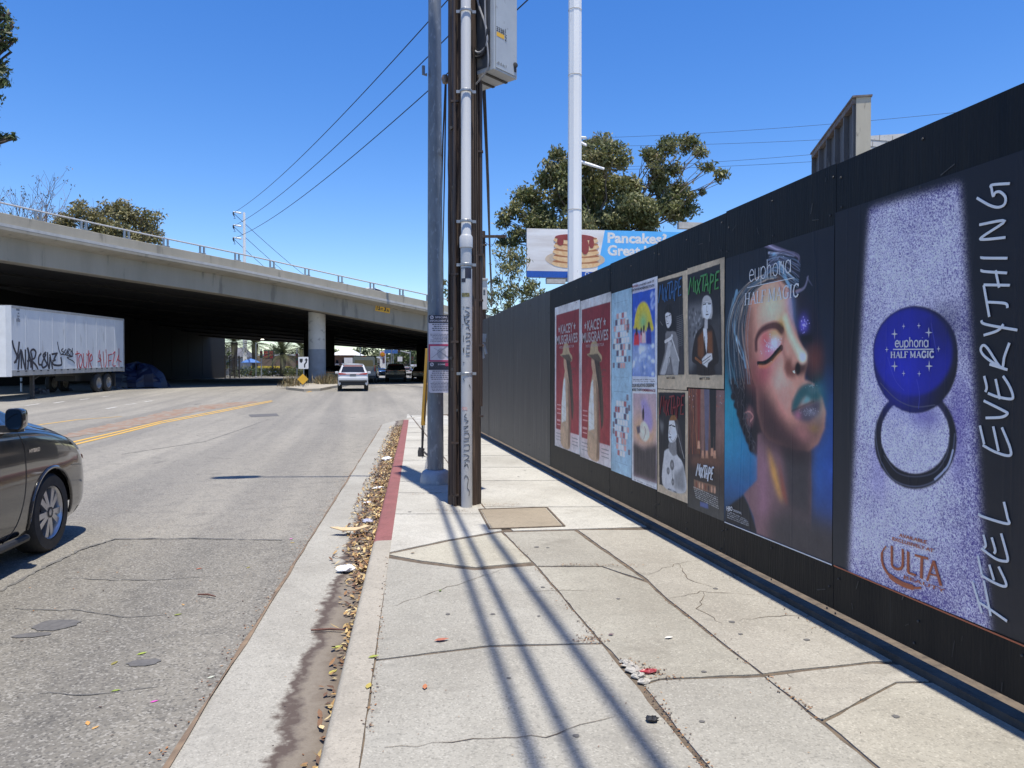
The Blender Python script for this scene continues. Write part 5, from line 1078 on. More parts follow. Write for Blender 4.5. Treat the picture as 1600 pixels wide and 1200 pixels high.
# handwriting up the right side
H1 = lambda x, y: (1500+x/3.24, 270+y/3.243)
hand = [[(262, 55), (172, 62), (170, 80), (178, 118), (190, 100), (215, 98), (240, 125), (235, 160), (205, 175), (160, 165), (95, 128)], [(108, 264), (238, 244), (122, 325), (130, 338), (240, 328)], [(118, 425), (130, 432), (250, 433)], [(120, 490), (130, 500), (248, 508)], [(190, 495), (208, 582)], [(130, 568), (262, 570)], [(130, 570), (158, 730)], [(142, 655), (238, 662), (250, 685)],
        [(118, 748), (140, 768), (300, 797)], [(230, 768), (200, 800), (130, 823)], [(250, 998), (160, 970)], [(215, 988), (140, 935), (115, 900), (125, 875), (150, 890), (218, 988), (235, 930), (260, 862)], [(152, 1117), (200, 1135), (266, 1146), (278, 1130), (260, 1080), (228, 1030)], [(190, 1045), (212, 1147)], [(132, 1030), (145, 1085), (138, 1110)], [(130, 1155), (230, 1205), (250, 1220), (220, 1238), (140, 1242)]]
hand += [[(x, y+1135) for x, y in l] for l in ([(125, 245), (190, 280), (260, 298), (264, 260), (222, 155)], [(178, 150), (205, 275)], [(110, 145), (132, 240)], [(108, 590), (120, 605), (250, 643), (250, 610), (232, 532)], [(118, 768), (190, 820), (240, 833), (252, 822), (240, 770), (218, 692)], [(170, 712), (188, 775), (182, 793)], [(128, 698), (140, 750), (130, 765)], [(120, 905), (180, 940), (233, 960), (242, 940), (205, 860)], [(158, 850), (182, 930)], [(100, 805), (120, 900)], [(105, 1040), (160, 1075), (248, 1136)], [(130, 930), (165, 1110)], [(72, 935), (120, 1095)])]
m = MB()
for l in hand: m.tube([c.L(*H1(*p)) for p in [tuple(q) for q in catmull(l, 5)]], .0062, 6, True, flat=POSTN)
m.build('handwriting', INKW, co_, smooth=True)
m = MB(); m.tube([c.L(1305, 883.5), c.L(1660, 1033)], .0035, 5, True, flat=POSTN); m.build('red_edge', INKO, co_)
# ---- concert posters -----------------------------------------------------------------
def concert(xl, xr, ytop, ybot, label, text_mat, title, seed, hat):
    c = Canvas(xl, xr, ytop, ybot, 130, 420, (196, 192, 188)); a = c.h/c.w
    c.poly([(.06, .055), (.97, .055), (.97, .875), (.06, .875)], (122, 34, 40), .002, uv=True); c.poly([(.06, .5), (.97, .5), (.97, .875), (.06, .875)], (168, 66, 66), .12, .8, uv=True)
    c.noise(6, .05, seed=seed)
    P = lambda *q: [(hat+x, y) for x, y in q]
    c.poly(P((.30, .97), (.30, .80), (.34, .64), (.40, .52), (.50, .44), (.60, .45), (.64, .60), (.62, .80), (.66, .98)), (176, 146, 116), .003, uv=True, smooth=True)     # body
    c.poly(P((.56, .50), (.66, .58), (.70, .80), (.67, .98), (.58, .98), (.60, .8)), (112, 86, 66), .006, .8, uv=True)
    c.poly(P((.33, .82), (.33, .68), (.41, .52), (.47, .50), (.49, .62), (.51, .80)), (206, 202, 190), .003, uv=True)
    for k in range(5): c.line(P((.34, .70+.03*k), (.52, .72+.03*k)), .002, (160, 156, 146), .8, uv=True)
    c.poly(P((.42, .36), (.52, .345), (.60, .38), (.57, .45), (.48, .475), (.44, .44), (.41, .41)), (176, 142, 112), .003, uv=True)          # face in profile
    c.poly(P((.50, .35), (.62, .36), (.72, .45), (.78, .60), (.80, .72), (.74, .79), (.70, .70), (.64, .56), (.56, .45)), (58, 44, 36), .003, uv=True, smooth=True)   # long hair
    for k in range(4): c.line(P((.62+.03*k, .42), (.72+.02*k, .55), (.74+.02*k, .74+.02*k)), .004, (104, 86, 66), .7, uv=True)
    c.line(P((.70, .47), (.80, .44), (.86, .45)), .006, (84, 62, 54), .9, uv=True); c.line(P((.70, .48), (.82, .48)), .005, (84, 62, 54), .9, uv=True)
    c.poly(P((.26, .345), (.36, .335), (.40, .285), (.50, .262), (.60, .285), (.64, .33), (.74, .36), (.72, .395), (.60, .385), (.44, .37)), (168, 146, 110), .002, uv=True, smooth=True)   # hat
    c.poly(P((.30, .348), (.62, .345), (.74, .385), (.66, .40), (.46, .378)), (66, 54, 44), .003, .9, uv=True)
    for k in range(3): c.line([(.10, .70+.03*k), (.26, .70+.03*k)], .008, (200, 150, 146), .8, uv=True, smooth=False)
    c.line([(.10, .81), (.24, .81)], .014, (200, 150, 146), .8, uv=True); c.line([(.10, .84), (.24, .84)], .008, (200, 150, 146), .8, uv=True)
    for k in range(3): c.line([(.72, .905+.022*k), (.93, .905+.022*k)], .006, (110, 104, 100), .8, uv=True); c.line([(.06, .905+.022*k), (.28, .905+.022*k)], .006, (110, 104, 100), .7, uv=True)
    o = c.build('poster', label, .0018, seed=seed, group=None, worn=.18)
    def q(u, v): return Vector((-.009, (c.y0-u*c.w)-(c.y0+c.y1)/2, (c.z1-v*c.h)-(c.z0+c.z1)/2))
    m = MB()
    for t, u0, u1, v0, v1, off in title: letters(m, t, q(u0, v1), POSTU, POSTV, (u1-u0)*c.w, (v1-v0)*c.h, off, POSTN, 0)
    for cu_, cv in ((.20, .165), (.82, .165)):
        m.add([q(cu_+.045*(1 if k % 2 == 0 else .45)*math.sin(k*math.pi/5), cv-.045*(1 if k % 2 == 0 else .45)*math.cos(k*math.pi/5)*c.w/c.h) for k in range(10)], [tuple(range(10))])
    m.build('lettering', text_mat, o); return o
TT = [('KACEY', .27, .75, .135, .20, .02), ('MUSGRAVES', .09, .93, .208, .272, .02), ('MIDDLE OF NOWHERE TOUR', .22, .80, .285, .302, .0)]
PINK = pm('ink_pale_pink', (.60, .50, .49), (.52, .42, .42), 9, .5)
concert(867.5, 906.5, (867.5, 481), (868, 696), 'red concert poster of a woman in a hat, left one beside the bare hoarding', PINK, TT, 21, -.03)
concert(907, 955.5, (907, 471), (907, 713), 'red concert poster of a woman in a hat, right one beside the pale blue poster', PINK, TT, 22, -.02)
# ---- pale blue poster with little squares ---------------------------------------------
c = Canvas(956, 988, (956, 459), (956, 735), 110, 420, (150, 178, 190)); c.noise(5, .05, seed=8); rs = random.Random(12)
for base_v in (.12, .60):
    for row_, n_c in enumerate((3, 4, 5, 4, 5, 4, 3, 3, 2)):
        for k in range(n_c+1):
            u = .5+(k-n_c/2)*.13; v = base_v+row_*.034; colr = rs.choice([(214, 206, 196)]*5+[(160, 96, 96), (92, 80, 96), (196, 150, 140)]); c.poly([(u-.055, v), (u+.055, v), (u+.055, v+.03), (u-.055, v+.03)], colr, .0012, uv=True)
    for k in range(6): u, v = rs.choice([.12, .88, .8]), base_v+rs.uniform(-.04, .28); c.poly([(u-.05, v), (u+.05, v), (u+.05, v+.03), (u-.05, v+.03)], (110, 96, 104), .0012, .9, uv=True)
for v in (.06, .47, .55, .94): c.line([(.15, v), (.8, v)], .003, (110, 140, 154), .8, uv=True)
c.line([(.82, .62), (.82, .97)], .003, (120, 150, 164), .8, uv=True); c.line([(.5, .48), (.5, .55)], .002, (90, 120, 134), .8, uv=True)
for k in range(4): c.line([(.25+.17*k, .02), (.25+.17*k, .10)], .002, (210, 220, 224), .7, uv=True)
c.build('poster', 'narrow pale blue poster scattered with small cream and maroon squares', .0024, seed=23, worn=.15)
# ---- double sky poster -----------------------------------------------------------------
c = Canvas(988.5, 1027.5, (988.5, 444), (989, 750), 120, 520, (208, 204, 200)); X3 = lambda x, y: (970+x/5.453, 400+y/5.4545); X4 = lambda x, y: (970+x/5.218, 590+y/5.217)
t3 = lambda *P: [X3(*p) for p in P]; t4 = lambda *P: [X4(*p) for p in P]
c.poly(t3((100, 325), (295, 275), (295, 1030), (100, 1022)), (40, 84, 168), .001)
c.poly(t3((100, 325), (295, 275), (295, 560), (100, 560)), (30, 66, 164), .05, .8); c.poly(t3((100, 740), (295, 740), (295, 1030), (100, 1022)), (150, 166, 192), .05, .95)
for _ in range(46): c.ell(X3(rs.uniform(105, 290), rs.uniform(760, 1010)), (rs.uniform(.01, .022), rs.uniform(.006, .014)), rs.choice([(206, 212, 222), (180, 192, 212), (120, 142, 186), (104, 128, 178)]), .004, .75)
for _ in range(12): c.ell(X3(rs.choice([rs.uniform(105, 150), rs.uniform(260, 292)]), rs.uniform(310, 480)), (rs.uniform(.006, .016), .008), (190, 204, 226), .006, .6)
c.poly(t3((118, 590), (125, 520), (150, 430), (185, 393), (220, 400), (250, 460), (272, 560), (272, 640), (118, 620)), (196, 176, 52), .004, smooth=True); c.glow(X3(195, 560), (.05, .04), (96, 170, 120), .8)
for x, w_, col, y0_, y1_ in ((138, 24, (196, 48, 60), 620, 760), (178, 14, (212, 120, 130), 620, 740), (200, 16, (230, 176, 168), 600, 740), (243, 22, (44, 50, 130), 570, 750)):
    c.poly(t3((x-w_, y1_), (x-w_*.8, y0_+50), (x-w_*.3, y0_+25), (x+w_*.3, y0_+25), (x+w_*.8, y0_+50), (x+w_, y1_)), col, .003); c.ell(X3(x, y0_+10), (.009, .013), (30, 26, 34), .002)
    c.poly(t3((x-w_*.35, y0_), (x+w_*.35, y0_), (x+w_*.4, y0_+55), (x-w_*.4, y0_+55)), (28, 24, 32), .003)
c.ell(X3(190, 790), (.06, .014), (214, 220, 230), .008, .8)
c.poly(t4((105, 128), (292, 132), (297, 865), (108, 800)), (176, 150, 152), .001); c.poly(t4((105, 330), (292, 330), (292, 560), (105, 520)), (208, 158, 96), .05, .95); c.poly(t4((105, 520), (180, 570), (230, 560), (297, 540), (297, 865), (108, 800)), (66, 58, 56), .012)
c.poly(t4((165, 180), (205, 172), (250, 260), (268, 380), (250, 450), (190, 400)), (150, 134, 176), .012, .9); c.ell(X4(186, 300), (.014, .03), (44, 32, 36), .003)
c.poly(t4((158, 470), (165, 380), (195, 360), (225, 400), (236, 480), (200, 520)), (206, 196, 176), .004, smooth=True); c.poly(t4((130, 400), (160, 390), (162, 450), (140, 460)), (84, 74, 84), .004); c.line(t4((190, 230), (192, 300)), .006, (50, 40, 44)); c.line(t4((196, 400), (206, 440), (190, 500)), .005, (140, 96, 76), .8)
for k in range(8): c.line(t4((115+22*k, 560), (112+22*k, 810)), .004, rs.choice([(94, 84, 80), (48, 42, 42)]), .6)
c.greek([(990, 592.5, 1025, 592.5, 1.2), (990, 595, 1024, 595.5, 1.2)], (90, 88, 90)); c.greek([(991, 748, 1026, 762, 1.6)], (120, 118, 118), .8)
o = c.build('poster', 'tall two picture poster of figures before a yellow sun above clouds', .0018, seed=24, worn=.14)
c.text([('OUR RELATIVES DESERVE', X3(105, 1118), X3(292, 1116), X3(105, 1090), .02), ('MORE THAN', X3(103, 1152), X3(182, 1152), X3(103, 1128), .02), ('IS THE 3RD CAUSE OF', X3(160, 262), X3(290, 220), X3(160, 245), .02), ('DEATH FOR INDIGENOUS YOUTH', X3(100, 305), X3(292, 262), X3(100, 283), .02)], INKB); c.text([('REMEMBRANCE', X3(186, 1152), X3(302, 1160), X3(186, 1130), .02), ('MURDER', X3(105, 272), X3(155, 260), X3(105, 254), .02)], INKR)
# ---- four cassette posters --------------------------------------------------------------
MIX = [[[(0, 0), (.06, 1), (.11, .45), (.17, 1.02), (.19, .12)], [(.235, .75), (.245, .05)], [(.29, .8), (.40, -.02)], [(.41, .85), (.29, -.05)], [(.40, .95), (.60, 1.0)], [(.50, .98), (.50, .05)], [(.55, .02), (.62, .98), (.68, .0)], [(.56, .38), (.68, .42)], [(.73, -.15), (.74, .95)], [(.73, .95), (.83, .85), (.82, .55), (.74, .45)], [(.90, .95), (.89, .05), (1., .10)], [(.90, .98), (1., 1.02)], [(.90, .52), (.98, .56)]]][0]
def mixtitle(c, o, ll, lr, ul, r, mat):
    a, b, u = c.L(*ll), c.L(*lr), c.L(*ul); m = MB()
    for l in MIX: m.tube([a+(b-a)*p[0]+(u-a)*p[1] for p in l], r, 6, True, flat=POSTN)
    m.build('lettering', mat, o)
BLUE = pm('ink_blue', (.05, .16, .36), (.045, .14, .31), 9, .5); GREEN = pm('ink_green', (.075, .30, .085), (.065, .26, .075), 9, .5); INKRED = pm('ink_red', (.27, .03, .04), (.23, .03, .035), 9, .5)
CRM = (176, 156, 128)
def frame_(c, P): c.poly(P, (30, 30, 34), .002)
# upper left: seated figure, blue title
c = Canvas(1028.5, 1074, (1028.5, 436), (1028.5, 607), 170, 400, CRM); c.noise(4, .05, seed=6)
frame_(c, t3((318, 225), (530, 165), (545, 1010), (320, 1018)))
c.poly(t3((480, 560), (540, 540), (545, 1005), (490, 1010)), (52, 50, 52), .01)
for k in range(16): c.line(t3((480, 520+k*17), (530, 500+k*17)), .006, (104, 102, 100), .7, smooth=False)
c.poly(t3((385, 660), (410, 620), (470, 640), (490, 700), (500, 900), (480, 1010), (330, 1010), (380, 820)), (112, 108, 106), .006)     # body
c.poly(t3((340, 1010), (385, 850), (410, 720), (440, 740), (420, 900), (380, 1012)), (168, 164, 160), .004); c.poly(t3((420, 780), (450, 760), (500, 900), (490, 1012), (455, 1012)), (150, 146, 142), .004); c.line(t3((382, 730), (430, 700), (440, 680)), .03, (196, 190, 184)); c.line(t3((435, 690), (470, 800), (500, 890)), .02, (180, 176, 170)); c.line(t3((395, 1000), (420, 860), (440, 1000)), .008, (40, 38, 40), .8)
c.poly(t3((370, 520), (380, 450), (410, 410), (440, 440), (465, 560), (478, 640), (450, 640), (400, 640), (385, 600)), (18, 18, 22), .003, smooth=True); c.poly(t3((384, 490), (410, 470), (432, 500), (434, 570), (412, 612), (396, 600), (386, 550)), (198, 192, 188), .003, smooth=True)
c.line(t3((388, 520), (402, 512)), .008, (20, 20, 22)); c.line(t3((412, 510), (428, 500)), .008, (20, 20, 22)); c.line(t3((398, 520), (394, 552), (402, 556)), .005, (90, 86, 84)); c.line(t3((396, 578), (410, 574)), .007, (40, 36, 38)); c.poly(t3((376, 500), (390, 450), (425, 460), (434, 490), (400, 480)), (14, 14, 18), .003); c.line(t3((340, 560), (360, 590)), .008, (120, 116, 112), .7)
ox = c.build('poster', 'cream bordered monochrome poster of a crouching dark haired figure under blue lettering', .0016, seed=31, worn=.14)
mixtitle(c, ox, X3(330, 400), X3(522, 345), X3(334, 255), .0075, BLUE); c.text([('MAY 7, 2026', X3(398, 1052), X3(468, 1050), X3(398, 1030), .02)], INKB); 
# upper right: standing figure in jacket, green title
c = Canvas(1074, 1132, (1074, 420), (1074, 605), 200, 420, CRM); c.noise(4, .05, seed=16)
frame_(c, t3((572, 160), (850, 65), (868, 1015), (582, 1012)))
c.poly(t3((580, 430), (700, 400), (700, 800), (585, 1000)), (106, 104, 104), .03, .9); c.poly(t3((760, 560), (860, 500), (865, 1010), (820, 1010)), (66, 64, 64), .03, .8)
for _ in range(40): c.ell(X3(rs.uniform(585, 690), rs.uniform(450, 700)), (.012, .014), rs.choice([(56, 54, 54), (150, 148, 146), (30, 30, 32)]), .004, .6)
c.poly(t3((610, 880), (640, 680), (700, 600), (730, 580), (790, 610), (830, 780), (838, 900), (800, 940), (800, 1012), (660, 1012), (650, 930)), (34, 26, 24), .003, smooth=True); c.poly(t3((660, 700), (710, 630), (715, 840), (690, 880), (660, 850)), (106, 62, 32), .01); c.poly(t3((735, 650), (780, 640), (790, 820), (760, 860), (740, 800)), (112, 66, 36), .01)
c.poly(t3((705, 620), (735, 600), (742, 700), (735, 830), (715, 720)), (206, 202, 198), .003); c.line(t3((718, 690), (722, 760), (726, 830)), .012, (20, 18, 20), .8)
c.poly(t3((695, 880), (740, 830), (780, 830), (785, 880), (750, 910), (740, 950), (700, 920)), (196, 190, 184), .003); c.line(t3((640, 870), (690, 910)), .022, (150, 90, 46), .7); c.line(t3((700, 900), (770, 850)), .006, (40, 34, 34)); c.line(t3((710, 920), (760, 880)), .005, (40, 34, 34))
c.poly(t3((690, 440), (705, 360), (740, 335), (775, 370), (785, 460), (775, 530), (740, 530), (700, 520)), (168, 164, 160), .003, smooth=True); c.poly(t3((702, 430), (735, 390), (770, 410), (772, 480), (745, 540), (725, 535), (705, 490)), (214, 208, 202), .003, smooth=True)
c.line(t3((708, 415), (730, 408)), .009, (26, 24, 26)); c.line(t3((748, 408), (770, 408)), .009, (26, 24, 26)); c.line(t3((738, 420), (736, 470), (744, 474)), .005, (96, 90, 88)); c.line(t3((730, 500), (750, 498)), .008, (40, 34, 36)); c.line(t3((710, 400), (765, 396)), .004, (90, 86, 84)); c.line(t3((700, 380), (690, 460), (700, 530)), .012, (120, 116, 112)); c.line(t3((780, 380), (788, 470), (778, 540)), .010, (90, 86, 84)); c.poly(t3((720, 535), (745, 540), (745, 620), (715, 620)), (176, 170, 166), .004)
ox = c.build('poster', 'cream bordered poster of a pale haired figure in brown jacket under green lettering', .0016, seed=32, worn=.14)
mixtitle(c, ox, X3(585, 330), X3(842, 285), X3(592, 190), .009, GREEN); c.text([('MAY 7, 2026', X3(680, 1060), X3(768, 1058), X3(680, 1034), .02)], INKB)
# lower left: figure in white shirt, red title
c = Canvas(1028.5, 1076, (1028.5, 608), (1029, 768), 170, 400, CRM); c.noise(4, .05, seed=26)
frame_(c, t4((310, 120), (530, 122), (530, 940), (318, 870)))
c.poly(t4((355, 640), (370, 590), (420, 580), (470, 640), (515, 720), (528, 935), (350, 880)), (190, 186, 180), .004, smooth=True); c.poly(t4((440, 780), (520, 720), (528, 930), (440, 905)), (112, 110, 108), .02, .8)
c.poly(t4((390, 560), (400, 510), (455, 500), (460, 630), (430, 640), (400, 600)), (124, 120, 116), .004); c.poly(t4((396, 390), (404, 340), (440, 320), (465, 370), (468, 460), (440, 520), (405, 526), (392, 490)), (206, 200, 194), .003, smooth=True)
c.poly(t4((398, 350), (415, 310), (445, 305), (468, 350), (470, 390), (440, 350)), (126, 84, 44), .003); c.poly(t4((440, 350), (470, 340), (500, 480), (515, 640), (480, 600), (462, 460)), (60, 56, 56), .004, .9); c.line(t4((470, 460), (500, 580), (520, 660)), .008, (170, 166, 160), .7)
c.line(t4((400, 392), (418, 386)), .012, (24, 22, 24)); c.line(t4((426, 392), (446, 400)), .012, (24, 22, 24)); c.line(t4((408, 405), (400, 455), (410, 462)), .006, (80, 76, 74)); c.line(t4((396, 486), (414, 484)), .009, (40, 34, 36)); c.line(t4((400, 480), (430, 520), (460, 470)), .01, (120, 114, 110), .6)
for p_, rx in (((422, 712), .045), ((390, 760), .032), ((428, 850), .03)): c.ell(X4(*p_), (rx, rx*1.1), (66, 64, 64), .004, .85); c.ell(X4(*p_), (rx*.5, rx*.5), (150, 146, 142), .004, .8)
c.line(t4((420, 750), (426, 840)), .008, (60, 58, 58)); c.poly(t4((318, 350), (355, 380), (340, 460)), (120, 118, 116), .02, .8)
ox = c.build('poster', 'cream bordered monochrome poster of a figure in white printed shirt under red lettering', .0016, seed=33, worn=.14)
mixtitle(c, ox, X4(325, 300), X4(520, 310), X4(330, 150), .008, INKRED); c.text([('MAY 7, 2026', X4(392, 915), X4(462, 945), X4(392, 900), .02)], INKB)
# lower right: legs in a wood, white title
c = Canvas(1076, 1133, (1076, 607), (1077, 792), 200, 420, (70, 52, 46)); c.grad([(0, (104, 66, 56), (120, 92, 88)), (.35, (92, 56, 44), (130, 96, 84)), (.55, (66, 44, 38), (92, 66, 54)), (.7, (46, 38, 36), (60, 48, 42)), (1, (60, 58, 54), (74, 72, 66))])
for k in range(26): c.line(t4((rs.uniform(548, 640), 80), (rs.uniform(552, 650), 620)), .01, rs.choice([(132, 66, 46), (70, 30, 28), (150, 92, 60), (44, 28, 26)]), .5)
for _ in range(50): c.ell(X4(rs.uniform(550, 850), rs.uniform(80, 240)), (.006, .006), rs.choice([(176, 76, 50), (60, 26, 24), (196, 120, 80), (196, 180, 180)]), .002, .6)
for x, w_, col, yb in ((672, 20, (132, 96, 84), 640), (705, 22, (96, 90, 104), 640), (748, 22, (30, 30, 32), 620), (770, 14, (34, 32, 34), 640), (640, 14, (120, 50, 40), 560)):
    c.poly(t4((x-w_, 80), (x+w_, 80), (x+w_*.7, 400), (x+w_*.5, yb-40), (x-w_*.5, yb-40), (x-w_*.7, 400)), col, .003); c.poly(t4((x-8, yb-45), (x+8, yb-45), (x+12, yb+20), (x-12, yb+18)), (196, 142, 110), .003)
c.poly(t4((585, 650), (700, 640), (800, 660), (830, 720), (580, 700)), (112, 74, 56), .02, .8)
c.poly(t4((600, 830), (780, 885), (778, 945), (600, 905)), (126, 92, 70), .003); 
for k in range(7): c.ell(X4(620+25*k, 870+8*k), (.014, .026), rs.choice([(196, 150, 120), (120, 60, 44), (60, 44, 44)]), .004, .9)
c.greek([(1084+k*.8, 760+k*3.2, 1122+k*.4, 777+k*3.4, 1.5) for k in range(6)], (176, 172, 164), .7); c.poly(t4((650, 1010), (715, 1030), (718, 1070), (652, 1048)), (84, 92, 128), .004)
ox = c.build('poster', 'brown poster of bare legs standing among trees above white lettering', .0016, seed=34, worn=.14)
mixtitle(c, ox, X4(622, 800), X4(757, 840), X4(632, 700), .0075, INKW)
# ================================================================ VEHICLES
PAINT = {}
def paint(name, c, flake=.3, rough=.22): 
    return pm(name, c, tuple(x*.9 for x in c), 40, rough, flake, coat=1., bump=0)
WIN = glass('car_glass', (.012, .014, .016), .02); TRIM = pm('car_black_trim', (.015, .015, .016), (.022, .022, .022), 20, .5); CHR = pm('car_chrome', (.7, .7, .7), rough=.15, metal=1.); RIM = pm('alloy_rim', (.52, .52, .53), (.44, .44, .45), 9, .32, .75); REDL = pm('tail_lamp_red', (.42, .008, .012), (.36, .008, .012), rough=.12, coat=1.); AMB = pm('amber_lens', (.75, .20, .06), (.65, .17, .05), rough=.12, coat=1.); LENS = pm('lamp_glass', (.50, .52, .50), (.38, .40, .38), 8, .06, .1, coat=1.); PLT = pm('number_plate', (.5, .5, .52), (.42, .42, .45), 12, .5)
def ip(x, tab): return np.interp(x, [t[0] for t in tab], [t[1] for t in tab])
def smooth_tab(tab, n=6):
    P = catmull(tab, n); P = sorted([tuple(p) for p in P]); return P
class Body:
    """car body lofted along x (forward); sections from sill over the shoulder and roof edge to the centre line"""
    def __init__(s, top, belt, half, roofw, sill, axles, R_arch, nose_rake=.10, tail_rake=.08, wheel_r=.315):
        s.top, s.belt, s.half, s.roofw, s.sill = [smooth_tab(sorted(t)) for t in (top, belt, half, roofw, sill)]
        s.ax, s.Ra, s.wr = axles, R_arch, wheel_r; s.x0, s.x1 = s.top[0][0], s.top[-1][0]
    def section(s, x, M=12):
        zt, zb, W, rw, zs = (ip(x, t) for t in (s.top, s.belt, s.half, s.roofw, s.sill)); zb = min(zb, zt-.03)
        dz = zb-zs; h = zt-zb
        P = [(W*.93, zs), (W*.985, zs+.16*dz), (W*1.0, zs+.48*dz), (W*.992, zs+.78*dz), (W*.965, zb), (W*.965+(W*rw-W*.965)*.5, zb+h*.46), (W*rw, zt-.16*min(h, .35)-.01), (W*rw*.62, zt-.015), (0, zt)]
        return np.array(catmull(P, M))
    def side_y(s, x, z):                      # half width of the flank at height z
        S = s.section(x, 6); k = np.argsort(S[:, 1]); return float(np.interp(z, S[k, 1], S[k, 0]))
    def build(s, root, mats, dx=.05, M=5, regions=(), ends=True):
        """regions: list of (name, material, test(x, z, y)); the rest is the body shell"""
        xs = np.arange(s.x0, s.x1+1e-6, dx); xs = xs if abs(xs[-1]-s.x1) < 1e-3 else np.append(xs, s.x1)
        rows = []
        for x in xs:
            S = s.section(x, M); r = [(x, y, z) for y, z in S]; l = [(x, -y, z) for y, z in S[::-1][1:]]; rows.append(np.array(r+l))
        Vt = np.array(rows); nx, ny, _ = Vt.shape
        # wheel arches: push the vertices near an arch onto its circle
        for a in s.ax:
            d = np.hypot(Vt[..., 0]-a, Vt[..., 2]-s.wr); fl = (np.abs(Vt[..., 1]) > .55*np.abs(Vt[..., 1]).max()) & (Vt[..., 2] < s.wr+s.Ra+.1)
            near = fl & (np.abs(d-s.Ra) < dx*.62); sc_ = s.Ra/np.maximum(d, 1e-6)
            Vt[..., 0] = np.where(near, a+(Vt[..., 0]-a)*sc_, Vt[..., 0]); Vt[..., 2] = np.where(near, s.wr+(Vt[..., 2]-s.wr)*sc_, Vt[..., 2])
        idx = np.arange(nx*ny).reshape(nx, ny); Q = np.stack([idx[:-1, :-1], idx[1:, :-1], idx[1:, 1:], idx[:-1, 1:]], -1).reshape(-1, 4)
        V = Vt.reshape(-1, 3); cen = V[Q].mean(1); keep = np.ones(len(Q), bool)
        for a in s.ax:
            d = np.hypot(cen[:, 0]-a, cen[:, 2]-s.wr); keep &= ~((d < s.Ra) & (np.abs(cen[:, 1]) > .5) & (cen[:, 2] < s.wr+s.Ra))
        lab = np.zeros(len(Q), int)
        for i, (nm, mt, fn) in enumerate(regions):
            hit = np.array([bool(fn(*c)) for c in cen]); lab[hit & (lab == 0)] = i+1
        outp = {}
        for i in range(len(regions)+1):
            q = Q[keep & (lab == i)]
            if not len(q): continue
            u, inv = np.unique(q, return_inverse=True); nm, mt = ('body', mats) if i == 0 else regions[i-1][:2]
            o = npmesh(nm, V[u], inv.reshape(-1, 4), mt, root, smooth=True); outp[nm] = o
        if ends:
            for k, x in ((0, s.x0), (-1, s.x1)):
                m = MB(); m.add([tuple(p) for p in Vt[k]], [tuple(range(ny))]); m.build('bumper_face', mats, outp['body'])
        # dark underside and wheel wells
        m = MB(); m.box(((s.x0+s.x1)/2, 0, s.wr+.04), ((s.x1-s.x0)*.90, ip(0, s.half)*1.60, .12))
        for a in s.ax: m.loft([[(a+s.Ra*.98*math.cos(q), y_, s.wr+s.Ra*.98*math.sin(q)) for q in np.linspace(0, math.pi, 14)] for y_ in (-ip(a, s.half)*.93, ip(a, s.half)*.93)])
        m.build('underside', TRIM, root); return outp
def wheel(root, x, y, r, side, spokes=10, wid=.20, detail=True):
    m = MB(); m.lathe([(r*.68, -wid/2), (r*.93, -wid/2), (r, -wid*.36), (r, wid*.36), (r*.93, wid/2), (r*.69, wid/2), (r*.66, wid*.3)], 40 if detail else 20, (x, y, r), 'Y'); t = m.build('wheel', RUB, root, smooth=True)
    f = side*(wid/2-.012); m = MB()
    m.lathe([(r*.70, f*.95), (r*.665, f*1.06), (r*.62, f*.85), (r*.60, f*-.2)], 40 if detail else 20, (x, y, r), 'Y')
    if detail:
        for k in range(spokes):
            a = 2*math.pi*(k+(.13 if k % 2 else -.13))/spokes; d = Vector((math.cos(a), 0, math.sin(a))); p = Vector((-d.z, 0, d.x)); O = Vector((x, y, r))
            r0, r1, w0, w1 = r*.12, r*.635, r*.055, r*.085
            vs = [O+d*r0+p*w0, O+d*r0-p*w0, O+d*r1-p*w1, O+d*r1+p*w1]; off = Vector((0, f*.88, 0)); off2 = Vector((0, f*.45, 0))
            m.add([v+off+(Vector((0, f*.10, 0)) if i < 2 else Vector()) for i, v in enumerate(vs)]+[v+off2 for v in vs], [(0, 1, 2, 3), (7, 6, 5, 4), (0, 4, 5, 1), (1, 5, 6, 2), (2, 6, 7, 3), (3, 7, 4, 0)])
        m.lathe([(0, f*1.02), (r*.12, f*1.0), (r*.17, f*.9), (r*.18, f*.5)], 20, (x, y, r), 'Y')
    else: m.lathe([(0, f), (r*.3, f*.9), (r*.64, f*.6)], 14, (x, y, r), 'Y')
    m.build('rim', RIM, t, smooth=detail)
    m = MB(); m.lathe([(0, f*-.1), (r*.62, f*-.1)], 24, (x, y, r), 'Y')
    if detail:
        m.lathe([(.03, f*1.04), (.045, f*1.03)], 12, (x, y, r), 'Y')
        for k in range(5): a = 2*math.pi*k/5; m.lathe([(0, f*.97), (.011, f*.96)], 8, (x+.055*math.cos(a), y, r+.055*math.sin(a)), 'Y')
    m.build('brake_disc', DST, t); return t
def seam(body, root, pts, side, name='panel_gap', r=.004, mat=None, lift=.0):
    m = MB(); P = []
    for x, z in [tuple(q) for q in catmull(pts, 8)]: P.append((x, side*(body.side_y(x, z)+lift), z))
    m.tube(P, r, 5); return m.build(name, mat or TRIM, root)
def inpoly(x, y, P):
    c = False
    for i in range(len(P)):
        (x0, y0), (x1, y1) = P[i], P[(i+1) % len(P)]
        if (y0 > y) != (y1 > y) and x < (x1-x0)*(y-y0)/(y1-y0)+x0: c = not c
    return c
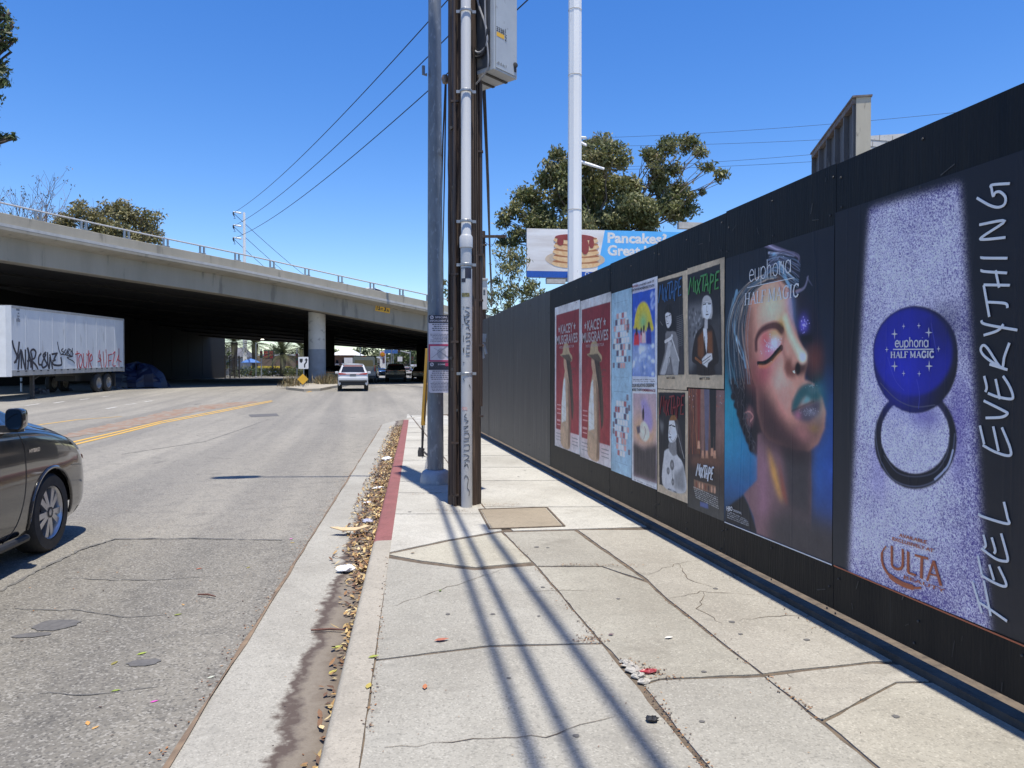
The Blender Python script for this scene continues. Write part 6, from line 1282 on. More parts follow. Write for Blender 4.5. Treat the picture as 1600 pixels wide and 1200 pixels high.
# ---- dark hatchback in the near lane, cut by the left edge of the photograph ----------
wc = ground(82, 861); hd = math.atan2(RD.y, RD.x)+R(1.5); fwd = Vector((math.cos(hd), math.sin(hd), 0)); rgt = Vector((fwd.y, -fwd.x, 0))
KC = 1.03; org = wc-fwd*1.35*KC-rgt*.865*KC
car = thing('hatchback_car', 'dark grey hatchback car driving past in the near lane, cut by the left photo edge', 'car', (org.x, org.y, 0), hd); car.scale = (KC,)*3
PB = Body(top=[(-2.19, .66), (-2.15, 1.0), (-2.05, 1.17), (-1.8, 1.29), (-1.2, 1.46), (-.6, 1.53), (-.2, 1.53), (.1, 1.51), (.3, 1.465), (.6, 1.38), (.9, 1.268), (1.15, 1.15), (1.3, 1.088), (1.5, 1.04), (1.8, .96), (2.02, .86), (2.17, .745), (2.27, .62), (2.33, .52)],
          belt=[(-2.19, .62), (-2.1, .95), (-1.8, 1.10), (-1, 1.08), (0, 1.02), (.9, .99), (1.3, .955), (1.7, .885), (2.0, .78), (2.17, .66), (2.33, .48)],
          half=[(-2.19, .5), (-2.1, .72), (-1.9, .82), (-1.4, .868), (0, .872), (1.2, .872), (1.55, .870), (1.8, .862), (2.0, .845), (2.15, .79), (2.26, .69), (2.33, .54)],
          roofw=[(-2.19, .8), (-1.8, .66), (-.6, .64), (0, .65), (.6, .67), (.9, .70), (1.3, .80), (1.6, .80), (2.0, .80), (2.33, .8)], sill=[(-2.19, .38), (-2, .27), (-1.3, .20), (1.3, .19), (1.9, .21), (2.33, .30)], axles=(1.35, -1.35), R_arch=.355, wheel_r=.318)
GRY = paint('dark_grey_paint', (.014, .0142, .016), .12, .16)
qw = [(1.20, 1.035), (.80, 1.045), (.80, 1.24)]; fw = [(.75, 1.045), (-.28, 1.06), (-.24, 1.44), (.3, 1.39), (.75, 1.27)]; rw_ = [(-.36, 1.065), (-1.25, 1.12), (-1.2, 1.34), (-.9, 1.41), (-.34, 1.43)]
reg = [('windscreen', WIN, lambda x, y, z: .22 < x < 1.30 and z > ip(x, PB.belt)+.04 and abs(y) < ip(x, PB.half)*ip(x, PB.roofw)*.97),
       ('rear_window', WIN, lambda x, y, z: -2.0 < x < -1.25 and abs(y) < ip(x, PB.half)*ip(x, PB.roofw)*.93 and z > ip(x, PB.belt)+.05),
       ('side_window', WIN, lambda x, y, z: z > .9 and (inpoly(x, z, qw) or inpoly(x, z, fw) or inpoly(x, z, rw_))),
       ('headlight', LENS, lambda x, y, z: inpoly(x, z, [(1.66, .965), (1.80, .84), (1.95, .72), (2.10, .65), (2.26, .62), (2.28, .70), (2.14, .82), (1.98, .92), (1.8, .99)]) and abs(y) > .42),
       ('bumper_trim', TRIM, lambda x, y, z: x > 1.9 and z < .27)]
outs = PB.build(car, GRY, .014, 11, reg)
m = MB()
for s_ in (-1, 1):
    P = [(1.97, .85), (2.06, .80), (2.14, .72), (2.10, .67), (2.03, .71), (2.0, .78)]
    m.add([(x+.004, s_*(PB.side_y(x, z)+.008), z) for x, z in P], [tuple(range(5))])
m.build('indicator', AMB, outs['headlight'])
for s_ in (-1, 1):
    seam(PB, car, [(.66, .22), (.80, .34), (.90, .55), (.92, .84), (.87, .99)], s_); seam(PB, car, [(-.36, .24), (-.36, 1.05)], s_)
    seam(PB, car, [(1.72, .66), (1.85, .65), (1.96, .635)], s_, r=.003); seam(PB, car, [(1.02, 1.02), (1.35, .975), (1.7, .905)], s_, r=.003)
    seam(PB, car, [(1.0, 1.015), (.3, 1.03), (-.5, 1.05), (-1.2, 1.11)], s_, 'window_trim', .008, CHR)
    for a in PB.ax:
        m = MB(); P = [(a+.368*math.cos(t), .318+.368*math.sin(t)) for t in np.linspace(R(-10), R(190), 40)]; m.tube([(x, s_*(PB.side_y(min(x, 2.2), max(z, .22))+.002), z) for x, z in P], .013, 6)
        m.build('wheel_arch_lip', GRY, car, smooth=True)
    m = MB(); m.tube([(.92, s_*.865, .205), (0, s_*.868, .20), (-.95, s_*.865, .205)], .03, 8); m.build('sill', TRIM, car, smooth=True)
    for a in PB.ax: wheel(car, a, s_*.765, .318, s_, 10, .20)
    # mirror
    m = MB(); prof = ((-.075, .90), (-.07, 1.), (-.02, 1.), (.04, .92), (.08, .66), (.095, .30)); rowsm = []
    for px_, k_ in prof: rowsm.append([(.62+px_*.7, s_*(.955+.060*k_*math.copysign(abs(math.cos(q))**.55, math.cos(q))), 1.125+.078*k_*math.copysign(abs(math.sin(q))**.55, math.sin(q))+.02*px_) for q in np.linspace(0, 2*math.pi, 29)[:-1]])
    m.loft(rowsm, True); n0 = len(m.v); m.add(rowsm[-1], [tuple(range(28))]); m.add(rowsm[0], [tuple(range(28))]); mi_ = m.build('mirror', GRY, car, smooth=True)
    m = MB(); m.add([(.563, s_*.955+(y-s_*.955)*.86, 1.125+(z-1.125)*.86) for x, y, z in rowsm[1]], [tuple(range(28))]); m.build('mirror_glass', pm('mirror_glass', (.14, .16, .17), rough=.02, metal=1.), mi_)
    m = MB(); m.box((.68, s_*.88, 1.05), (.09, .14, .05)); m.build('mirror_arm', TRIM, mi_)
m = MB(); letters(m, 'HYBRID', (.98, -(PB.side_y(1.05, .86)+.004), .84), Vector((1, .0, 0)), (0, 0, 1), .17, .030, .01, (0, -1, 0), .003); m.build('badge', CHR, car)
m = MB(); m.box((2.22, 0, .36), (.06, .8, .14)); m.build('grille', TRIM, car)
# ---- other vehicles: same lofted body, coarser -------------------------------------------
SUV_T = dict(top=[(-2.2, .95), (-2.17, 1.08), (-2.0, 1.36), (-1.85, 1.58), (-1.6, 1.655), (-.6, 1.68), (.1, 1.63), (.6, 1.40), (1.0, 1.16), (1.2, 1.10), (1.8, 1.02), (2.1, .90), (2.25, .72)],
    belt=[(-2.2, .90), (-2.1, 1.02), (-1.8, 1.08), (0, 1.03), (1.0, .99), (1.8, .90), (2.25, .66)], half=[(-2.2, .80), (-2.1, .88), (-1.6, .92), (0, .925), (1.4, .92), (1.9, .85), (2.15, .72), (2.25, .6)],
    roofw=[(-2.2, .86), (-1.9, .72), (-1.5, .70), (0, .70), (.8, .78), (1.4, .84), (2.25, .84)], sill=[(-2.2, .40), (-1.9, .30), (1.8, .28), (2.25, .36)], axles=(1.32, -1.36), R_arch=.40, wheel_r=.36)
SED_T = dict(top=[(-2.3, .80), (-2.25, .98), (-1.9, 1.08), (-1.65, 1.14), (-1.1, 1.38), (-.5, 1.46), (0, 1.44), (.5, 1.24), (.95, 1.02), (1.6, .93), (2.05, .80), (2.25, .62)], belt=[(-2.3, .76), (-2.2, .94), (-1.6, .98), (0, .94), (1, .90), (1.8, .80), (2.25, .56)], half=[(-2.3, .74), (-2.2, .84), (-1.7, .89), (0, .90), (1.5, .89), (2.0, .8), (2.25, .6)],
    roofw=[(-2.3, .86), (-1.9, .84), (-1.2, .68), (0, .67), (.8, .74), (1.4, .84), (2.25, .84)], sill=[(-2.3, .36), (-1.9, .24), (1.8, .22), (2.25, .3)], axles=(1.35, -1.35), R_arch=.37, wheel_r=.325)
VAN_T = dict(top=[(-2.6, 1.75), (-2.56, 2.06), (-2.4, 2.20), (0, 2.25), (1.0, 2.16), (1.5, 1.70), (1.9, 1.28), (2.2, 1.15), (2.5, .9), (2.6, .75)], belt=[(-2.6, 1.18), (0, 1.2), (1.9, 1.12), (2.3, .98), (2.6, .7)], half=[(-2.6, .92), (-2.5, .97), (0, .99), (1.8, .96), (2.4, .84), (2.6, .7)], roofw=[(-2.6, .90), (0, .88), (1.2, .84), (2, .86), (2.6, .86)], sill=[(-2.6, .4), (0, .3), (2.6, .38)], axles=(1.65, -1.65), R_arch=.4, wheel_r=.36)
def vehicle(name, label, px, D, tab, pt, dirn=None, dx=.09, rear='suv', group=None, rad=0., scale=1.):
    p = base(px, D); h_ = (math.atan2(RD.y, RD.x) if dirn is None else dirn)
    t = thing(name, label, 'van' if 'van' in name else 'car', p, h_, group); b_ = Body(**tab); x0 = b_.x0; zb_ = ip(x0+.25, b_.belt)
    xa = [x for x in (.95, -.2, -1.35)]
    def sw(x, y, z):
        zt, zb, W, rw = (ip(x, q) for q in (b_.top, b_.belt, b_.half, b_.roofw)); return zb+.05 < z < zt-.10 and abs(y) > W*rw*.96 and x0+.35 < x < .85 and abs(x+.25) > .05
    def ws(x, y, z):
        zt, zb, W, rw = (ip(x, q) for q in (b_.top, b_.belt, b_.half, b_.roofw)); fx = 1.85 if 'van' in name else 1.0; return fx-.75 < x < fx+.02 and z > zb+.06 and abs(y) < W*rw*.97
    reg = [('windscreen', WIN, ws), ('side_window', WIN, sw)]
    o = b_.build(t, pt, dx, 4, reg)
    W = ip(x0+.1, b_.half); zt = ip(x0+.35, b_.top)
    def rear_pt(y, z):                       # a point on the tail surface at height z
        xs_ = np.linspace(x0, x0+.9, 60); zs_ = np.array([ip(x, b_.top) for x in xs_]); x = float(np.interp(z, zs_, xs_)) if z > zs_[0] else x0; return (x-.02, y, z)
    def panel(nm, mt, pts, par=t):
        n = len(pts); a = [rear_pt(*q) for q in pts]; c_ = [(x+.12, y, z) for x, y, z in a]; m = MB(); m.add(a+c_, [tuple(range(n))]+[(i, (i+1) % n, n+(i+1) % n, n+i) for i in range(n)]); return m.build(nm, mt, par)
    if rear == 'suv':
        panel('rear_window', WIN, [(-.70, 1.14), (.70, 1.14), (.60, 1.46), (-.60, 1.46)]); panel('brake_light', pm('dark_red_lens', (.16, .008, .01), rough=.15), [(-.56, 1.48), (.56, 1.48), (.54, 1.54), (-.54, 1.54)])
        m = MB()
        for s_ in (-1, 1): m.add([(x0-.02+abs(k_)*0, s_*y, z) for y, z, k_ in ((.80, .98, 0), (.86, 1.06, 0), (.82, 1.09, 0), (.42, 1.05, 0), (.38, .99, 0))]+[(x0+.2, s_*y, z) for y, z in ((.84, .98), (.89, 1.06), (.86, 1.09), (.42, 1.05), (.38, .99))], [(0, 1, 2, 3, 4)]+[(i, (i+1) % 5, 5+(i+1) % 5, 5+i) for i in range(5)])
        m.box((x0-.012, 0, 1.02), (.03, .8, .035)); m.build('tail_light', REDL, t)
        m = MB(); m.box((x0-.02, 0, 1.0-.04), (.03, .36, .14)); m.build('number_plate', pm('plate_dark', (.10, .11, .13), (.16, .17, .18), 30, .5), t)
        m = MB(); m.box((x0+.02, 0, .56), (.16, 1.66, .12)); m.box((x0+.06, 0, .42), (.16, 1.46, .18)); m.build('rear_bumper', TRIM, t, bevel=.03)
        m = MB(); m.box((x0+.02, 0, .74), (.16, 1.76, .20)); m.build('bumper_skin', pt, t, bevel=.04)
        m = MB(); m.box((x0+.45, 0, zt+.02), (.35, 1.2, .03)); m.build('spoiler', pt, t, bevel=.01)
    elif rear == 'sedan':
        panel('rear_window', WIN, [(-.6, 1.16), (.6, 1.16), (.5, 1.36), (-.5, 1.36)])
        m = MB(); m.box((x0-.01, 0, .87), (.05, 1.5, .07)); m.build('tail_light', REDL, t); m = MB(); m.box((x0-.01, 0, .62), (.04, .32, .15)); m.build('number_plate', PLT, t); m = MB(); m.box((x0+.03, 0, .42), (.12, 1.5, .16)); m.build('rear_bumper', TRIM, t)
    else:
        panel('rear_window', WIN, [(-.75, 1.35), (.75, 1.35), (.70, 1.85), (-.70, 1.85)])
        for s_ in (-1, 1): m = MB(); m.box((x0-.01, s_*.86, 1.2), (.06, .12, .5)); m.build('tail_light', REDL, t)
        m = MB(); m.box((x0-.01, 0, 2.12), (.06, .4, .06)); m.build('brake_light', REDL, t); m = MB(); m.box((x0, 0, .52), (.14, 1.8, .16)); m.build('rear_bumper', TRIM, t)
    for a in b_.ax:
        for s_ in (-1, 1): wheel(t, a, s_*(ip(a, b_.half)-.11), b_.wr, s_, 10, .22, False)
    for s_ in (-1, 1):
        m = MB(); m.box((.80, s_*(ip(.8, b_.half)+.09), ip(.8, b_.belt)+.10), (.12, .2, .14)); m.build('mirror', pt, t, bevel=.03)
    t.scale = (scale,)*3; return t
WHP = paint('white_car_paint', (.62, .63, .64), .0, .25); DBL = paint('dark_blue_paint', (.035, .05, .085), .2); BKP = paint('black_car_paint', (.015, .016, .02), .2); SLV = paint('silver_paint', (.4, .41, .42), .5); BLP = paint('blue_paint', (.03, .10, .28), .2); RDP = paint('red_car_paint', (.3, .02, .02), .2)
sv_ = vehicle('suv_car', 'white sport utility car seen from behind, driving toward the overpass', 551.5, 41.6+2.0, SUV_T, WHP, math.atan2(ray(551, 580).y, ray(551, 580).x), .05, scale=.93)
vehicle('van', 'blue grey van ahead of the white car under the overpass', 572, 62, VAN_T, paint('blue_grey_paint', (.11, .14, .19), .2), None, .09, 'van', scale=1.0)
vehicle('suv_car', 'dark sport utility car with red tail lights stopped under the overpass at right', 619, 68, SUV_T, BKP, None, .08)
vehicle('sedan_car', 'black car at the far right under the overpass by the dark column', 656, 80, SED_T, BKP, None, .09, 'sedan')
vehicle('sedan_car', 'dark blue sedan beside the left flank of the white car', 524, 66, SED_T, DBL, None, .09, 'sedan')
vehicle('sedan_car', 'blue sedan beyond the overpass left of the gas price pylon', 595, 108, SED_T, BLP, None, .12, 'sedan')
vehicle('suv_car', 'white sport utility car beyond the overpass right of the dark stopped car', 636, 118, SUV_T, WHP, None, .12)
vehicle('van', 'white van far beyond the overpass near the signal mast', 648, 140, VAN_T, WHP, None, .12, 'van')
vehicle('sedan_car', 'silver sedan crossing beyond the overpass at the shop front', 440, 135, SED_T, SLV, R(10), .12, 'sedan')
vehicle('sedan_car', 'red car parked beyond the overpass near the palm', 410, 138, SED_T, RDP, R(5), .12, 'sedan')
# dark motorbike or scooter shape in the shade, far left under the deck
# white car up on the overpass behind the railing
q = at(601, 456, 60); k = min(range(n_), key=lambda i: (NP[i]-at(601, 503, 56)).length); t = vehicle('sedan_car', 'white car driving on the overpass behind its railing', 601, 60, SED_T, WHP, math.atan2(tg.y, tg.x), .09, 'sedan'); pos = NP[k]-OUT[k]*3.0; t.location = (pos.x, pos.y, NP[k].z+1.52)
# ================================================================ TREES AND PLANTS
M_LEAF = attr_mat('foliage', .6, 0, 3., .25, .0); BARK = pm('grey_bark', (.17, .14, .11), (.10, .08, .065), 5, .9, bump=.5, stretch=(3, 3, .5)); BARKD = pm('dark_bark', (.07, .055, .042), (.045, .035, .028), 5, .9)
def foliage(name, parent, clumps, per_m3, size, cols, aspect=.35, seed=1, cap=60000, shell=.45, droop=0.):
    """clumps: (centre, (rx, ry, rz)); single leaf blades spread through each clump"""
    r = np.random.default_rng(seed); C_, S_ = [], []; vol = [4.2*a[1][0]*a[1][1]*a[1][2] for a in clumps]; tot = sum(vol)*per_m3; k = min(1., cap/max(tot, 1))
    for (c, rad), v in zip(clumps, vol):
        n = max(6, int(v*per_m3*k)); d = r.standard_normal((n, 3)); d /= np.linalg.norm(d, axis=1)[:, None]; rr = (shell+(1-shell)*r.random(n)**.5)*(1+.35*np.abs(r.standard_normal(n)))
        jit = 1+.25*np.sin(d[:, 0]*5+c[0]*3)*np.sin(d[:, 1]*4+c[1])*np.sin(d[:, 2]*5+c[2]); C_.append(np.array(c)+d*(rr*jit)[:, None]*np.array(rad)); S_.append(np.full(n, r.random()))
    P = np.concatenate(C_); tone = np.concatenate(S_); n = len(P)
    u = r.standard_normal((n, 3)); u[:, 2] -= droop; u /= np.linalg.norm(u, axis=1)[:, None]; w_ = np.cross(u, r.standard_normal((n, 3))); w_ /= np.linalg.norm(w_, axis=1)[:, None]
    s = size*(.6+.8*r.random(n))[:, None]; a = P-u*s/2; b = P+u*s/2; h = w_*s*aspect/2
    V = np.stack([a, P-h, b, P+h], 1).reshape(-1, 3); Fq = np.arange(4*n).reshape(n, 4)
    cl = np.array([lin(q) if max(q) > 1 else q for q in cols]); i = np.clip((tone*.55+.45*r.random(n))*len(cl), 0, len(cl)-1e-6).astype(int); col = cl[i]*(.75+.5*r.random(n))[:, None]
    return npmesh(name, V, Fq, M_LEAF, parent, np.repeat(col, 4, 0))
GUM = [(.08, .098, .03), (.125, .142, .048), (.17, .182, .072), (.225, .222, .10), (.21, .18, .09)]
DKG = [(.03, .05, .018), (.05, .075, .025), (.075, .105, .035), (.11, .14, .05)]
MIDG = [(.035, .05, .018), (.055, .075, .026), (.08, .10, .035), (.12, .13, .05)]
def limb(m, a, b, r0, r1, wob=.06, n=7, seed=0):
    rr = random.Random(seed); L = (b-a).length; P = []
    for i in range(n+1):
        t = i/n; P.append(a.lerp(b, t)+Vector((rr.gauss(0, wob), rr.gauss(0, wob), rr.gauss(0, wob*.5)))*L*.5*math.sin(math.pi*t)+Vector((0, 0, -.08*L*math.sin(math.pi*t))))
    m.tube(P, [r0+(r1-r0)*i/n for i in range(n+1)], 7)
def px_tree(name, label, D, trunk_px, blobs, per, size, cols, group=None, seed=1, rtrunk=.3, depth=.9, cap=50000, base_z=None, sub=5, bare=(), trunk_top=None, bark=None, aspect=.4, shell=.35, droop=.3):
    """tree whose crown is built of clumps; blobs: (px, py, radius px) as measured in the photo, given real depth"""
    rr = random.Random(seed); b = base(trunk_px, D); t = thing(name, label, 'tree', b, 0, group); o = Vector(b); s = D/F; cl = []; hubs = []
    for (x, y, r_) in blobs:
        c = at(x, y, D+rr.uniform(-1, 1)*depth*r_*s*1.6)-o; hubs.append((c, r_*s))
        for _ in range(sub):
            d = Vector((rr.gauss(0, 1), rr.gauss(0, 1), rr.gauss(0, .8))); d.normalize(); q = c+d*r_*s*rr.uniform(.25, .75); k = r_*s*rr.uniform(.28, .50); cl.append((tuple(q), (k*1.1, k*1.1, k*.8)))
    foliage('crown', t, cl, per, size, cols, aspect, seed, cap, shell, droop)
    m = MB(); fork = Vector((0, 0, max(2., .45*min(h[0].z for h in hubs)+.15*max(h[0].z for h in hubs)))) if trunk_top is None else at(trunk_top[0], trunk_top[1], D)-o
    limb(m, Vector((0, 0, -.2)), fork, rtrunk, rtrunk*.7, .02, 8, seed)
    for k, (c, r_) in enumerate(hubs):
        limb(m, fork, c, rtrunk*.45, rtrunk*.10, .05, 8, seed+k)
        for j in range(3): d = Vector((rr.gauss(0, 1), rr.gauss(0, 1), rr.gauss(.2, .7))); d.normalize(); limb(m, c.lerp(fork, .25), c+d*r_*.8, rtrunk*.12, .02, .06, 5, seed*7+k*3+j)
    m.build('trunk', bark or BARK, t, smooth='all'); return t
# big gum tree behind the billboard
px_tree('gum_tree', 'tall spreading olive green gum tree behind the pancake billboard', 72, 905, [(905, 255, 30), (950, 245, 34), (860, 275, 28), (830, 310, 30), (880, 310, 36), (930, 300, 40), (980, 290, 30), (800, 330, 22), (845, 345, 30), (900, 350, 36), (960, 345, 36), (1000, 325, 30), (1040, 320, 26), (1065, 330, 24), (1030, 290, 22), (1020, 245, 22), (1045, 228, 20), (1075, 225, 20), (1095, 235, 16), (1050, 265, 18), (1105, 262, 14), (1125, 272, 14), (1098, 300, 8), (1080, 305, 12), (950, 222, 14), (920, 228, 18), (870, 240, 16), (785, 345, 14), (1010, 350, 24), (830, 345, 24), (805, 365, 20), (790, 375, 16), (920, 330, 34), (985, 320, 28), (1060, 300, 22), (1030, 265, 20), (890, 280, 30)],
        80, .42, GUM, seed=3, rtrunk=.34, cap=120000, sub=15, trunk_top=(930, 380), droop=.9, shell=.1)
px_tree('gum_tree', 'lower loose grey green gum tree left of the pancake billboard above the hoarding end', 60, 800, [(800, 400, 22), (785, 420, 16), (815, 415, 18), (830, 450, 20), (795, 455, 22), (770, 465, 18), (820, 475, 16), (845, 460, 12), (775, 440, 12), (790, 482, 14), (700, 460, 10), (692, 440, 8), (800, 425, 18), (780, 395, 14), (820, 460, 18), (840, 475, 12), (770, 485, 14)], 80, .32, GUM, seed=5, rtrunk=.12, cap=42000, sub=11, droop=.8, shell=.2)
# trees above the overpass on the left
px_tree('evergreen_tree', 'round olive green tree rising behind the overpass railing at left', 100, 190, [(130, 335, 24), (165, 330, 24), (195, 335, 26), (225, 350, 26), (240, 368, 18), (150, 355, 26), (190, 365, 30), (110, 350, 22), (185, 318, 14), (130, 320, 12), (232, 335, 12), (215, 375, 26), (160, 380, 26), (245, 378, 10), (95, 345, 16), (85, 360, 18), (60, 345, 14), (40, 350, 12), (15, 345, 14)],
        34, .5, [(.13, .125, .045), (.18, .17, .065), (.24, .215, .09), (.20, .18, .09), (.25, .215, .12)], seed=8, rtrunk=.25, cap=45000, sub=10, shell=.1)
def bare_tree(px, D, top, spread, label, seed):
    b = base(px, D); t = thing('bare_tree', label, 'tree', b, 0, 'bare trees behind the overpass'); rr = random.Random(seed); m = MB(); Lf = []
    def grow(p, d, L, r_, k):
        q = p+d*L; m.tube([p, p.lerp(q, .5)+Vector((rr.gauss(0, .05), rr.gauss(0, .05), 0))*L, q], [r_, r_*.8, r_*.62], 5)
        if k == 0: Lf.append((tuple(q), (.35, .35, .3))); return
        for _ in range(3 if k > 1 else 4):
            e = (d+Vector((rr.gauss(0, .45)*spread, rr.gauss(0, .45)*spread, rr.uniform(-.05, .45)))).normalized(); grow(p.lerp(q, rr.uniform(.55, 1.)), e, L*rr.uniform(.6, .8), r_*.55, k-1)
    H = at(px, top, D).z-b.z; grow(Vector((0, 0, 0)), Vector((0, 0, 1)), H*.42, .22, 4); m.build('branches', pm('pale_bark', (.24, .17, .13), (.17, .12, .09), 4, .9), t)
    foliage('leaves', t, Lf[::3], 7, .3, [(.12, .075, .05), (.15, .10, .06), (.08, .07, .04)], .4, seed, 1500)
bare_tree(8, 95, 288, 1., 'leafless brown tree behind the overpass, cut by the left photo edge', 2); bare_tree(55, 98, 282, 1.1, 'leafless brown tree behind the overpass, right of the one at the photo edge', 4); bare_tree(88, 100, 305, 1., 'leafless brown tree behind the overpass, closest to the round green tree', 9)
# street tree at the upper left, only its outer leaves in the picture
px_tree('street_tree', 'dark green broadleaf street tree reaching in from the upper left edge', 12, -330, [(-8, 20, 26), (-5, 60, 22), (5, 75, 14), (-12, 120, 24), (8, 130, 9), (-20, 150, 24), (0, 212, 12), (18, 214, 9), (-14, 228, 12), (-22, 60, 26), (-30, 100, 26), (-30, 180, 22), (-30, 10, 26), (12, 40, 14), (18, 62, 10), (0, 100, 16), (10, 30, 14), (4, 110, 14), (-5, 255, 3)],
        6000, .085, DKG, seed=11, rtrunk=.03, cap=60000, sub=9, trunk_top=(-300, 260), bark=BARKD, shell=.2, depth=.7)
# date palms across the street beyond the overpass
def palm(px, D, ytop, label, seed, rad=4.2):
    b = base(px, D); t = thing('palm_tree', label, 'palm', b, 0, 'date palms beyond the overpass'); rr = random.Random(seed); H = at(px, ytop, D).z-b.z
    m = MB(); m.tube([(0, 0, -.1), (0, 0, H*.5), (.05, 0, H)], [.55, .45, .55], 12); m.build('trunk', BARKD, t)
    r = np.random.default_rng(seed); V, Fq, Cc = [], [], []
    for k in range(72):
        az = rr.uniform(0, 6.28); el = rr.uniform(-.35, 1.35); L = rad*rr.uniform(.85, 1.1); d = Vector((math.cos(az)*math.cos(el), math.sin(az)*math.cos(el), math.sin(el))); side = Vector((-math.sin(az), math.cos(az), 0)); P = []
        for i in range(11): s_ = i/10; P.append(Vector((0, 0, H))+d*L*s_+Vector((0, 0, -1.9*s_*s_*(1.05-.3*math.sin(el)))))
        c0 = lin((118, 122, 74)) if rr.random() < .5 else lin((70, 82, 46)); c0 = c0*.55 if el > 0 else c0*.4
        for i in range(1, 11):
            for sg in (-1, 1):
                for q in (0, .5):
                    p = P[i].lerp(P[i-1], q); ll = .75*math.sin(math.pi*min(.97, .12+.85*i/10)); n0 = len(V); tip = p+side*sg*ll*.75+(P[i]-P[i-1]).normalized()*ll*.55+Vector((0, 0, -.22*ll)); ax = (P[i]-P[i-1]).normalized()*.05
                    V += [p-ax, p+ax, tip, tip]; Fq.append((n0, n0+1, n0+2, n0+3)); Cc += [c0*rr.uniform(.7, 1.3)]*4
    V2 = [tuple(v+Vector((0, 0, .004*(i % 4 == 3)))) for i, v in enumerate(V)]
    npmesh('crown', V2, Fq, M_LEAF, t, np.array(Cc))
palm(442, 118, 553, 'date palm with thick trunk right of the price sign beyond the overpass', 3, 4.3); palm(366, 122, 535, 'date palm behind the white pole at the left end of the opening', 5, 4.6); palm(398, 128, 538, 'date palm just right of the white pole, partly hidden by the deck', 6, 4.4); palm(472, 140, 545, 'date palm right of the thick one, next to the front bridge column', 7, 4.6)
for i_, (px, D, y, r_) in enumerate(((345, 150, 548, 16), (362, 170, 552, 14), (430, 172, 550, 16), (470, 165, 552, 16), (548, 170, 552, 14), (575, 175, 548, 18), (595, 150, 556, 16), (612, 170, 546, 20), (634, 160, 552, 18), (655, 165, 548, 20), (672, 170, 545, 20), (690, 160, 552, 16), (500, 180, 552, 16), (520, 190, 550, 14), (330, 160, 550, 18))):
    nm = ('pale green', 'mid green', 'dark green')[i_ % 3]
    px_tree('background_tree', nm+f' tree in the distance beyond the overpass, {["left end of the opening","left of the date palms","behind the thick date palm","behind the front column","above the brick house","right of the brick house","left of the gas price pylon","behind the gas price pylon","right of the gas price pylon","behind the right dark column","left of the steel pole","behind the steel pole","hidden behind the column, left","hidden behind the column, right","behind the abutment edge"][i_]}', D, px, [(px, y, r_), (px-r_*.8, y+6, r_*.8), (px+r_*.8, y+5, r_*.8), (px, y+16, r_*.9), (px-r_, y+20, r_*.6), (px+r_, y+20, r_*.6)], 9, .8, (MIDG, [(.07, .09, .03), (.10, .12, .04), (.14, .15, .06)], DKG)[i_ % 3], 'trees beyond the overpass', 40+i_, .3, cap=7000, sub=5, shell=.15)
# weeds on the island, shrubs and hedge beyond
def weed(px, D, h_, w_, cols, label, seed, n=140, group='dry weeds on the median island'):
    b = base(px, D, .13); t = thing('weed_clump', label, 'weed', b, 0, group); r = np.random.default_rng(seed); V, Fq, Cc = [], [], []
    for k in range(n):
        a = r.random()*6.28; p = np.array([r.normal(0, w_*.35), r.normal(0, w_*.35), 0]); tip = p+np.array([math.cos(a)*w_*.5*r.random(), math.sin(a)*w_*.5*r.random(), h_*(.4+.7*r.random())]); mid = (p+tip)/2+np.array([0, 0, .1*h_]); s_ = np.array([-math.sin(a), math.cos(a), 0])*.02; n0 = len(V); V += [p-s_, p+s_, mid+s_*.8, tip, tip, mid-s_*.8]
        Fq.append((n0, n0+1, n0+2, n0+5)); Fq.append((n0+5, n0+2, n0+3, n0+4)); V[n0+4] = tip+s_*.1; c0 = np.array(cols[r.integers(len(cols))])*(.6+.8*r.random()); Cc += [c0]*6
    npmesh('blades', V, Fq, M_LEAF, t, np.array(Cc))
DRY = [(.22, .17, .09), (.16, .12, .06), (.10, .08, .045), (.12, .11, .05)]
weed(459, 46.5, .75, 1.0, DRY, 'dry brown weed clump left of the yellow diamond marker', 1); weed(452, 45., .25, .9, DRY, 'low yellow weed clump at the very tip of the island', 2, 90); weed(508, 50, .7, 1.2, DRY, 'dry grass clump at the right foot of the front column', 3); weed(518, 51, .9, 1.2, DRY[1:], 'tallest dry weed clump right of the front column', 4); weed(528, 53, .5, 1., DRY, 'low dry weed clump at the right end of the island', 5)
weed(498, 52, .5, .9, DRY, 'sparse weed clump in front of the front column', 6, 60)
for k, (px, D, w_, nm) in enumerate(((404, 120, 1.4, 'left of the shop door'), (426, 118, 1.6, 'under the thick date palm, left'), (452, 118, 1.5, 'under the thick date palm, right'), (462, 116, 1.8, 'left of the keep right sign'), (392, 116, 1.3, 'right of the white pole'), (374, 112, 1.2, 'left of the white pole'), (548, 112, 2., 'below the brick house'))):
    b = base(px, D); t = thing('shrub', 'rounded green shrub beyond the overpass, '+nm, 'shrub', b, 0, 'shrubs beyond the overpass'); foliage('leaves', t, [((0, 0, .7), (w_, 1, .8)), ((.5, 0, .9), (w_*.6, .8, .7))], 60, .3, (DKG, MIDG)[k % 2], .5, 60+k, 900, .2)
    m = MB(); m.tube([(0, 0, -.1), (0, 0, .8)], .06, 6); m.build('stem', BARKD, t)
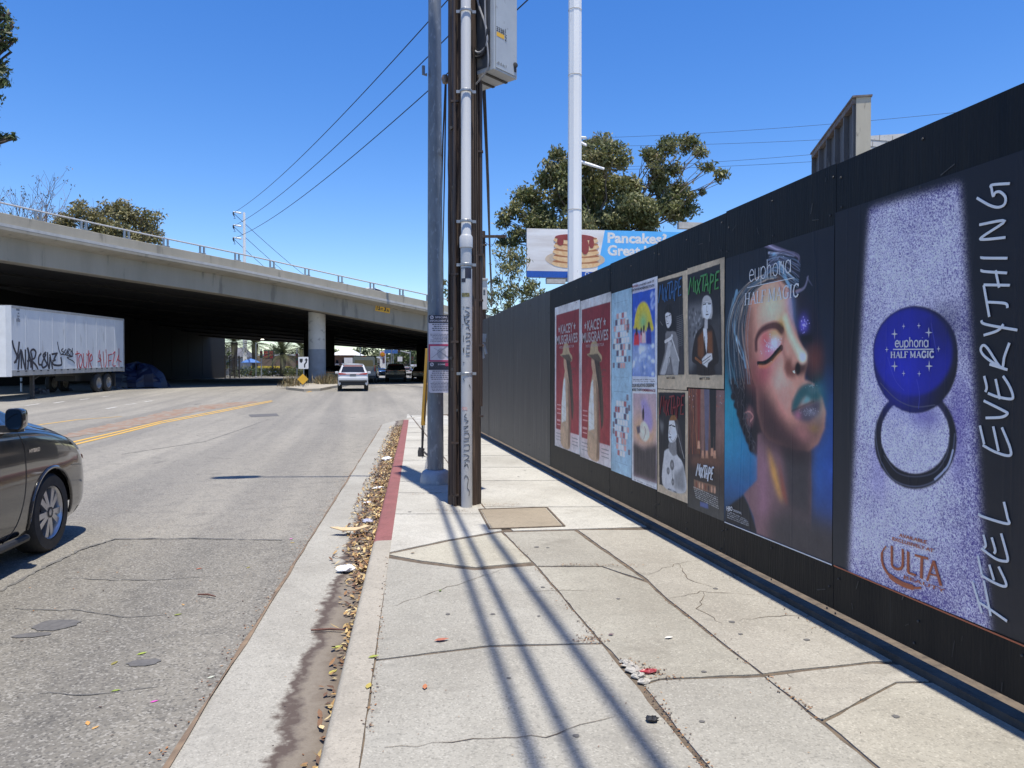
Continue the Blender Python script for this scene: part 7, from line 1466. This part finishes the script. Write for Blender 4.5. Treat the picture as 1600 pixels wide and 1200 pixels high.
# ---- litter in the gutter ---------------------------------------------------------------
r = np.random.default_rng(5)
LC = [lin(q)*.9 for q in ((164, 132, 82), (140, 104, 68), (112, 80, 56), (184, 158, 104), (88, 64, 48), (196, 176, 132))]
V, Fq, Cc = [], [], []
def leaf(p, s, yaw, tilt, curl, col, asp=.42):
    n0 = len(V); ca, sa = math.cos(yaw), math.sin(yaw); 
    for (a, b_) in ((-.5, 0), (-.18, -asp/2), (.15, -asp/2.3), (.5, 0), (.15, asp/2.3), (-.18, asp/2)):
        z = curl*s*(abs(b_)*1.5+a*a)+tilt*s*a; V.append((p[0]+(a*ca-b_*sa)*s, p[1]+(a*sa+b_*ca)*s, p[2]+max(0, z)+.002)); Cc.append(col)
    Fq.append((n0, n0+1, n0+4, n0+5)); Fq.append((n0+1, n0+2, n0+3, n0+4))
def dens(Y): return float(np.interp(Y, [2.6, 4, 5.2, 5.8, 8, 13, 18, 21], [.06, .12, .3, .8, 1., 1., .8, .3]))
for k in range(6500):
    Y = 2.4+18*r.random()**1.15
    if r.random() > dens(Y): continue
    wd = .04+.14*min(1, max(0, (Y-4.5)/3)); off = -abs(r.normal(0, wd))-.005
    if off < -.35: continue
    hz = .012+.035*r.random()*dens(Y)*max(0, 1+off/wd)
    leaf((kx(Y)+off, Y, gz(Y)+hz), .030+.028*r.random(), r.random()*6.28, r.normal(0, .5), .3+.6*r.random(), LC[r.integers(len(LC))]*(.6+.7*r.random()))
o = npmesh('leaf_litter', V, Fq, attr_mat('dry_leaf', .7, 0, 50., 0., .15), None, np.array(Cc)); tag(o, 'brown dry leaf litter piled in the gutter along the red kerb', 'leaf litter', None, 'stuff')
V, Fq, Cc = [], [], []; DC = [lin(q)*.7 for q in ((150, 104, 66), (110, 78, 54), (84, 62, 46), (176, 134, 88))]
def debris(px0, py0, px1, py1, n, spread, s0=.012):
    for _ in range(n):
        t = r.random(); p = ground(px0+(px1-px0)*t, py0+(py1-py0)*t, .15); leaf((p.x+r.normal(0, spread), p.y+r.normal(0, spread), gz(p.y)+.1515), s0*(.5+r.random()), r.random()*6.28, .1, .3, DC[r.integers(4)]*(.6+.7*r.random()))
debris(690, 791, 800, 789, 220, .07, .014); debris(680, 796, 730, 800, 120, .05, .012); debris(700, 770, 640, 773, 60, .03); debris(800, 845, 925, 992, 110, .018); debris(900, 1000, 945, 1000, 90, .03); debris(975, 1035, 1045, 1060, 120, .03); debris(1005, 1072, 1105, 1200, 90, .02); debris(606, 870, 575, 1150, 120, .012); debris(760, 800, 770, 826, 60, .015); debris(870, 882, 1000, 884, 80, .02); debris(1020, 920, 1180, 1045, 50, .015); debris(1200, 1058, 1290, 1130, 50, .02); debris(1100, 870, 1350, 1010, 120, .06); debris(700, 1000, 1000, 1150, 60, .5, .008); debris(1000, 900, 1300, 1100, 60, .4, .008)
o = npmesh('leaf_debris', V, Fq, attr_mat('dry_leaf'), None, np.array(Cc)); tag(o, 'brown crushed leaf debris lying in the sidewalk joints and at the pole foot', 'leaf debris', None, 'stuff')
V, Fq, Cc = [], [], []
for k in range(700):
    x = -5+5*r.random(); Y = 2.5+9*r.random(); g_ = r.random()
    x = gedge(Y)-abs(r.normal(0, .05)) if g_ < .55 else x; leaf((x, Y, gz(Y)+.006), .010+.012*r.random(), r.random()*6.28, .1, .3, DC[r.integers(4)]*(.6+.9*r.random()))
o = npmesh('leaf_debris', V, Fq, attr_mat('dry_leaf'), None, np.array(Cc)); tag(o, 'tiny brown leaf crumbs scattered along the asphalt edge of the gutter', 'leaf debris', None, 'stuff')
# single fallen leaves and scraps one can tell apart
def one_leaf(px, py, side, s, col, label, yaw, cat='leaf', name='fallen_leaf', curl=.5, asp=.42):
    global V, Fq, Cc
    p = ground(px, py, .15 if side else 0); V, Fq, Cc = [], [], []; leaf((0, 0, .0), s*.72, yaw, .05, curl*.6, lin(col)*.9, asp); o = npmesh(name, V, Fq, attr_mat('dry_leaf'), None, np.array(Cc)*.72+.10*float(np.mean(Cc))); o.location = (p.x, p.y, gz(p.y)+(.15 if side else 0)+.002); tag(o, label, cat, 'scattered leaves and petals')
for q in ((222, 1023, 0, .075, (170, 190, 60), 'bright yellow green leaf on the asphalt left of the gutter', .5), (179, 1038, 0, .07, (150, 140, 60), 'olive curled leaf on the asphalt near the dark round stain', 1.2), (181, 1081, 0, .06, (150, 170, 60), 'green yellow leaf on the asphalt below the olive one', .2), (137, 1132, 0, .06, (226, 160, 70), 'orange yellow leaf low on the asphalt at left', 2.), (149, 1139, 0, .05, (220, 170, 90), 'small tan leaf right of the orange yellow one', .9), (241, 1098, 0, .05, (236, 70, 200), 'bright pink petal on the asphalt beside the gutter edge', .4), (455, 843, 0, .06, (226, 110, 190), 'pink petal on the asphalt beside the end of the crack', 1.), (457, 849, 0, .06, (220, 190, 90), 'yellow leaf just below the pink petal', .2),
          (311, 890, 0, .07, (190, 100, 60), 'red brown leaf at the middle of the asphalt crack', .4), (286, 946, 0, .05, (206, 160, 90), 'tan leaf on the asphalt above the stick', 2.2), (278, 962, 0, .07, (150, 160, 60), 'green leaf on the asphalt below the tan one', .3), (388, 888, 0, .06, (160, 150, 70), 'olive leaf on the asphalt close to the gutter', 1.1), (690, 1002, 1, .11, (190, 110, 80), 'large orange brown leaf on the sidewalk slab', .1), (664, 1075, 1, .07, (196, 120, 70), 'curled orange leaf on the front sidewalk slab', 1.4), (688, 924, 1, .05, (110, 130, 50), 'green leaf on the slab crack', 1.2), (584, 1028, 1, .08, (170, 180, 60), 'yellow green leaf lying across the kerb joint', .3), (576, 1074, 1, .08, (190, 170, 70), 'yellow leaf on the kerb joint below the green one', 1.3),
          (955, 993, 1, .05, (90, 40, 70), 'dark purple petal on the middle slab', .2), (1045, 998, 1, .07, (236, 232, 220), 'white feather like scrap on the middle slab', .1), (645, 865, 1, .06, (120, 90, 60), 'small brown leaf near the kerb on the pale slab', .6), (330, 1060, 0, .06, (206, 210, 190), 'pale leaf on the gutter edge', .6), (530, 1090, 0, .08, (190, 180, 70), 'yellow leaf in the gutter grime', 1.1), (527, 1013, 0, .09, (186, 190, 80), 'yellow green leaf in the gutter by the kerb face', .3), (520, 1052, 0, .08, (196, 190, 60), 'pale yellow leaf in the gutter beneath the yellow green one', .8)):
    one_leaf(*q)
def crumple(px, py, h0, s, mat, label, name, cat, seed, flat=.45):
    p = ground(px, py, h0); m = MB(); rr = random.Random(seed); n = 12; rows = []
    for j in range(7):
        v = j/6*math.pi; rows.append([(s[0]*math.sin(v)*math.cos(2*math.pi*k/n)*rr.uniform(.6, 1.2), s[1]*math.sin(v)*math.sin(2*math.pi*k/n)*rr.uniform(.6, 1.2), s[2]*(1-math.cos(v))*.5*rr.uniform(.7, 1.2)) for k in range(n)])
    m.loft(rows, True); o = m.build(name, mat); o.location = (p.x, p.y, gz(p.y)+h0); tag(o, label, cat); return o
PAP = pm('white_paper', (.72, .72, .72), (.6, .6, .62), 14, .7); CARD = pm('cardboard', (.55, .42, .25), (.44, .32, .19), 9, .8)
crumple(541, 893, .012, (.075, .06, .05), PAP, 'crumpled white paper in the gutter among leaves', 'paper_scrap', 'paper', 1); crumple(605, 720, .012, (.09, .09, .07), PAP, 'crumpled white paper by the red kerb farther up', 'paper_scrap', 'paper', 2); crumple(592, 764, .012, (.09, .05, .03), PAP, 'small white paper scrap in the leaves beside the red kerb', 'paper_scrap', 'paper', 3); crumple(574, 786, .012, (.05, .04, .02), PAP, 'flat white scrap left of the red kerb end', 'paper_scrap', 'paper', 4)
crumple(575, 817, .012, (.06, .08, .04), pm('clear_plastic', (.5, .5, .56), (.35, .35, .42), 20, .2), 'shiny clear plastic scrap at the kerb below the red paint', 'plastic_scrap', 'plastic scrap', 6)
p = ground(545, 838); m = MB(); P = [(-.17, .02), (-.1, .07), (.02, .05), (.15, .06), (.19, .0), (.06, -.05), (-.06, -.03)]; m.add([(x, y, .02+.05*abs(math.sin(x*9))+.02) for x, y in P]+[(x, y, .012+.05*abs(math.sin(x*9))+.02) for x, y in P], [tuple(range(7)), tuple(range(13, 6, -1))]+[(i, (i+1) % 7, 7+(i+1) % 7, 7+i) for i in range(7)])
o = m.build('cardboard_piece', CARD); o.location = p; tag(o, 'flat torn tan cardboard piece lying on the leaves in the gutter', 'cardboard')
crumple(1019, 1127, .15, (.028, .024, .02), pm('black_lump', (.015, .015, .017), rough=.6), 'small black lump on the front slab', 'rubbish_lump', 'rubbish', 8)
crumple(1012, 1052, .15, (.05, .02, .02), pm('red_wrapper', (.35, .03, .04), (.2, .03, .04), 20, .4), 'small red wrapper in the broken slab joint', 'wrapper', 'wrapper', 9)
for k, (px, py, s_) in enumerate(((982, 1042, .035), (990, 1050, .04), (998, 1059, .035), (1006, 1068, .03), (976, 1036, .025), (1003, 1050, .02))):
    crumple(px, py, .145, (s_, s_*.8, s_*.7), pm('broken_concrete', (.42, .40, .36), (.3, .28, .25), 20, .9), f'pale broken concrete chunk in the slab joint, number {k+1} from the top' if False else ['pale broken concrete chunk, second from the top of the joint', 'largest pale broken concrete chunk in the slab joint', 'pale broken concrete chunk just below the largest', 'lowest pale broken concrete chunk in the joint', 'topmost pale broken concrete chunk in the joint', 'smallest pale concrete chunk right of the joint'][k], 'concrete_chunk', 'rubble', 20+k)
for px, py, l, yaw, lab in ((323, 935, .14, -.5, 'thin brown stick lying on the asphalt'), (516, 990, .22, -.2, 'dark red brown twig in the gutter')):
    p = ground(px, py); m = MB(); m.tube([(-l/2, 0, .01), (0, .01, .014), (l/2, 0, .01)], [.006, .007, .004], 6); o = m.build('twig', pm('twig_brown', (.12, .05, .035), rough=.8)); o.location = (p.x, p.y, .01); o.rotation_euler.z = yaw; tag(o, lab, 'twig')
# chewing gum spots, as flat dark stains of the sidewalk
m = MB(); rr = random.Random(3)
for px, py in ((1157, 991), (1097, 1128-0), (1144, 972), (1118, 920), (856, 856), (848, 918), (842, 963), (1100, 1050), (966, 936), (838, 855), (795, 1060), (1060, 840), (900, 1150), (700, 960), (1260, 1000), (640, 800), (770, 960), (1400, 1120), (760, 720), (820, 735), (810, 745)):
    p = ground(px, py, .15); a = rr.uniform(.010, .020); m.add([(p.x+a*math.cos(k*.63)*rr.uniform(.8, 1.2), p.y+a*math.sin(k*.63)*rr.uniform(.8, 1.2), gz(p.y)+.1525) for k in range(10)], [tuple(range(10))])
tag(m.build('gum_spots', pm('gum_dark', (.12, .115, .11), rough=.8)), kind='structure')
# access lid set in the sidewalk
P = [ground(x, y, .15) for x, y in ((752, 797), (852, 794), (878, 822), (768, 826))]; m = MB(); m.add([(p.x, p.y, gz(p.y)+.156) for p in P]+[(p.x, p.y, gz(p.y)+.14) for p in P], [(0, 1, 2, 3), (0, 4, 5, 1), (1, 5, 6, 2), (2, 6, 7, 3), (3, 7, 4, 0)])
lid = tag(m.build('access_lid', concrete_mat('lid_concrete', (.30, .255, .19), (.25, .21, .155), (.16, .125, .09), speck=.3)), 'tan concrete utility access lid set flush in the pale sidewalk', 'access cover')
m = MB(); Pc = sum(P, Vector())/4; Q_ = [Pc.lerp(p, 1.06) for p in P]
for a, b_ in zip(Q_, Q_[1:]+Q_[:1]): m.tube([Vector((a.x, a.y, gz(a.y)+.150)), Vector((b_.x, b_.y, gz(b_.y)+.150))], .012, 4)
m.build('rim', M_DIRT, lid)
# ================================================================ BACKGROUND BUILDINGS, SIGNS
def local(p, rz): return Matrix.Rotation(-rz, 3, 'Z') @ p
# pancake billboard ----------------------------------------------------------------------
D0 = 64.; P0 = at(823, 433, D0); P1 = at(1092, 430, D0+2); U = (P1-P0); U.z = 0; Wb = U.length; U.normalize(); V = Vector((0, 0, 1)); N = U.cross(V); Hb = at(823, 357, D0).z-P0.z
bb = thing('billboard', 'wide blue billboard with a pancake stack rising behind the hoarding', 'billboard', (P0.x, P0.y, gz(P0.y)))
O = Vector((0, 0, P0.z-gz(P0.y)))
WHB = pm('billboard_white', (.78, .78, .78), (.68, .68, .68), 1.5, .6); BLB = pm('billboard_sky_blue', (.10, .44, .85), (.09, .40, .80), 1, .6); BLD = pm('billboard_blue', (.012, .10, .46), rough=.6)
m = MB(); m.prism([(0, 0), (Wb, 0), (Wb, Hb), (0, Hb)], O, U, V, N, -.35); m.build('frame', pm('billboard_frame', (.2, .2, .2), rough=.7), bb)
m = MB(); m.prism([(0, .55), (Wb*.40, .55), (Wb*.445, Hb), (0, Hb)], O, U, V, N, .02); m.build('photo_panel', pm('billboard_photo', (.80, .80, .80), (.60, .56, .53), .5, .6, stretch=(.3, .3, 2.)), bb)
m = MB(); m.prism([(Wb*.40, .55), (Wb, .55), (Wb, Hb), (Wb*.445, Hb)], O, U, V, N, .02); m.build('blue_panel', BLB, bb)
m = MB(); m.prism([(0, 0), (Wb, 0), (Wb, .545), (0, .545)], O, U, V, N, .02); m.build('blue_band', BLD, bb)
bx = lambda px: (px-823)/(1092-823)*Wb
by = lambda py: (433-py)/76*Hb
def bell(mb, cx_, cy_, rx, ry, th): mb.prism([(bx(cx_)+rx/269*Wb*math.cos(k*math.pi/16), by(cy_)+ry/76*Hb*math.sin(k*math.pi/16)) for k in range(32)], O, U, V, N, th)
m = MB(); bell(m, 897, 404, 46, 14, .03); m.build('plate', pm('plate_tan', (.60, .48, .36), (.52, .40, .29), 1, .6), bb)
m = MB(); bell(m, 897, 402, 40, 11, .034); m.build('plate_middle', pm('plate_pale', (.55, .46, .36), rough=.6), bb)
pk = pm('pancake_side', (.75, .55, .32), (.66, .40, .19), 3, .6); pt_ = pm('pancake_brown', (.33, .12, .055), (.42, .19, .08), 2, .6)
for k in range(5):
    y = 411-9.2*k; m = MB(); bell(m, 898+(k % 2), y, 37-k*.7, 7.2, .04+.004*k); pp = m.build('pancake', pk, bb); m = MB(); bell(m, 898+(k % 2), y-3.6, 35.5-k*.7, 3.4, .042+.004*k); m.build('browned_top', pt_, pp)
m = MB(); bell(m, 896, 369.5, 30, 5, .066)
for cx_, cy_, rx, ry in ((874, 376, 5, 7), (888, 380, 3, 9), (912, 384, 6, 12), (922, 378, 4, 8), (905, 372, 4, 5)): bell(m, cx_, cy_, rx, ry, .0665+.0003*cx_/100)
m.build('syrup', pm('syrup_red', (.30, .055, .045), (.24, .04, .03), 2, .3), bb)
m = MB(); letters(m, 'Pancakes?', O+U*bx(947)+V*by(377), U, V, (1040-947)/269*Wb, 17/76*Hb, .035, N, .025); letters(m, 'Great Li', O+U*bx(947)+V*by(397), U, V, (1018-947)/269*Wb, 17/76*Hb, .035, N, .025); letters(m, 'Ov', O+U*bx(912)+V*by(430), U, V, 11/269*Wb, 6.5/76*Hb, .01, N, .025); m.build('lettering', pm('billboard_letter', (.75, .75, .74), rough=.6), bb)
m = MB(); m.tube([O+U*Wb*.5+N*-1+V*-8, O+U*Wb*.5+N*-1+V*Hb*.5], .5, 12); m.box(O+U*bx(870)+V*-.25+N*.5, (2.2, .6, .25), math.atan2(U.y, U.x)); m.build('support', pm('billboard_steel', (.16, .16, .15), (.1, .1, .1), 3, .7), bb)
m = MB(); m.box(at(1078, 353, 60)-Vector(bb.location), (2., .5, .5), math.atan2(U.y, U.x)); m.box(at(868, 440, 62)-Vector(bb.location), (1.6, .5, .35), math.atan2(U.y, U.x)); m.build('lamp_box', pm('weathered_white', (.5, .48, .44), (.38, .36, .33), 3, .7), bb)
# ribbed sign wall behind the near hoarding -----------------------------------------------
Dn, Df = 13.5, 17.; A0 = at(1342, 153, Dn); B0 = at(1275, 239, Df); d = B0-A0; d.z = 0; L = d.length; d.normalize(); nr_ = Vector((d.y, -d.x, 0)); 
if nr_.x < 0: nr_ = -nr_
sw_ = thing('sign_wall', 'tall weathered grey ribbed panel structure with pale end face behind the hoarding', 'wall', (A0.x, A0.y, 0)); zt_ = A0.z
WG = pm('weathered_grey_panel', (.14, .14, .145), (.10, .10, .105), 3, .75, bump=.4, bscale=20, stretch=(1, 1, .25), c3=(.2, .2, .2), s3=12, th3=.62); WE = pm('weathered_cream', (.50, .46, .36), (.42, .38, .29), 3, .7, c3=(.2, .17, .13), s3=9, th3=.64, stretch=(1, 1, .3))
m = MB(); m.prism([(0, 2.), (L, 2.), (L, zt_-.02), (0, zt_)], d*.0, d, Vector((0, 0, 1)), nr_, .13); m.build('panel', WG, sw_)
for k in range(6): m = MB(); m.prism([(L*k/5-.03+.06*(k == 0), 2.), (L*k/5+.03+.06*(k == 0), 2.), (L*k/5+.03+.06*(k == 0), zt_-.1), (L*k/5-.03+.06*(k == 0), zt_-.1)], nr_*-.09, d, Vector((0, 0, 1)), nr_, .088); m.build('rib', WG, sw_)
m = MB(); m.prism([(-.0, zt_-.1), (L, zt_-.1), (L, zt_+.0), (-.0, zt_+.0)], nr_*-.10, d, Vector((0, 0, 1)), nr_, .098); m.prism([(-.05, zt_+.002), (L+.03, zt_+.002), (L+.03, zt_+.035), (-.05, zt_+.035)], nr_*-.12, d, Vector((0, 0, 1)), nr_, .34); m.build('cap', pm('rust_cap', (.12, .08, .07), (.2, .19, .18), 9, .8), sw_)
m = MB(); m.prism([(-.03, 2.), (0, 2.), (0, zt_), (-.03, zt_)], nr_*-.05, d, Vector((0, 0, 1)), nr_, .25); m.build('end_face', WE, sw_)
# pale blockwork gable next to it
Dg = 19.; a = at(1362, 212, Dg); b = at(1440, 204, Dg+.5); t = thing('block_parapet', 'pale cracked blockwork parapet just right of the ribbed structure', 'parapet', (a.x, a.y, 0)); U2 = b-a; U2.z = 0; L2 = U2.length; U2.normalize(); N2 = U2.cross(Vector((0, 0, 1)))
m = MB(); m.prism([(-.8, 2.), (L2+1, 2.), (L2+1, b.z+.1), (0, a.z), (-.8, a.z-.05)], (0, 0, 0), U2, Vector((0, 0, 1)), N2, -.3); m.build('wall', pm('pale_block', (.60, .585, .55), (.5, .49, .46), 2.5, .8, c3=(.36, .35, .33), s3=18, th3=.62), t)
m = MB(); rr = random.Random(6)
for k in range(7):
    z = a.z-.12-k*.17; m.tube([U2*-.8+Vector((0, 0, z-.01))+N2*.002, U2*(L2+1)+Vector((0, 0, z+.09))+N2*.002], .008, 4)
    for j in range(6): x = -.6+j*.42+(.2 if k % 2 else 0); m.tube([U2*x+Vector((0, 0, z+.03*x))+N2*.002, U2*(x+.02)+Vector((0, 0, z+.16+.03*x))+N2*.002], .007, 4)
m.build('mortar_joint', pm('joint_grey', (.16, .155, .15), rough=.9), t)
# shops, houses and street furniture beyond the overpass ----------------------------------
def house(name, label, x0, x1, D, ytop, mat, roof=None, windows=(), rp=None, cat='building', depth=8, base_y=None):
    a = base(x0, D); b = base(x1, D); L = (b-a); L.z = 0; W = L.length; rz = math.atan2(L.y, L.x); H = at((x0+x1)/2, ytop, D).z-a.z; t = thing(name, label, cat, a, rz)
    m = MB(); m.box((W/2, depth/2, H/2), (W, depth, H)); m.build('wall', mat, t); s = D/F
    if roof: 
        m = MB()
        if rp: m.add([(-.5, -.6, H), (W+.5, -.6, H), (W+.5, depth+.5, H), (-.5, depth+.5, H), (.8, depth/2, H+rp), (W-.8, depth/2, H+rp)], [(0, 1, 5, 4), (2, 3, 4, 5), (1, 2, 5), (3, 0, 4), (3, 2, 1, 0)])
        else: m.box((W/2, depth/2-.2, H+.18), (W+.6, depth+.8, .36))
        m.build('roof', roof, t)
    for (px, py, pw, ph, mt) in windows:
        u = (px-x0)*s; z = H-(py-ytop)*s; m = MB(); m.box((u, -.02, z), (pw*s, .1, ph*s)); w_ = m.build('window', mt, t); m = MB(); m.box((u, -.04, z-ph*s/2), (pw*s+.3, .2, .12)); m.build('sill', WHB, w_)
    return t
TAN = pm('tan_stucco', (.40, .25, .15), (.34, .21, .125), 1, .85); BRK = pm('brown_brick', (.17, .10, .07), (.12, .075, .055), 2.5, .9, stretch=(1, 1, 3)); CRMW = pm('cream_stucco', (.55, .47, .36), (.46, .39, .3), 1, .8); RWH = pm('white_roof', (.68, .68, .67), rough=.7); BLG = pm('blue_awning', (.06, .16, .42), rough=.6); DKR = pm('dark_grey_roof', (.09, .095, .11), (.13, .13, .15), 2, .8)
house('shop_building', 'tan stucco shop with white roof band behind the date palm', 398, 492, 150, 556, TAN, RWH, [(405, 580, 7, 10, WIN), (425, 580, 9, 10, WIN), (450, 582, 8, 8, WIN), (470, 582, 10, 8, WIN)])
house('low_shop', 'low cream shop front with blue awning in front of the tan one', 396, 440, 134, 575, CRMW, pm('yellow_fascia', (.65, .48, .06), rough=.6), [(402, 581, 6, 8, WIN), (414, 581, 8, 8, BLG), (428, 581, 8, 8, WIN)], depth=5)
house('grey_house', 'grey roofed house at the left end of the opening under the deck', 340, 378, 160, 558, pm('grey_stucco', (.36, .35, .33), (.28, .27, .26), 1, .85), DKR, [(352, 574, 8, 8, WIN), (366, 574, 6, 8, WIN)], 2.2)
house('brick_house', 'brown brick apartment house with bright white roof right of the front column', 519, 551, 122, 555, BRK, RWH, [(527, 566, 3.5, 6, WIN), (537, 565, 3, 6, WIN), (546, 564, 4.5, 9, pm('dark_blue_shutter', (.03, .045, .10), rough=.6))], 1.0)
house('wall_block', 'low cream wall block below the brick house', 516, 524, 119, 573, CRMW, None, (), depth=2)
house('distant_building', 'pale flat roofed building far behind the signal mast', 575, 600, 150, 560, CRMW, RWH, [(582, 570, 4, 5, WIN), (592, 570, 4, 5, WIN)])
house('distant_building', 'dark building far behind the gas price pylon', 600, 645, 170, 556, pm('slate_wall', (.05, .06, .08), (.08, .09, .11), 1, .8), DKR, [(612, 570, 5, 6, WIN), (625, 570, 5, 6, WIN)])
# gas price pylon with a yellow shell
def board(px0, px1, D): a = base(px0, D); b = base(px1, D); L = b-a; L.z = 0; return a, L.length, math.atan2(L.y, L.x)
Ds = 114.; a, W, rz = board(593.5, 602, Ds); t = thing('price_pylon', 'white gas station price pylon with yellow red shell emblem', 'sign', a, rz); fz = lambda py, D=Ds, z=a.z: CZ+(580-py)/F*D-z
H = fz(549); m = MB(); m.box((W/2, .3, H/2), (W, .5, H)); m.build('panel', WHB, t)
RY = pm('shell_yellow', (.75, .45, .02), rough=.5); RR = pm('shell_red', (.55, .02, .02), rough=.5)
def scallop(m, cx_, cz_, r_, y, n=9):
    P = [(cx_-r_*.35, cz_-r_*.85), (cx_+r_*.35, cz_-r_*.85)]
    for k in range(n*2+1): a_ = R(-25+230*k/(n*2)); q = r_*(1.0 if k % 2 else .92); P.append((cx_+q*math.cos(a_), cz_+q*math.sin(a_)))
    m.prism([(x, z) for x, z in P], (0, y, 0), (1, 0, 0), (0, 0, 1), (0, -1, 0), .05)
m = MB(); scallop(m, W/2, fz(554), .40, .04); e = m.build('emblem', RR, t); m = MB(); scallop(m, W/2, fz(554), .32, .0); m.build('emblem_fill', RY, e)
m = MB()
for k in range(5): a_ = R(20+35*k); m.tube([(W/2, -.055, fz(554)-.25), (W/2+.28*math.cos(a_), -.055, fz(554)+.28*math.sin(a_))], .012, 4)
m.build('emblem_rib', RR, e)
for k in range(4): m = MB(); m.box((W*.7, .03, fz(559.5+k*2.1)), (W*.42, .05, .13)); m.build('price_row', pm('price_maroon', (.10, .02, .03), rough=.5), t)
# red led price board under the palms
Dl = 124.; a, W, rz = board(412, 428, Dl); t = thing('price_board', 'dark board with red lit price digits left of the date palm', 'sign', a, rz); fz2 = lambda py: CZ+(580-py)/F*Dl-a.z
m = MB(); m.box((W/2, .1, fz2(554)), (W, .3, 1.5)); m.build('panel', NAVY, t); m = MB(); m.tube([(W*.85, .1, 0), (W*.85, .1, fz2(553))], .12, 8); m.build('post', DST, t)
m = MB()
def seg(m, x, z, w_, h_, on):
    S = {'a': ((0, h_), (w_, h_)), 'b': ((w_, h_), (w_, h_/2)), 'c': ((w_, h_/2), (w_, 0)), 'd': ((0, 0), (w_, 0)), 'e': ((0, 0), (0, h_/2)), 'f': ((0, h_/2), (0, h_)), 'g': ((0, h_/2), (w_, h_/2))}
    for c_ in on: (x0, z0), (x1, z1) = S[c_]; m.tube([(x+x0, -.07, z+z0), (x+x1, -.07, z+z1)], .035, 4)
for bx0 in (.10, .60):
    for row_ in (0, 1):
        for k, on in enumerate(('acdfg', 'abcdfg')): seg(m, W*bx0+.27*k+.02, fz2(554)-.58+.62*row_, .17, .44, on)
m.build('led_digits', pm('led_red', (.4, .03, .02), rough=.5, emit=((1, .12, .06), .12)), t)
# signal masts and street furniture
def signal(px, D, ytop, heads, label, arm=None):
    a = base(px, D); t = thing('traffic_signal', label, 'traffic signal', a, -YAW, 'traffic signals beyond the overpass'); s = D/F; H = CZ+(580-ytop)/F*D-a.z
    m = MB(); m.tube([(0, 0, 0), (0, 0, H)], .09, 8)
    if arm: m.tube([(0, 0, H-.3), ((arm[0]-px)*s, 0, CZ+(580-arm[1])/F*D-a.z)], [.10, .06], 8)
    m.build('mast', STL, t)
    for hx, hy in heads:
        x, z = (hx-px)*s, CZ+(580-hy)/F*D-a.z; m = MB(); m.box((x, -.15, z), (.36, .25, 1.05)); h_ = m.build('signal_head', BLK, t)
        for k, cm in enumerate((pm('signal_red', (.12, .01, .01)), pm('signal_amber', (.12, .07, .01)), pm('signal_green', (.01, .08, .04)))): m = MB(); m.lathe([(0, -.02), (.12, 0)], 10, (x, -.28, z+.33-.33*k), 'Y'); m.build('lens', cm, h_)
signal(641, 116, 549, [(645, 562), (624, 549.5)], 'grey traffic signal mast with a long arm right of the price pylon', (620, 547)); signal(408.5, 112, 545, [(409, 554)], 'traffic signal post with a dark head left of the price board'); signal(464, 112, 545, [(464.5, 558), (465, 569)], 'traffic signal post with two dark heads left of the keep right sign')
for px, D, y0_, lab in ((400, 112, 535, 'slender grey pole left of the signal post beyond the deck'), (563, 118, 540, 'slender pole beyond the brick house'), (612, 113, 546, 'left one of the thin paired poles right of the price pylon'), (614.5, 113.5, 546, 'right one of the thin paired poles right of the price pylon')):
    a = base(px, D); m = MB(); m.tube([(0, 0, 0), (0, 0, CZ+(580-y0_)/F*D-a.z)], .07, 8); m.lathe([(.16, 0), (.16, .12), (.08, .2)], 10); o = m.build('street_pole', STL, smooth=True); o.location = a; tag(o, lab, 'pole', 'thin poles beyond the overpass')
for px, D, y0_, w_, h_, mt, lab in ((545, 113, 564, .7, .5, WHB, 'white blank sign seen above the roof of the white car'), (625, 113, 561, .36, .36, WHB, 'small white square sign on the arm beside the thin poles'), (611, 113, 549.5, 1., .28, BLG, 'blue street name sign high between the price pylon and signal arm')):
    a = base(px, D); t = thing('street_sign', lab, 'sign', a, -YAW); z = CZ+(580-y0_)/F*D-a.z; m = MB(); m.box((0, 0, z), (w_*2, .05, h_*2)); m.build('panel', mt, t); m = MB(); m.tube([(0, .05, 0), (0, .05, z)], .04, 6); m.build('post', STL, t)
a = base(392, 118); t = thing('market_umbrella', 'blue market umbrella right of the white pole', 'umbrella', a); m = MB(); m.lathe([(0, 3.0), (.9, 2.7), (1.5, 2.35), (1.5, 2.3), (0, 2.8)], 8); m.build('canopy', BLG, t); m = MB(); m.tube([(0, 0, 0), (0, 0, 2.9)], .04, 6); m.build('pole', STL, t)
a = base(352, 100); b = base(374, 103); L = b-a; L.z = 0; t = thing('iron_gate_frame', 'dark iron gate frame at the left end of the opening', 'gate', a, math.atan2(L.y, L.x)); m = MB()
for u in (0, .33, .67, 1.): m.box((L.length*u, 0, 1.55), (.14, .14, 3.1))
for z in (3.05, 2.6, 1.2): m.box((L.length/2, 0, z), (L.length, .08, .10))
for k in range(16): m.box((L.length*(k+.5)/16, 0, .6), (.03, .03, 1.2))
m.build('bars', DST, t)
# person sitting at the dark gate, only a pale shirt shows
# raised kerb / far sidewalk beyond the overpass
def slabq(name, pts, h, mat): m = MB(); n = len(pts); P = [base(*q) for q in pts]; m.add([(p.x, p.y, gz(p.y)+h) for p in P]+[(p.x, p.y, gz(p.y)-.05) for p in P], [tuple(range(n))]+[(i, (i+1) % n, n+(i+1) % n, n+i) for i in range(n)]); return tag(m.build(name, mat), kind='structure')
slabq('far_sidewalk', [(330, 116), (478, 112), (478, 130), (330, 134)], .14, M_KERB)
slabq('far_road', [(120, 134.5), (700, 134.5), (1100, 400), (-300, 400)], .012, pm('far_asphalt', (.2, .195, .185), (.16, .155, .15), .2, .9))
